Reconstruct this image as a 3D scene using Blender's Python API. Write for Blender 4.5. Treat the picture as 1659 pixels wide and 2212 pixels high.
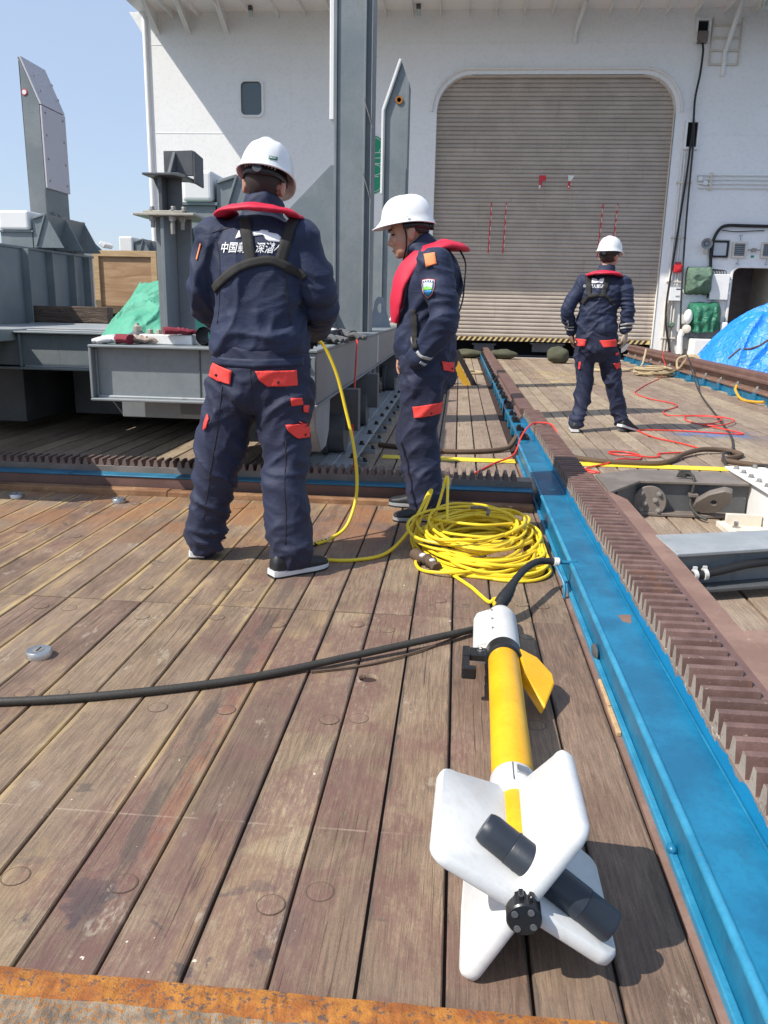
import bpy, bmesh, math, random
from mathutils import Vector, Matrix, noise, Quaternion
from mathutils.bvhtree import BVHTree

for o in list(bpy.data.objects):
    bpy.data.objects.remove(o)
scn = bpy.context.scene
COL = scn.collection
PI = math.pi
rad = math.radians
RND = random.Random(11)

# ------------------------------------------------------------------ camera
cam_d = bpy.data.cameras.new('camera')
cam = bpy.data.objects.new('camera', cam_d)
COL.objects.link(cam)
PITCH, YAW, ROLL, CAM_H = .248193, .085131, .021636, 1.13
fwd = Vector((-math.sin(YAW) * math.cos(PITCH), math.cos(YAW) * math.cos(PITCH), -math.sin(PITCH)))
right = Vector((math.cos(YAW), math.sin(YAW), 0))
down = fwd.cross(right)
cr = math.cos(ROLL) * right - math.sin(ROLL) * down
cd = math.sin(ROLL) * right + math.cos(ROLL) * down
cam.matrix_world = Matrix(((cr.x, -cd.x, -fwd.x, 0), (cr.y, -cd.y, -fwd.y, 0), (cr.z, -cd.z, -fwd.z, CAM_H), (0, 0, 0, 1)))
cam_d.sensor_fit = 'HORIZONTAL'
cam_d.sensor_width = 36
cam_d.lens = 36 * 1746.6 / 1659
cam_d.clip_start = .05
cam_d.clip_end = 9000
scn.camera = cam

# ------------------------------------------------------------------ sky and sun
SUN_DIR = Vector((.74, .44, -1)).normalized()
world = bpy.data.worlds.new('World')
scn.world = world
world.use_nodes = True
wn = world.node_tree
bg = wn.nodes['Background']
sky = wn.nodes.new('ShaderNodeTexSky')
sky.sky_type = 'NISHITA'
sky.sun_disc = False
sky.sun_elevation = math.asin(-SUN_DIR.z)
sky.sun_rotation = math.atan2(-SUN_DIR.x, -SUN_DIR.y)
sky.altitude = 0
sky.air_density = 1.0
sky.dust_density = 1.2
sky.ozone_density = 1.6
# hazy day: the clear-sky model plus an even veil of bright haze all round
bg.inputs[1].default_value = .06
wn.links.new(sky.outputs[0], bg.inputs[0])
veil = wn.nodes.new('ShaderNodeBackground')
veil.inputs[0].default_value = (.42, .51, .68, 1)
veil.inputs[1].default_value = .70
addn = wn.nodes.new('ShaderNodeAddShader')
wn.links.new(bg.outputs[0], addn.inputs[0])
wn.links.new(veil.outputs[0], addn.inputs[1])
wn.links.new(addn.outputs[0], wn.nodes['World Output'].inputs[0])
sun_d = bpy.data.lights.new('sun', 'SUN')
sun_d.energy = 5.0
sun_d.angle = rad(.55)
sun_d.color = (1, .955, .88)
sun = bpy.data.objects.new('sun', sun_d)
COL.objects.link(sun)
sun.rotation_euler = SUN_DIR.to_track_quat('-Z', 'Y').to_euler()
sun.location = (-12, -8, 20)
scn.view_settings.view_transform = 'Standard'
scn.view_settings.look = 'None'
scn.view_settings.exposure = .24
scn.view_settings.gamma = 1
scn.view_settings.use_curve_mapping = False

# ------------------------------------------------------------------ mesh helpers
def wloc(o):
    l = Vector((0, 0, 0))
    while o is not None:
        l += o.location
        o = o.parent
    return l


def catmull(pts, n=8, closed=False):
    P = [Vector(p) for p in pts]
    out = []
    m = len(P)
    rng = range(m) if closed else range(m - 1)
    for i in rng:
        a = P[(i - 1) % m] if (closed or i > 0) else P[0] * 2 - P[1]
        b = P[i]
        c = P[(i + 1) % m]
        d = P[(i + 2) % m] if (closed or i + 2 < m) else P[-1] * 2 - P[-2]
        for k in range(n):
            t = k / n
            out.append(.5 * ((2 * b) + (c - a) * t + (2 * a - 5 * b + 4 * c - d) * t * t + (3 * b - a - 3 * c + d) * t ** 3))
    if not closed:
        out.append(P[-1].copy())
    return out


class MB:
    def __init__(s):
        s.v = []
        s.f = []
        s.m = []
        s.s = []

    def add(s, vs, fs, mi=0, sm=False):
        o = len(s.v)
        s.v += [tuple(v) for v in vs]
        for f in fs:
            s.f.append(tuple(i + o for i in f))
            s.m.append(mi)
            s.s.append(sm)
        return s

    def box(s, x0, x1, y0, y1, z0, z1, mi=0, M=None):
        vs = [Vector((x, y, z)) for z in (z0, z1) for y in (y0, y1) for x in (x0, x1)]
        if M is not None:
            vs = [M @ v for v in vs]
        return s.add(vs, [(0, 2, 3, 1), (4, 5, 7, 6), (0, 1, 5, 4), (2, 6, 7, 3), (0, 4, 6, 2), (1, 3, 7, 5)], mi)

    def prism(s, pts, axis, a, b, mi=0, M=None):
        def P(p, t):
            if axis == 'x':
                return Vector((t, p[0], p[1]))
            if axis == 'y':
                return Vector((p[0], t, p[1]))
            return Vector((p[0], p[1], t))
        n = len(pts)
        vs = [P(p, a) for p in pts] + [P(p, b) for p in pts]
        if M is not None:
            vs = [M @ v for v in vs]
        fs = [tuple(range(n)), tuple(range(2 * n - 1, n - 1, -1))]
        fs += [(i, (i + 1) % n, n + (i + 1) % n, n + i) for i in range(n)]
        return s.add(vs, fs, mi)

    def tube(s, path, r, n=8, mi=0, closed=False, ref=None, cap=True, sm=True):
        P = [Vector(p) for p in path]
        m = len(P)
        vs, fs = [], []
        N = None
        for i in range(m):
            if closed:
                t = P[(i + 1) % m] - P[(i - 1) % m]
            else:
                t = P[min(i + 1, m - 1)] - P[max(i - 1, 0)]
            if t.length < 1e-9:
                t = Vector((0, 0, 1))
            t.normalize()
            if ref is not None:
                rf = ref[i] if isinstance(ref, list) else Vector(ref)
                N = rf - t * rf.dot(t)
                N.normalize()
            elif N is None:
                N = t.orthogonal().normalized()
            else:
                N = N - t * N.dot(t)
                if N.length < 1e-6:
                    N = t.orthogonal()
                N.normalize()
            B = t.cross(N)
            rr = r[i] if isinstance(r, list) else r
            ra, rb = rr if isinstance(rr, tuple) else (rr, rr)
            for k in range(n):
                a = 2 * PI * k / n
                vs.append(P[i] + N * (ra * math.cos(a)) + B * (rb * math.sin(a)))
        seg = m if closed else m - 1
        for i in range(seg):
            j = (i + 1) % m
            for k in range(n):
                k2 = (k + 1) % n
                fs.append((i * n + k, i * n + k2, j * n + k2, j * n + k))
        if not closed and cap:
            fs.append(tuple(range(n - 1, -1, -1)))
            fs.append(tuple((m - 1) * n + k for k in range(n)))
        return s.add(vs, fs, mi, sm)

    def lathe(s, prof, c=(0, 0, 0), axis=(0, 0, 1), n=24, mi=0, sm=True, cap=True):
        A = Vector(axis).normalized()
        U = A.orthogonal().normalized()
        W = A.cross(U)
        c = Vector(c)
        vs, fs = [], []
        for (r, h) in prof:
            for k in range(n):
                a = 2 * PI * k / n
                vs.append(c + A * h + (U * math.cos(a) + W * math.sin(a)) * max(r, 1e-5))
        for i in range(len(prof) - 1):
            for k in range(n):
                k2 = (k + 1) % n
                fs.append((i * n + k, i * n + k2, (i + 1) * n + k2, (i + 1) * n + k))
        if cap:
            fs.append(tuple(range(n - 1, -1, -1)))
            fs.append(tuple((len(prof) - 1) * n + k for k in range(n)))
        return s.add(vs, fs, mi, sm)

    def ball(s, c, r, nu=14, nv=10, mi=0, M=None):
        c = Vector(c)
        if not isinstance(r, (tuple, list)):
            r = (r, r, r)
        vs, fs = [], []
        for j in range(nv + 1):
            th = PI * j / nv
            for k in range(nu):
                a = 2 * PI * k / nu
                v = Vector((r[0] * math.sin(th) * math.cos(a), r[1] * math.sin(th) * math.sin(a), r[2] * math.cos(th)))
                if M is not None:
                    v = M @ v
                vs.append(c + v)
        for j in range(nv):
            for k in range(nu):
                k2 = (k + 1) % nu
                fs.append((j * nu + k, (j + 1) * nu + k, (j + 1) * nu + k2, j * nu + k2))
        return s.add(vs, fs, mi, True)

    def mesh(s, name, mats, off=Vector((0, 0, 0)), recalc=True, smooth_angle=None):
        me = bpy.data.meshes.new(name)
        me.from_pydata([(v[0] - off.x, v[1] - off.y, v[2] - off.z) for v in s.v], [], s.f)
        if not isinstance(mats, (list, tuple)):
            mats = [mats]
        for m in mats:
            me.materials.append(M_[m] if isinstance(m, str) else m)
        me.polygons.foreach_set('material_index', s.m)
        me.polygons.foreach_set('use_smooth', s.s)
        if recalc:
            bm = bmesh.new()
            bm.from_mesh(me)
            bmesh.ops.remove_doubles(bm, verts=bm.verts, dist=1e-6)
            bmesh.ops.recalc_face_normals(bm, faces=bm.faces)
            bm.to_mesh(me)
            bm.free()
        if any(s.s):
            me.set_sharp_from_angle(angle=rad(smooth_angle or 38))
        me.update()
        return me

    def build(s, name, mats, parent=None, bevel=0, seg=1, local=False, loc=None, recalc=True, smooth_angle=None):
        off = Vector((0, 0, 0)) if local else (wloc(parent) if parent is not None else Vector(loc or (0, 0, 0)))
        me = s.mesh(name, mats, off, recalc, smooth_angle)
        o = bpy.data.objects.new(name, me)
        COL.objects.link(o)
        if parent is not None:
            o.parent = parent
        elif loc is not None and not local:
            o.location = loc
        if bevel:
            b = o.modifiers.new('bevel', 'BEVEL')
            b.width = bevel
            b.segments = seg
            b.limit_method = 'ANGLE'
            b.angle_limit = rad(40)
        return o


def inst(name, me, parent, loc, rot=None, scale=None):
    o = bpy.data.objects.new(name, me)
    COL.objects.link(o)
    o.parent = parent
    o.location = Vector(loc) - (wloc(parent) if parent is not None else Vector((0, 0, 0)))
    if rot is not None:
        o.rotation_euler = rot
    if scale is not None:
        o.scale = scale
    return o


def tag(o, label, cat, group=None):
    o['label'] = label
    o['category'] = cat
    if group:
        o['group'] = group
    return o


def thing(name, label, cat, loc=(0, 0, 0), group=None):
    o = bpy.data.objects.new(name, None)
    COL.objects.link(o)
    o.empty_display_size = .2
    o.location = loc
    return tag(o, label, cat, group)


def struct(o):
    o['kind'] = 'structure'
    return o


def plate2d(name, outer, holes, thick, mat, parent, place, bevel=0):
    """flat plate with real holes: outline in (u,v), place(u,v,w) -> world; w runs 0..thick"""
    cu = bpy.data.curves.new(name, 'CURVE')
    cu.dimensions = '2D'
    cu.fill_mode = 'BOTH'
    cu.extrude = thick / 2
    for poly in [outer] + holes:
        sp = cu.splines.new('POLY')
        sp.points.add(len(poly) - 1)
        for p, q in zip(sp.points, poly):
            p.co = (q[0], q[1], 0, 1)
        sp.use_cyclic_u = True
    tmp = bpy.data.objects.new('tmp', cu)
    COL.objects.link(tmp)
    bpy.context.view_layer.update()
    me = bpy.data.meshes.new_from_object(tmp.evaluated_get(bpy.context.evaluated_depsgraph_get()))
    bpy.data.objects.remove(tmp)
    bpy.data.curves.remove(cu)
    off = wloc(parent) if parent is not None else Vector((0, 0, 0))
    for v in me.vertices:
        v.co = Vector(place(v.co.x, v.co.y, v.co.z + thick / 2)) - off
    bm = bmesh.new()
    bm.from_mesh(me)
    bmesh.ops.remove_doubles(bm, verts=bm.verts, dist=1e-5)
    bmesh.ops.recalc_face_normals(bm, faces=bm.faces)
    bm.to_mesh(me)
    bm.free()
    me.materials.clear()
    for m in (mat if isinstance(mat, (list, tuple)) else [mat]):
        me.materials.append(M_[m])
    me.name = name
    o = bpy.data.objects.new(name, me)
    COL.objects.link(o)
    o.parent = parent
    if bevel:
        b = o.modifiers.new('bevel', 'BEVEL')
        b.width = bevel
        b.segments = 1
        b.limit_method = 'ANGLE'
    return o


def circ(cx, cy, r, n=20, a0=0, a1=2 * PI, end=False):
    m = n + 1 if end else n
    return [(cx + r * math.cos(a0 + (a1 - a0) * k / n), cy + r * math.sin(a0 + (a1 - a0) * k / n)) for k in range(m)]


def rrect(x0, x1, z0, z1, r, n=5):
    return (circ(x1 - r, z0 + r, r, n, -PI / 2, 0, True) + circ(x1 - r, z1 - r, r, n, 0, PI / 2, True)
            + circ(x0 + r, z1 - r, r, n, PI / 2, PI, True) + circ(x0 + r, z0 + r, r, n, PI, 1.5 * PI, True))


def bolt(mb, c, r=.012, h=.012, axis=(0, 0, 1), mi=0):
    c = Vector(c)
    A = Vector(axis).normalized()
    mb.lathe([(r * 1.5, 0), (r * 1.5, h * .25)], c, A, 12, mi)
    mb.lathe([(r, h * .25), (r, h), (r * .8, h * 1.15)], c, A, 6, mi, sm=False)

# ------------------------------------------------------------------ materials (all procedural)
M_ = {}


class NT:
    def __init__(s, name):
        s.m = bpy.data.materials.new(name)
        s.m.use_nodes = True
        s.t = s.m.node_tree
        s.b = s.t.nodes['Principled BSDF']
        M_[name] = s.m

    def n(s, typ, **kw):
        nd = s.t.nodes.new('ShaderNode' + typ)
        for k, v in kw.items():
            if k.startswith('_'):
                setattr(nd, k[1:], v)
            else:
                key = int(k[1:]) if k[0] == 'i' and k[1:].isdigit() else k.replace('__', ' ')
                s.set(nd.inputs[key], v)
        return nd

    def set(s, sock, v):
        if isinstance(v, bpy.types.NodeSocket):
            s.t.links.new(v, sock)
        elif isinstance(v, (tuple, list)) and len(v) == 3 and sock.type == 'RGBA':
            sock.default_value = (*v, 1)
        else:
            sock.default_value = v

    def pos(s, scale=(1, 1, 1), off=None, obj=False):
        src = s.n('TexCoord').outputs['Object'] if obj else s.n('NewGeometry').outputs['Position']
        v = s.n('VectorMath', _operation='MULTIPLY', i0=src, i1=scale).outputs[0]
        if off is not None:
            v = s.n('VectorMath', _operation='ADD', i0=v, i1=off).outputs[0]
        return v

    def noise(s, vec, scale=5, detail=4, rough=.55, dist=0):
        return s.n('TexNoise', Vector=vec, Scale=scale, Detail=detail, Roughness=rough, Distortion=dist).outputs[0]

    def ramp(s, fac, stops):
        r = s.n('ValToRGB', Fac=fac)
        e = r.color_ramp.elements
        while len(e) < len(stops):
            e.new(.5)
        for el, (p, c) in zip(e, stops):
            el.position = p
            el.color = (*c, 1) if isinstance(c, (tuple, list)) else (c, c, c, 1)
        return r.outputs[0]

    def step(s, fac, lo, hi):
        return s.n('MapRange', Value=fac, From__Min=lo, From__Max=hi, _interpolation_type='SMOOTHSTEP').outputs[0]

    def mix(s, fac, a, b, blend='MIX'):
        nd = s.n('MixRGB', _blend_type=blend, Fac=fac, Color1=a, Color2=b)
        return nd.outputs[0]

    def math(s, op, a, b=0., clamp=False):
        return s.n('Math', _operation=op, _use_clamp=clamp, i0=a, i1=b).outputs[0]

    def out(s, col=None, rough=None, metal=None, height=None, bump=.3, dist=.01, **kw):
        if col is not None:
            s.set(s.b.inputs['Base Color'], col)
        if rough is not None:
            s.set(s.b.inputs['Roughness'], rough)
        if metal is not None:
            s.set(s.b.inputs['Metallic'], metal)
        if height is not None:
            bp = s.n('Bump', Strength=bump, Distance=dist, Height=height)
            s.t.links.new(bp.outputs[0], s.b.inputs['Normal'])
        for k, v in kw.items():
            s.set(s.b.inputs[k.replace('__', ' ')], v)
        return s.m


def paint(name, c1, c2, scale=3, rough=.5, rv=.15, bump=.15, bscale=80, wear=None, wear_at=.66, stain=None, stain_at=.6, metal=0, streak=True, runs=None, runs_at=.68, per_obj=0):
    """painted or raw surface: two tones, vertical stains, chipped wear"""
    t = NT(name)
    p = t.pos()
    n1 = t.noise(p, scale, 6, .62)
    col = t.mix(t.step(n1, .36, .66), c1, c2)
    nf = t.noise(p, scale * 14, 4, .6)
    col = t.mix(t.math('MULTIPLY', t.step(nf, .45, .75), .28), col, tuple(c * .72 for c in c1))
    if stain:
        pv = t.pos((6, 6, .7) if streak else (3, 3, 3))
        ns = t.noise(pv, 1.6, 5, .65)
        col = t.mix(t.math('MULTIPLY', t.step(ns, stain_at, stain_at + .16), .75), col, stain)
    r = t.math('ADD', t.math('MULTIPLY', n1, rv), rough - rv * .5)
    if runs:
        nr = t.noise(t.pos((16, 16, .55)), 1., 4, .6)
        sp = t.noise(p, 2.3, 3, .5)
        mr = t.math('MULTIPLY', t.step(nr, runs_at, runs_at + .08), t.step(sp, .5, .62))
        col = t.mix(t.math('MULTIPLY', mr, .6), col, runs)
    if per_obj:
        rv_ = t.math('ADD', 1. - per_obj, t.math('MULTIPLY', t.n('ObjectInfo').outputs['Random'], 2 * per_obj))
        col = t.mix(1., col, t.n('CombineColor', i0=rv_, i1=rv_, i2=rv_).outputs[0], 'MULTIPLY')
    if wear:
        nw = t.noise(p, scale * 5, 8, .72, .4)
        mw = t.step(nw, wear_at, wear_at + .035)
        col = t.mix(mw, col, wear)
        r = t.math('ADD', r, t.math('MULTIPLY', mw, .25), True)
    h = t.noise(p, bscale, 3, .6)
    h = t.math('ADD', t.math('MULTIPLY', h, .5), t.math('MULTIPLY', nf, .6))
    return t.out(col, r, metal, h, bump, .004)


def plain(name, c, rough=.5, metal=0, var=.12, scale=20, bump=.1, **kw):
    t = NT(name)
    p = t.pos()
    n1 = t.noise(p, scale, 4, .6)
    col = t.mix(n1, tuple(x * (1 - var) for x in c), tuple(min(1, x * (1 + var)) for x in c))
    t.out(col, rough, metal, t.noise(p, scale * 5, 3), bump, .003, **kw)
    return t.m


# --- weathered teak deck -------------------------------------------------
def deck_wood(name, tones, near):
    t = NT(name)
    oc = t.n('SeparateColor', Color=t.n('ObjectInfo').outputs['Color'])
    rnd, isplank = oc.outputs[0], oc.outputs[1]
    off = t.n('CombineXYZ', X=t.math('MULTIPLY', rnd, 17.), Y=t.math('MULTIPLY', rnd, 31.), Z=t.math('MULTIPLY', rnd, 7.)).outputs[0]
    P = t.pos()
    sep = t.n('SeparateXYZ', Vector=P)
    X, Y = sep.outputs[0], sep.outputs[1]
    gen = t.n('SeparateXYZ', Vector=t.n('TexCoord').outputs['Generated']).outputs[0]
    edge = t.math('MULTIPLY', t.math('MULTIPLY', t.math('ABSOLUTE', t.math('SUBTRACT', gen, .5)), 2.), isplank)     # 0 mid, 1 edge of plank
    g1 = t.noise(t.pos((150, 8, 1), off), 1, 8, .78, .6)
    g2 = t.noise(t.pos((34, 1.4, 1), off), 1, 5, .6, .6)
    bl = t.noise(t.pos((2.6, 1.7, 1), off), 1.3, 7, .64)
    col = t.ramp(bl, [(.28, tones[0]), (.5, tones[1]), (.72, tones[2])])
    col = t.mix(t.math('MULTIPLY', t.step(g2, .38, .68), .34), col, tones[3])
    tint = t.n('HueSaturation', Hue=t.math('ADD', t.math('MULTIPLY', rnd, .026), .487), Saturation=.92, Value=t.math('ADD', t.math('MULTIPLY', rnd, .36), .82), Color=col).outputs[0]
    col = tint
    spk = t.noise(t.pos((420, 150, 1)), 1, 3, .7)
    gr = t.math('ADD', t.math('ADD', t.math('MULTIPLY', t.step(g1, .3, .7), .62), .50), t.math('MULTIPLY', t.math('SUBTRACT', spk, .5), .75))
    col = t.mix(1., col, t.n('CombineColor', i0=gr, i1=gr, i2=gr).outputs[0], 'MULTIPLY')
    # fine dark checks along the grain
    ck = t.noise(t.pos((150, 2.2, 1), off), 1, 3, .5, .2)
    ckm = t.step(ck, .63, .7)
    ckm = t.math('MULTIPLY', ckm, t.step(t.noise(t.pos((3, 1.2, 1), off), 1, 3), .45, .6))
    col = t.mix(t.math('MULTIPLY', ckm, .7), col, (.055, .035, .025))
    if near:
        # maroon hydraulic/primer staining, strongest on the middle planks
        band = t.math('MULTIPLY', t.step(X, -1.15, -.5), t.math('SUBTRACT', 1., t.step(X, -.25, .35)))
        band = t.math('ADD', t.math('MULTIPLY', band, .16), -.03)
        mn = t.noise(P, 2.4, 8, .66, .5)
        mm = t.step(t.math('ADD', mn, band), .57, .66)
        mm = t.math('MULTIPLY', mm, t.step(t.noise(t.pos((60, 22, 1)), 1, 5, .75), .34, .56))
        col = t.mix(t.math('MULTIPLY', mm, .58), col, (.150, .068, .062))
        # charcoal and rust-red stripes beside one seam
        jx = t.math('ADD', X, t.math('MULTIPLY', t.math('SUBTRACT', t.noise(t.pos((6, 4, 1)), 1, 5, .65), .5), .05))
        yr = t.math('MULTIPLY', t.step(Y, 1.3, 1.5), t.math('SUBTRACT', 1., t.step(Y, 2.35, 2.6)))
        rs_ = t.math('MULTIPLY', t.math('MULTIPLY', t.step(jx, -.636, -.625), t.math('SUBTRACT', 1., t.step(jx, -.59, -.58))), yr)
        col = t.mix(t.math('MULTIPLY', t.math('MULTIPLY', rs_, t.step(t.noise(P, 11, 5, .7), .38, .55)), .5), col, (.23, .09, .055))
        cs_ = t.math('MULTIPLY', t.math('MULTIPLY', t.step(jx, -.682, -.668), t.math('SUBTRACT', 1., t.step(jx, -.636, -.626))), t.step(Y, 1.1, 1.3))
        col = t.mix(t.math('MULTIPLY', t.math('MULTIPLY', cs_, t.step(t.noise(t.pos((9, 4, 1)), 1, 4, .6), .36, .5)), .62), col, (.075, .06, .05))
        # grey-purple weathering on whole planks, dark spills near the rusted girder
        gp = t.math('MULTIPLY', t.step(t.math('ADD', t.noise(t.pos((2.2, 1.1, 1), off), 1, 5, .65), t.math('MULTIPLY', t.math('SUBTRACT', rnd, .5), .3)), .5, .66), .5)
        col = t.mix(t.math('MULTIPLY', gp, .7), col, (.175, .115, .090))
        gd = t.math('MULTIPLY', t.step(t.noise(t.pos((5, 1.6, 1), off), 1, 6, .7), .52, .68), t.math('SUBTRACT', 1., t.step(X, -.7, .1)))
        col = t.mix(t.math('MULTIPLY', gd, .45), col, (.42, .29, .145))
        sp_ = t.math('MULTIPLY', t.step(t.noise(P, 6.5, 6, .6, .5), .55, .6), t.math('SUBTRACT', 1., t.step(Y, 1.22, 1.5)))
        sp_ = t.math('MULTIPLY', sp_, t.math('SUBTRACT', 1., t.step(X, -.35, -.2)))
        col = t.mix(t.math('MULTIPLY', sp_, .7), col, (.055, .042, .05))
        # pale scraped bare patches
        pn = t.math('MULTIPLY', t.step(t.noise(t.pos((7, 3.2, 1), off), 1, 6, .72), .6, .66), t.step(t.noise(t.pos((90, 24, 1)), 1, 4, .7), .42, .56))
        col = t.mix(t.math('MULTIPLY', pn, .55), col, (.40, .33, .25))
        # yellow-bleached edges to the left
        ym = t.math('MULTIPLY', t.step(t.math('ADD', edge, t.math('MULTIPLY', t.noise(t.pos((9, 2.6, 1), off), 1, 5, .7), .9)), 1.10, 1.42), t.math('SUBTRACT', 1., t.step(X, -.75, -.45)))
        ym = t.math('MULTIPLY', ym, t.step(t.noise(t.pos((1.6, 1.1, 1), off), 1, 4, .6), .44, .62))
        col = t.mix(t.math('MULTIPLY', ym, .72), col, (.50, .36, .17))
        # orange rust wash close to the rack kerb
        om = t.math('MULTIPLY', t.step(Y, 3.1, 4.5), t.step(t.noise(P, 3.1, 5), .4, .62))
        col = t.mix(t.math('MULTIPLY', om, .6), col, (.34, .15, .055))
        # damp dark seams to the right
        sn = t.noise(t.pos((14, 3.2, 1), off), 1, 6, .7)
        wm = t.math('MULTIPLY', t.step(t.math('ADD', edge, t.math('MULTIPLY', sn, .8)), 1.30, 1.36), t.step(X, -.8, -.2))
        col = t.mix(t.math('MULTIPLY', wm, .7), col, (.075, .058, .048))
        # scattered damp spots and pale paint flecks
        dn = t.noise(P, 5.2, 4, .5, .3)
        col = t.mix(t.math('MULTIPLY', t.step(dn, .69, .715), .55), col, (.07, .06, .055))
        fl = t.noise(P, 46, 2, .5)
        flm = t.math('MULTIPLY', t.step(fl, .735, .75), t.step(t.noise(P, 2.2, 2), .52, .6))
        col = t.mix(flm, col, (.62, .55, .45))
        # long pale scratch across the planks
        sc = t.math('ABSOLUTE', t.math('SUBTRACT', t.math('ADD', Y, t.math('MULTIPLY', t.noise(P, 4, 2), .012)), 1.566))
        scm = t.math('MULTIPLY', t.math('SUBTRACT', 1., t.step(sc, .0015, .004)), t.step(t.noise(P, 9, 3), .42, .55))
        scm = t.math('MULTIPLY', scm, t.math('SUBTRACT', 1., t.step(X, .05, .1)))
        col = t.mix(t.math('MULTIPLY', scm, .32), col, (.5, .4, .3))
    else:
        # darker grey bands and faded blue paint between the rails
        nb = t.math('MULTIPLY', t.noise(P, 4, 4), .14)
        yb = t.math('ADD', Y, nb)
        b2 = t.math('MULTIPLY', t.step(yb, 6.43, 6.48), t.math('SUBTRACT', 1., t.step(yb, 6.98, 7.04)))
        b2 = t.math('MULTIPLY', b2, t.math('SUBTRACT', 1., t.step(X, 1.5, 1.56)))
        b2 = t.math('MULTIPLY', b2, t.step(X, .8, .82))
        col = t.mix(t.math('MULTIPLY', b2, .5), col, (.12, .105, .095))
        b3 = t.math('MULTIPLY', t.step(yb, 7.7, 7.95), t.math('SUBTRACT', 1., t.step(yb, 8.2, 8.5)))
        b3 = t.math('MULTIPLY', b3, t.step(X, 2.0, 2.25))
        col = t.mix(t.math('MULTIPLY', t.math('MULTIPLY', b3, t.step(t.noise(P, 3, 5, .6), .35, .6)), .6), col, (.1, .1, .12))
        col = t.mix(t.math('MULTIPLY', t.math('MULTIPLY', b3, t.step(t.noise(P, 2.3, 4), .55, .62)), .55), col, (.06, .16, .42))
        sn = t.noise(t.pos((9, 1.1, 1), off), 1, 6, .7)
        wm = t.math('MULTIPLY', t.step(t.math('ADD', edge, t.math('MULTIPLY', sn, .9)), 1.4, 1.5), t.step(X, 1.6, 3.))
        col = t.mix(t.math('MULTIPLY', wm, .5), col, (.14, .11, .1))
        dn = t.noise(P, 3.1, 5, .6, .3)
        col = t.mix(t.math('MULTIPLY', t.step(dn, .68, .71), .5), col, (.16, .135, .12))
        yl = t.math('MULTIPLY', t.math('MULTIPLY', t.step(Y, 12.8, 13.2), t.math('SUBTRACT', 1., t.step(Y, 15.6, 16.4))), t.math('MULTIPLY', t.step(X, 1.2, 1.35), t.math('SUBTRACT', 1., t.step(X, 2.2, 2.5))))
        col = t.mix(t.math('MULTIPLY', t.math('MULTIPLY', yl, t.step(t.noise(t.pos((4, 9, 1)), 1, 4), .55, .62)), .7), col, (.6, .42, .1))
    h = t.math('SUBTRACT', t.math('ADD', t.math('MULTIPLY', g1, .8), t.math('MULTIPLY', g2, .5)), t.math('MULTIPLY', ckm, 1.2))
    return t.out(col, t.math('ADD', t.math('MULTIPLY', bl, .25), .5), 0, h, .7, .004)


deck_wood('deck_wood', [(.145, .090, .055), (.245, .160, .100), (.37, .26, .165), (.29, .19, .115)], True)
deck_wood('deck_wood_pale', [(.25, .175, .112), (.35, .255, .172), (.44, .338, .236), (.33, .235, .157)], False)
paint('plug_wood', (.19, .13, .09), (.27, .19, .13), 9, .7, .1, .3, 90, wear=(.12, .08, .055), wear_at=.62)
plain('plug_ring', (.09, .06, .042), .85)
plain('tar', (.035, .017, .012), .8)

# --- paints and metals ---------------------------------------------------
paint('white_paint', (.86, .845, .81), (.89, .875, .845), 1.1, .45, .1, .03, 60, stain=(.74, .69, .62), stain_at=.66, runs=(.50, .36, .25), runs_at=.70)
paint('white_trim', (.80, .79, .76), (.86, .85, .82), 4, .45, .1, .1, 60, wear=(.45, .3, .2), wear_at=.72, runs=(.45, .27, .15), runs_at=.66)
paint('cream_paint', (.62, .56, .47), (.72, .66, .56), 6, .5, .1, .1, 60, wear=(.36, .16, .07), wear_at=.66)
paint('grey_steel', (.165, .19, .20), (.215, .235, .242), 2.2, .42, .15, .12, 90, wear=(.34, .35, .35), wear_at=.72, stain=(.12, .135, .14), stain_at=.58, runs=(.20, .12, .075), runs_at=.66)
paint('pale_grey_steel', (.27, .29, .30), (.35, .36, .365), 3.5, .45, .15, .14, 80, wear=(.5, .46, .4), wear_at=.7, stain=(.2, .19, .18), stain_at=.6)
paint('dark_grey_steel', (.075, .08, .085), (.11, .112, .115), 4, .45, .2, .2, 70, wear=(.3, .28, .26), wear_at=.66, stain=(.16, .13, .11), stain_at=.62)
paint('worn_flange', (.30, .28, .23), (.42, .40, .34), 9, .6, .2, .3, 60, wear=(.26, .12, .05), wear_at=.6)
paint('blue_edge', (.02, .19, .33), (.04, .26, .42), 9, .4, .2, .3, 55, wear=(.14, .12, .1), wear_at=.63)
paint('blue_steel', (.006, .115, .225), (.010, .18, .325), 5, .34, .25, .35, 55, wear=(.17, .10, .07), wear_at=.705, stain=(.012, .07, .12), stain_at=.585, streak=False)
paint('teal_steel', (.01, .13, .24), (.02, .19, .32), 6, .4, .2, .25, 55, wear=(.2, .1, .06), wear_at=.68)
paint('red_oxide', (.125, .068, .056), (.165, .09, .072), 5, .55, .2, .2, 70, wear=(.24, .13, .075), wear_at=.66, stain=(.09, .055, .045), stain_at=.6, streak=False)
paint('brown_plate', (.20, .115, .085), (.27, .165, .125), 4, .6, .2, .25, 70, wear=(.30, .24, .18), wear_at=.62, stain=(.15, .09, .07), stain_at=.56, streak=False)
paint('grey_brown', (.15, .125, .105), (.21, .175, .15), 5, .55, .2, .2, 70, wear=(.30, .16, .09), wear_at=.66)
paint('rust', (.27, .085, .018), (.44, .18, .03), 16, .9, .1, 1., 60, wear=(.12, .075, .06), wear_at=.545, stain=(.17, .06, .025), stain_at=.54, streak=False)
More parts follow.
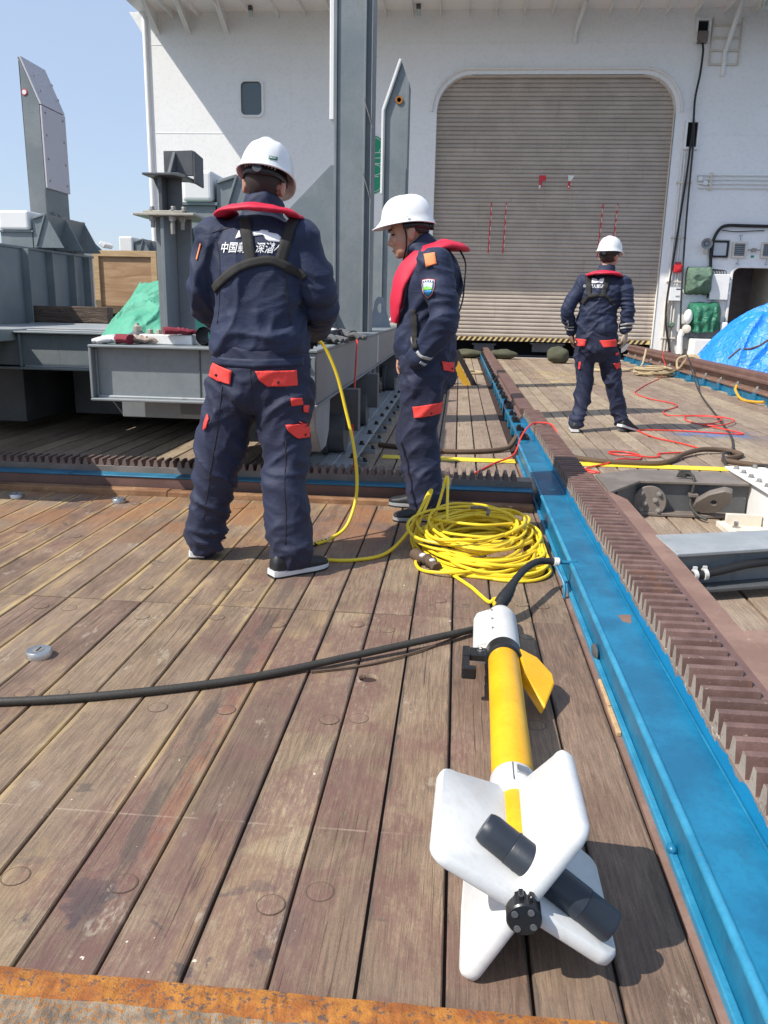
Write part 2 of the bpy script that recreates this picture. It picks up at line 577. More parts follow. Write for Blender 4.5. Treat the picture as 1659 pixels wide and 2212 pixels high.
paint('rust_flaked', (.15, .115, .085), (.33, .26, .18), 26, .85, .1, 1., 40, wear=(.36, .14, .025), wear_at=.535, stain=(.10, .07, .06), stain_at=.55, streak=False)
paint('kerb_rust', (.20, .095, .045), (.32, .175, .085), 6, .8, .1, .8, 50, wear=(.46, .34, .2), wear_at=.62, stain=(.1, .055, .035), stain_at=.55, streak=False)
paint('bare_steel', (.45, .44, .42), (.58, .57, .55), 12, .32, .15, .1, 100, metal=.9)
paint('dull_bolt', (.26, .24, .22), (.36, .34, .31), 20, .5, .2, .2, 90, wear=(.25, .11, .05), wear_at=.64, metal=.4)
paint('yellow_line', (.78, .56, .02), (.85, .64, .05), 3, .6, .1, .1, 70, wear=(.3, .22, .14), wear_at=.74)
paint('slat', (.42, .355, .29), (.49, .42, .345), 1.6, .5, .12, .06, 60, wear=(.25, .2, .17), wear_at=.76, stain=(.33, .27, .22), stain_at=.58, per_obj=.07)
plain('slat_gap', (.10, .075, .055), .7)
plain('black_rubber', (.014, .014, .015), .55, 0, .3)
plain('black_hose', (.035, .032, .027), .6, 0, .35, 30, .3)
plain('black_plastic', (.012, .012, .013), .32, 0, .2)
plain('slate_plastic', (.017, .022, .032), .42, 0, .2)
plain('dark_void', (.012, .012, .013), .9)
plain('glass_dark', (.10, .135, .15), .12, 0, .1)
plain('glass_pale', (.55, .57, .58), .2, 0, .05)
paint('poly_white', (.60, .60, .585), (.66, .66, .645), 5, .42, .15, .08, 60, wear=(.42, .39, .34), wear_at=.735, stain=(.52, .49, .44), stain_at=.62, streak=False)
plain('pad_white', (.76, .75, .73), .5, 0, .05, 6, .1)
plain('pad_grey', (.52, .50, .53), .5, 0, .05, 6, .08)
paint('gel_yellow', (.74, .37, .008), (.82, .45, .012), 4, .34, .15, .06, 60, wear=(.42, .2, .02), wear_at=.74, stain=(.60, .30, .02), stain_at=.64, streak=False)
plain('cable_yellow', (.80, .58, .025), .42, 0, .08, 9, .05)
plain('cable_red', (.72, .045, .03), .45, 0, .1)
plain('rope_tan', (.42, .33, .2), .9, 0, .2, 90, .6)
plain('rope_dark', (.115, .075, .05), .9, 0, .35, 120, .8)
plain('coral_cloth', (.80, .055, .045), .75, 0, .08, 60, .2)
plain('orange_cloth', (.86, .26, .10), .75, 0, .06, 60, .2)
plain('vest_red', (.56, .012, .045), .62, 0, .12, 40, .2)
plain('webbing', (.022, .02, .019), .8, 0, .3, 160, .4)
plain('reflective', (.42, .43, .44), .45, .2, .1)
plain('print_white', (.82, .82, .82), .6, 0, .02)
plain('shell_white', (.80, .80, .79), .28, 0, .02, 5, .02)
plain('tag_green', (.02, .16, .08), .5)
plain('emblem_green', (.01, .30, .14), .45, 0, .06)
plain('skin', (.47, .255, .175), .52, 0, .1, 30, .1)
plain('hair', (.030, .023, .019), .7, 0, .4, 90, .6)
plain('eye_dark', (.02, .012, .01), .3)
plain('lip', (.30, .12, .09), .5)
plain('glove_tan', (.40, .31, .25), .9, 0, .15, 90, .5)
plain('glove_black', (.016, .016, .017), .7, 0, .3, 90, .4)
plain('sole_white', (.62, .62, .62), .6, 0, .08)
plain('shoe_black', (.014, .015, .018), .55, 0, .3, 60, .3)
plain('red_box', (.55, .02, .025), .45)
plain('tape_red', (.62, .03, .04), .5, 0, .2, 40)
plain('paper', (.80, .78, .73), .7, 0, .05)
plain('lamp_glass', (.55, .6, .58), .2)
plain('sack_olive', (.075, .075, .045), .9, 0, .25, 30, .5)
plain('maroon_cloth', (.20, .02, .035), .85, 0, .25, 40, .4)
plain('patch_blue', (.03, .22, .5), .6)
plain('patch_navy', (.02, .03, .08), .6)
plain('patch_green', (.16, .45, .05), .6)
plain('patch_sky', (.5, .72, .82), .6)
plain('hazard_black', (.03, .02, .016), .6)
plain('hazard_yellow', (.70, .52, .22), .6)
plain('hazard_amber', (.62, .33, .02), .6)
plain('brick_brown', (.2, .1, .07), .8)
plain('knit', (.12, .12, .125), .95, 0, .5, 120, .8)
plain('label_pale', (.55, .54, .53), .6, 0, .15, 15)


def cloth(name, c1, c2, rough=.8):
    t = NT(name)
    p = t.pos()
    n1 = t.noise(p, 5, 5, .6)
    col = t.mix(t.step(n1, .3, .7), c1, c2)
    wv = t.noise(p, 520, 2, .5)
    h = t.math('ADD', t.math('MULTIPLY', t.noise(t.pos((13, 13, 24)), 1, 4, .55, .8), 1.), t.math('MULTIPLY', wv, .03))
    t.out(col, rough, 0, h, .30, .014, Sheen__Weight=.03)
    return t.m


cloth('navy', (.0075, .0135, .042), (.011, .020, .058), .72)
cloth('navy_leg', (.0085, .012, .036), (.012, .0175, .050), .72)


def tarp(name, c1, c2, rough=.42):
    t = NT(name)
    p = t.pos()
    n1 = t.noise(p, 4, 5, .65)
    col = t.mix(t.step(n1, .3, .7), c1, c2)
    cr = t.n('TexVoronoi', Vector=t.n('VectorMath', _operation='ADD', i0=p, i1=t.n('VectorMath', _operation='SCALE', i0=t.n('TexNoise', Vector=p, Scale=3.).outputs['Color'], Scale=.35).outputs[0]).outputs[0], Scale=7., _feature='DISTANCE_TO_EDGE').outputs[0]
    h = t.math('ADD', t.math('MULTIPLY', t.step(cr, 0., .22), .6), t.noise(p, 16, 4, .6))
    t.out(col, rough, 0, h, .45, .03)
    return t.m


tarp('tarp_blue', (.012, .20, .74), (.02, .26, .85))
tarp('tarp_green', (.06, .30, .19), (.10, .38, .26), .7)
tarp('tarp_dark_green', (.018, .13, .075), (.03, .19, .11), .5)
tarp('canvas_green', (.085, .145, .10), (.12, .19, .135), .8)


def plywood():
    t = NT('plywood')
    p = t.pos()
    n1 = t.noise(t.pos((2, 2, 9)), 1.2, 6, .65, .8)
    col = t.ramp(n1, [(.3, (.30, .165, .085)), (.5, (.40, .24, .13)), (.7, (.50, .33, .19))])
    t.out(col, .7, 0, t.noise(t.pos((6, 6, 60)), 1, 4), .2, .004)
    t = NT('pine')
    n1 = t.noise(t.pos((3, 30, 30)), 1.2, 6, .65, .6)
    col = t.ramp(n1, [(.3, (.36, .22, .11)), (.55, (.5, .34, .18)), (.75, (.58, .42, .25))])
    t.out(col, .7, 0, n1, .2, .004)
    t = NT('old_timber')
    n1 = t.noise(t.pos((4, 30, 34)), 1.2, 8, .72, .8)
    col = t.ramp(n1, [(.3, (.035, .022, .017)), (.5, (.10, .068, .05)), (.7, (.22, .165, .125))])
    t.out(col, .85, 0, n1, .9, .02)


plywood()


def rack_paint():
    """rack flank: blue paint brushed up to a ragged line, bare brown steel above"""
    t = NT('rack_steel')
    p = t.pos()
    z = t.n('SeparateXYZ', Vector=p).outputs[2]
    n = t.noise(t.pos((1, 9, 2)), 1.2, 5, .7)
    nf = t.noise(t.pos((60, 30, 6)), 1, 3, .6)
    lim = t.math('ADD', .108, t.math('ADD', t.math('MULTIPLY', n, .08), t.math('MULTIPLY', nf, .02)))
    m = t.step(t.math('SUBTRACT', z, lim), -.002, .002)
    brown = t.mix(t.step(t.noise(p, 8, 6, .65), .35, .65), (.19, .135, .105), (.26, .20, .155))
    brown = t.mix(t.step(t.noise(p, 30, 5, .7), .58, .66), brown, (.42, .38, .32))
    col = t.mix(m, t.mix(t.noise(p, 6, 5), (.006, .16, .33), (.012, .24, .46)), brown)
    t.out(col, t.math('ADD', .35, t.math('MULTIPLY', m, .3)), 0, t.noise(p, 70, 4), .3, .004)


rack_paint()
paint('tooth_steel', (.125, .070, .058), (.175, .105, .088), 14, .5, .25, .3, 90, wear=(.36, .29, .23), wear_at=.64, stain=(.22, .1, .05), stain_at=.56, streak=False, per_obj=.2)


def sea_mat():
    t = NT('sea_water')
    p = t.pos((.35, .35, .35))
    t.out((.02, .055, .07), .12, 0, t.noise(p, 1., 6, .6), .6, .3)


sea_mat()

paint('tooth_end_lit', (.27, .22, .175), (.36, .305, .245), 12, .6, .2, .3, 80, wear=(.16, .1, .08), wear_at=.58)  # lighter tan for the tooth ends, sunlight put into the colour
paint('tooth_dark', (.15, .105, .09), (.2, .14, .12), 8, .6, .2, .3, 80, wear=(.1, .06, .05), wear_at=.58)

# ------------------------------------------------------------------ sea, deck
PITCH_X, X_REF = .1505, .023
sea = MB().add([(-4000, -4000, -7.5), (4000, -4000, -7.5), (4000, 4000, -7.5), (-4000, 4000, -7.5)], [(0, 1, 2, 3)]).build('sea', 'sea_water')
struct(sea)
deck = MB().box(-9.2, 9.2, -3.0, 30, -7.0, -.014).build('deck', 'tar')
struct(deck)


def plank_mesh(L, wide, mat, c=.003):
    w = wide / 2
    sec = [(-w, -.04), (w, -.04), (w, -c), (w - c, 0), (-w + c, 0), (-w, -c)]
    return MB().prism(sec, 'y', 0, L).mesh('plank', mat)


_pm = {}
_plug = MB()
_plug.lathe([(.0265, -.002), (.0265, .0009), (.024, .0014), (0, .0014)], n=16, mi=0)
_plug.lathe([(.0265, .0006), (.0288, .0006)], n=16, mi=1, cap=False)
_plug_me = _plug.mesh('plug', ['deck_wood', 'plug_ring'])
_plug_me_pale = _plug.mesh('plug', ['deck_wood_pale', 'plug_ring'])


def plank(k, y0, y1, mat, dz=None):
    x = X_REF + (k + .5) * PITCH_X
    key = (round(y1 - y0, 3), mat)
    if key not in _pm:
        _pm[key] = plank_mesh(y1 - y0 - .004, PITCH_X - (.0065 if mat == 'deck_wood' else .013), mat)
    o = inst('plank', _pm[key], deck, (x, y0 + .002, RND.uniform(-.0012, .0012) if dz is None else dz))
    o.color = (RND.random(), 1, 0, 1)
    return o


HOLE_K = -2
for k in range(-23, 3):
    j = 2.87 + RND.uniform(-.012, .012)
    for (a, b) in ((1.10, 2.87), (2.87, 4.585)):
        if k == HOLE_K and a < 2:
            xc = X_REF + (k + .5) * PITCH_X
            w = PITCH_X / 2 - .00375
            o = plate2d('plank', [(xc - w, a + .002), (xc + w, a + .002), (xc + w, b - .002), (xc - w, b - .002)],
                        [circ(-.236, 2.322, .031, 18)], .04, 'deck_wood', deck, lambda u, v, w_: (u, v, w_ - .04))
            o.color = (.55, 1, 0, 1)
        else:
            o = plank(k, a, b, 'deck_wood')
        xc = X_REF + (k + .5) * PITCH_X
        if k > -17:
            rows = (1.335, 2.07, 2.74) if a < 2 else (3.03, 3.72, 4.42)
            for yy in rows:
                if k == HOLE_K and yy == 2.74:
                    pass
                if RND.random() < .9:
                    pg_ = inst('plug', _plug_me, o, (xc + RND.uniform(-.02, .02) + (.025 if (k % 2) else -.025), yy + RND.uniform(-.035, .035), 0))
                    pg_.color = (o.color[0], 0, 0, 1)
for k in range(-45, 3):
    for (a, b) in ((4.96, 11.3 + .9 * (k % 3)), (11.3 + .9 * (k % 3), 20.32)):
        o = plank(k, a, b, 'deck_wood_pale')
for k in range(5, 27):
    j1, j2 = 6.9 + .5 * (k % 3), 13.5 + .7 * (k % 4)
    for (a, b) in ((1.0, j1), (j1, j2), (j2, 20.32)):
        o = plank(k, a, b, 'deck_wood_pale')
        if 8 < k < 22 and a > 3:
            xc = X_REF + (k + .5) * PITCH_X
            for yy in (7.4, 9.3, 11.4):
                if a < yy < b and RND.random() < .6:
                    inst('plug', _plug_me_pale, o, (xc + RND.uniform(-.03, .03), yy + RND.uniform(-.2, .2), 0)).color = (o.color[0], 0, 0, 1)
for k in range(28, 59):
    plank(k, 9.5, 20.32, 'deck_wood_pale')

# yellow line painted across the deck
struct(MB().box(-.55, .474, 6.10, 6.255, .003, .005).build('deck_line', 'yellow_line'))
struct(MB().box(.93, 2.6, 6.10, 6.255, .003, .005).build('deck_line', 'yellow_line'))

# rusty steel strip along the rail and the rusted transverse girder at the near end
struct(MB().box(.477, .535, 1.10, 6.1, -.03, .002).build('steel_edge_strip', 'brown_plate'))
nb = thing('transverse_girder', 'flaking orange rusted steel girder lying across the plank ends', 'girder', (-1.2, 1.0, 0))
_g = MB()
_n = 420
_vs, _fs = [], []
for i in range(_n + 1):
    x = -3.4 + 3.88 * i / _n
    for j, (yy, zz) in enumerate(((1.099, -.03), (1.099, .012), (1.07, .016), (1.04, .016), (1.005, .015), (.965, .013), (.93, .012))):
        a = noise.noise(Vector((x * 9, yy * 30, 3)))
        b = noise.noise(Vector((x * 34, yy * 80, 7)))
        c_ = noise.noise(Vector((x * 70, yy * 160, 2)))
        d = .006 * a + .006 * abs(b) + (.004 * c_ if j > 3 else .0015 * c_) if j > 1 else .002 * b
        _vs.append((x, yy + (.004 * a if j in (1, 2) else 0), zz + d))
for i in range(_n):
    for j in range(6):
        p = i * 7 + j
        _fs.append((p, p + 1, p + 8, p + 7))
_g.add(_vs, _fs, 0, False)
for p in range(len(_g.f)):
    _g.m[p] = 0 if (p % 6) < 3 else 1
_g.build('top_flange', ['rust', 'rust_flaked'], nb)
MB().box(-3.4, .46, .45, .93, -.03, .014).build('painted_plate', 'blue_steel', nb, .004)
for (x, y, s) in ((-.28, .955, .03), (-.12, .945, .022), (.06, .95, .026), (-.62, .948, .02)):
    MB().ball((x, y, .016), (s, s * .7, .014), 9, 6).build('rust_lump', 'rust_flaked', nb)

for i, (x, y, lab) in enumerate(((-1.319, 2.335, 'slotted round steel plug standing proud beside the black hose'),
                                 (-2.54, 4.412, 'round steel deck plug farthest from the three men, near the rack kerb'),
                                 (-1.92, 4.406, 'round steel deck plug nearest the feet of the man bending over the carriage'))):
    t = thing('steel_deck_plug', lab, 'deck plug', (x, y, 0), 'steel plugs screwed into the deck')
    m = MB()
    m.lathe([(.041, 0), (.041, .021), (.038, .025), (.0, .025)], (x, y, 0), n=28)
    m.build('plug_body', 'bare_steel', t)
    m = MB()
    m.lathe([(.017, .0245), (.017, .0262), (0, .0262)], (x, y, 0), n=18)
    c = m.build('screw_head', 'dull_bolt', t)
    MB().box(x - .0025, x + .0025, y - .015, y + .015, .0256, .0272).build('screw_slot', 'dark_void', c)

# ------------------------------------------------------------------ deckhouse wall
WY = 20.5
house = thing('deckhouse', 'white steel deckhouse wall with overhanging deck and rounded hangar opening', 'deckhouse', (-1, WY, 0))
DX0, DX1, DZ1, DR = -.72, 4.69, 6.33, .78
door_hole = [(DX0, -.005), (DX1, -.005)] + circ(DX1 - DR, DZ1 - DR, DR, 10, 0, PI / 2, True) + circ(DX0 + DR, DZ1 - DR, DR, 10, PI / 2, PI, True)
outer = [(-7.60, -.02), (9.0, -.02), (9.0, 7.66), (-7.60, 7.66)]
win_hole = rrect(-5.365, -4.83, 5.45, 6.21, .11)
dw_hole = rrect(6.36, 7.35, .10, 2.2, .16)
b1 = rrect(4.96, 5.21, 4.78, 5.36, .01, 1)
b2 = rrect(4.96, 5.21, 6.98, 7.42, .01, 1)
# the door outline reaches the deck: keep a hair of wall below so that it is a closed hole
door_hole = [(a, max(b, -.01)) for a, b in door_hole]
plate2d('wall_plating', outer, [door_hole, win_hole, dw_hole, b1, b2], .05, 'white_paint', house, lambda u, v, w: (u, WY + w, v))
MB().box(-7.60, -7.55, WY + .05, WY + 7, -.02, 7.66).build('side_wall', 'white_paint', house)
m = MB()
m.tube([(-7.60, WY - .005, 0), (-7.60, WY - .005, 7.66)], .065, 12)
m.build('corner_pipe', 'white_trim', house)
# overhanging deck with stiffeners
MB().box(-7.72, 9.0, 18.15, WY + .05, 7.66, 7.80).build('overhang_plating', 'white_paint', house)
MB().box(-7.74, 9.0, 18.10, 18.16, 7.45, 7.95).build('overhang_fascia', 'white_trim', house)
_rib = MB()
_rib.box(-.008, .008, 18.2, WY - .002, 7.52, 7.66)
_rib_me = _rib.mesh('stiffener', 'white_paint', Vector((0, 0, 0)))
for i in range(24):
    x = -6.9 + i * .62
    inst('stiffener', _rib_me, house, (x, 0, 0))
_kb = MB()
_kb.prism([(WY, 7.25), (WY - .9, 7.66), (WY - 1.0, 7.66), (WY, 7.18)], 'x', -.05, .05)
_kb.prism([(WY, 7.18), (WY - 1.0, 7.66), (WY, 7.66)], 'x', -.006, .006)
_kb_me = _kb.mesh('knee_bracket', 'white_trim')
for x in (-7.3, -6.55, -5.65):
    inst('knee_bracket', _kb_me, house, (x, 0, 0))
m = MB()
m.prism([(-7.62, 7.15), (-7.60, 7.66), (-7.95, 7.66), (-7.78, 7.40)], 'y', WY - .04, WY + .02)
m.build('corner_flare', 'white_trim', house)
for (x, zb, zt, rx) in ((2.33, 6.95, 7.66, .05), (5.62, 6.28, 7.66, .055), (6.75, 6.95, 7.66, .06)):
    m = MB()
    L = (zt - zb)
    m.tube([(x, WY - .03, zb), (x, WY - .03, zb + .35 * L), (x + .12, WY - .5, zt)], rx, 10)
    m.build('stay', 'white_trim', house)
for (z, xa, xb) in ((5.07, -7.5, DX0 - .15), (5.07, 5.3, 9), (6.98, -7.5, 4.9), (3.21, 5.2, 9), (3.21, -7.5, -1.0)):
    MB().box(xa, xb, WY - .006, WY + .001, z - .006, z + .006).build('weld_seam', 'white_paint', house)
for (x, z0, z1) in ((-4.15, 0, 7.6), (-2.6, 0, 7.6), (7.9, 2.3, 7.6)):
    MB().box(x - .005, x + .005, WY - .005, WY + .001, z0, z1).build('weld_seam', 'white_paint', house)
# arched lip over the hangar opening
m = MB()
arc = [(DX0 - .27, 5.48)] + circ(DX0 + DR, DZ1 - DR, DR + .20, 10, PI * .93, PI / 2, True) + circ(DX1 - DR, DZ1 - DR, DR + .20, 10, PI / 2, PI * .07, True) + [(DX1 + .25, 5.55)]
arc = circ(DX0 + DR, DZ1 - DR, DR + .12, 12, PI * 1.0, PI / 2, True) + circ(DX1 - DR, DZ1 - DR, DR + .12, 12, PI / 2, 0, True)
m.tube([(a, WY - .035, b) for a, b in arc], (.05, .03), 8, ref=(0, 1, 0), sm=False)
m.build('door_lip', 'white_trim', house)
fr = [(DX0, 0)] + circ(DX0 + DR, DZ1 - DR, DR, 12, PI, PI / 2, True) + circ(DX1 - DR, DZ1 - DR, DR, 12, PI / 2, 0, True) + [(DX1, 0)]
m = MB()
_pts = [(a, WY + .0, b) for a, b in fr]
for i in range(len(_pts) - 1):
    a, b = _pts[i], _pts[i + 1]
    m.add([(a[0], WY - .012, a[2]), (b[0], WY - .012, b[2]), (b[0], WY + .30, b[2]), (a[0], WY + .30, a[2])], [(0, 1, 2, 3)])
m.build('door_reveal', 'white_trim', house, recalc=False)
# window
w = plate2d('window', rrect(-5.40, -4.795, 5.415, 6.245, .13), [rrect(-5.345, -4.85, 5.47, 6.19, .10)], .05, 'white_trim', house, lambda u, v, ww: (u, WY - .035 + ww, v), .008)
MB().box(-5.36, -4.84, WY + .03, WY + .04, 5.46, 6.2).build('pane', 'glass_dark', w)
MB().box(-5.6, -4.6, WY + .35, WY + .4, 5.2, 6.5).build('interior_panel', 'dark_void', house)
# rooms behind openings
MB().box(6.2, 7.6, WY + 1.6, WY + 1.65, 0, 2.5).build('interior_panel', 'grey_brown', house)
MB().box(7.36, 7.45, WY + .06, WY + 1.6, 0, 2.5).build('interior_panel', 'cream_paint', house)
MB().box(6.25, 6.34, WY + .06, WY + 1.6, 0, 2.5).build('interior_panel', 'dark_grey_steel', house)
MB().box(6.2, 7.6, WY + .06, WY + 1.6, 2.35, 2.42).build('interior_panel', 'dark_grey_steel', house)
plate2d('doorway_coaming', rrect(6.31, 7.40, .05, 2.25, .2), [rrect(6.365, 7.345, .105, 2.195, .155)], .07, 'white_trim', house, lambda u, v, ww: (u, WY - .06 + ww, v), .01)
for (z0, z1) in ((4.76, 5.38), (6.95, 7.44)):
    c = plate2d('cable_recess', rrect(4.92, 5.25, z0, z1, .01, 1), [rrect(4.97, 5.20, z0 + .05, z1 - .05, .005, 1)], .09, 'white_trim', house, lambda u, v, ww: (u, WY - .085 + ww, v))
    MB().box(4.93, 5.24, WY + .1, WY + .12, z0, z1).build('recess_back', 'dark_void', c)
MB().box(4.98, 5.19, WY - .16, WY - .02, 6.93, 7.16).build('junction_box', 'grey_brown', house, .01)
# grid frame beside it
m = MB()
for x in (5.30, 5.92):
    m.box(x - .012, x + .012, WY - .06, WY - .01, 6.5, 7.45)
for z in (6.52, 6.80, 7.05, 7.30):
    m.box(5.31, 5.91, WY - .05, WY - .02, z - .02, z + .02)
m.build('grating_frame', 'cream_paint', house)

# ------------------------------------------------------------------ roller door
door = thing('roller_door', 'beige slatted roller shutter closing the hangar opening', 'roller door', (2, WY + .2, .4))
SP = .0925
sec = [(.03, 0), (.0, .006), (-.008, SP * .35), (-.006, SP * .7), (.006, SP - .014), (.022, SP - .012), (.022, SP), (.045, SP), (.045, 0)]
_sl = MB().prism([(y, z) for y, z in sec], 'x', DX0 - .08, DX1 + .08).mesh('slat', 'slat')
nsl = int((6.42 - .47) / SP)
for i in range(nsl):
    inst('slat', _sl, door, (0, WY + .2, .47 + i * SP))
MB().box(DX0 - .05, DX1 + .05, WY + .245, WY + .26, .4, 6.5).build('curtain_back', 'slat_gap', door)
bar = MB().box(DX0 + .02, DX1 - .02, WY + .19, WY + .25, .375, .468).build('bottom_bar', 'hazard_yellow', door)
_st = MB().prism([(0, .377), (.06, .377), (.13, .466), (.07, .466)], 'y', WY + .184, WY + .1895).mesh('stripe', 'hazard_black')
for i in range(40):
    inst('stripe', _st, door, (DX0 + .05 + i * .132, 0, 0))
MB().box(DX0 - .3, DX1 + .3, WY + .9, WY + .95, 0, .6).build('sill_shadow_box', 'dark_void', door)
m = MB()
for (x0, x1, z0, z1) in ((1.85, 2.6, .12, .3), (2.9, 3.7, .08, .32), (.4, .9, .1, .26)):
    m.box(x0, x1, WY + .35, WY + .6, z0, z1)
    m.box(x0 - .05, x1 + .05, WY + .34, WY + .6, z1, z1 + .03)
m.build('sill_fitting', 'dark_grey_steel', door)
SY = WY + .2 - .0095


def tape(name, pts, mat, y=SY):
    MB().prism(pts, 'y', y - .003, y).build(name, mat, door)


for (x, z0, z1, dx) in ((.62, 2.45, 3.6, .02), (.97, 2.45, 3.6, .02), (3.22, 2.4, 3.6, .04), (3.56, 2.6, 3.6, .04)):
    tape('tape_strip', [(x, z0), (x + .028, z0), (x + .028 + dx, z1), (x + dx, z1)], 'tape_red')
    for q in range(5):
        zz = z0 + (z1 - z0) * (q + .3 + .3 * RND.random()) / 5.2
        MB().box(x + .02 + dx * .5, x + .034 + dx * .5, SY - .0045, SY - .0031, zz, zz + .1).build('tape_wear', 'paper', door)
tape('marker_flag', [(1.75, 3.93), (1.80, 3.93), (1.82, 4.1), (1.90, 4.1), (1.90, 4.22), (1.74, 4.22)], 'tape_red')
MB().box(1.745, 1.785, SY - .0045, SY - .0031, 3.93, 4.0).build('tape_wear', 'paper', door)
tape('marker_flag', [(2.41, 3.93), (2.47, 3.93), (2.47, 4.1), (2.42, 4.1)], 'tape_red')
tape('marker_flag', [(2.42, 4.10), (2.49, 4.10), (2.56, 4.22), (2.41, 4.23)], 'paper')
MB().prism([(2.425, 3.95), (2.455, 3.95), (2.455, 3.99), (2.425, 3.99)], 'y', SY - .0045, SY - .0031).build('tape_wear', 'paper', door)

# ------------------------------------------------------------------ main rack rail running aft
rail = thing('rack_rail', 'blue painted deck rail carrying a brown toothed rack', 'rail', (.58, 6, 0))
m = MB()
YN0, YN1 = .3, 6.35
m.box(.509, .60, YN0, YN1, .0, .098)
m.prism([(.505, .094), (.512, .0925), (.648, .0925), (.648, .1195), (.524, .1195), (.512, .118)], 'y', YN0, YN1)
m.build('girder', 'blue_steel', rail, .003, 2)
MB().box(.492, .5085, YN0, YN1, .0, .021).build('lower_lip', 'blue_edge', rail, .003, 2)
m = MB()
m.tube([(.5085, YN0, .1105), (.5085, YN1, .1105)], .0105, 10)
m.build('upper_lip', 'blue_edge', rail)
m = MB()
m.box(.516, .644, YN0, YN1, .1197, .1206)
m.build('top_coat', 'blue_steel', rail)
MB().box(.53, .80, YN0, YN1, .0, .092).build('girder_core', 'teal_steel', rail)
# a few weld beads and a dent plate on the girder
m = MB()
m.tube([(.641, YN0, .1215), (.641, YN1, .1215)], .0035, 6)
m.build('weld_bead', 'teal_steel', rail)
m = MB()
m.prism([(.618, 2.60), (.632, 2.68), (.585, 2.67), (.592, 2.61)], 'z', .1207, .1216)
m.build('paint_chip', 'brown_plate', rail)
MB().ball((.499, 1.545, .024), (.012, .016, .012), 8, 6).build('dent_lump', 'blue_steel', rail)
MB().ball((.500, 2.56, .03), (.012, .05, .022), 8, 6).build('dent_lump', 'dark_grey_steel', rail)
for (y0, y1, x0) in ((2.05, 2.20, .478), (2.21, 2.38, .481)):
    MB().box(x0, .4915, y0, y1, .002, .016).build('packing_strip', 'pine', rail, .002)
# rack
MB().box(.645, .786, .35, 7.8, .118, .172).build('rack_bar', 'rack_steel', rail, .002)
TP = .0628
t_sec = [(-.0225, .170), (.0225, .170), (.0105, .2215), (.0075, .224), (-.0075, .224), (-.0105, .2215)]
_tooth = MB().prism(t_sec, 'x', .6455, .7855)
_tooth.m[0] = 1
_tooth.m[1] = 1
_tooth_me = _tooth.mesh('tooth', ['tooth_steel', 'tooth_end_lit'])
ny = int((7.75 - .4) / TP)
for i in range(ny):
    inst('tooth', _tooth_me, rail, (RND.uniform(-.0012, .0012), .42 + i * TP, 0), scale=(1, RND.uniform(.97, 1.03), 1))
m = MB()
m.box(.787, .822, .35, 4.75, .10, .206)
m.build('rack_clamp_bar', 'red_oxide', rail, .003)
m = MB()
m.prism([(.822, .35), (.905, .35), (.905, 4.15), (.84, 4.35), (.822, 4.35)], 'z', .14, .196)
m.build('cover_plate', 'brown_plate', rail, .003)
# plain rail beyond the rack, on blue feet with bolted clips
m = MB()
m.prism([(.605, .115), (.745, .115), (.735, .14), (.715, .16), (.735, .185), (.735, .224), (.61, .224), (.61, .185), (.635, .16), (.615, .14)], 'y', 7.8, 20.35)
m.build('rail_head', 'red_oxide', rail, .003)
m = MB()
m.box(.525, .80, YN1, 20.35, .09, .116)
m.box(.60, .75, YN1, 20.35, .0, .09)
m.build('sole_plate', 'blue_steel', rail, .003)
m = MB()
m.box(.525, .60, 0, .11, .0, .09)
_foot = m.mesh('foot', 'blue_steel')
m = MB()
m.box(.535, .60, 0, .09, .1165, .142)
bolt(m, (.557, .045, .142), .016, .022)
_clip = m.mesh('rail_clip', 'black_plastic')
y = 6.5
i = 0
while y < 20.2:
    inst('foot', _foot, rail, (0, y, 0))
    inst('rail_clip', _clip, rail, (0, y + .01, 0))
    if i % 2 == 0:
        inst('rail_clip', _clip, rail, (0, y + .13, 0))
    y += .52
    i += 1

# ------------------------------------------------------------------ transverse rack
tr = thing('transverse_rack', 'dark toothed rack beam lying across the deck below the grey carriage', 'rack', (-1.8, 4.85, 0))
XA, XB = -4.9, .476
m = MB()
m.box(XA, -1.70, 4.592, 4.672, -.02, .034)
m.box(-1.697, XB, 4.588, 4.668, -.02, .031)
m.build('kerb_bar', 'kerb_rust', tr, .006, 2)
m = MB()
m.box(XA, XB, 4.70, 4.95, -.02, .088)
m.build('rack_beam', 'red_oxide', tr, .004)
m = MB()
m.box(XA, -2.35, 4.69, 4.795, .0885, .099)
m.box(-2.35, XB, 4.694, 4.80, .0885, .096)
m.build('blue_ledge', 'teal_steel', tr, .002)
MB().box(XA, XB, 4.80, 4.93, .0885, .134).build('rack_bar', 'grey_brown', tr, .002)
TQ = .0503
q_sec = [(-.018, .132), (.018, .132), (.0085, .173), (.006, .175), (-.006, .175), (-.0085, .173)]
_q = MB().prism(q_sec, 'y', 4.801, 4.929)
_q_me = _q.mesh('tooth', 'tooth_dark')
for i in range(int((XB - XA) / TQ) - 1):
    inst('tooth', _q_me, tr, (XA + .04 + i * TQ, RND.uniform(-.001, .001), 0))

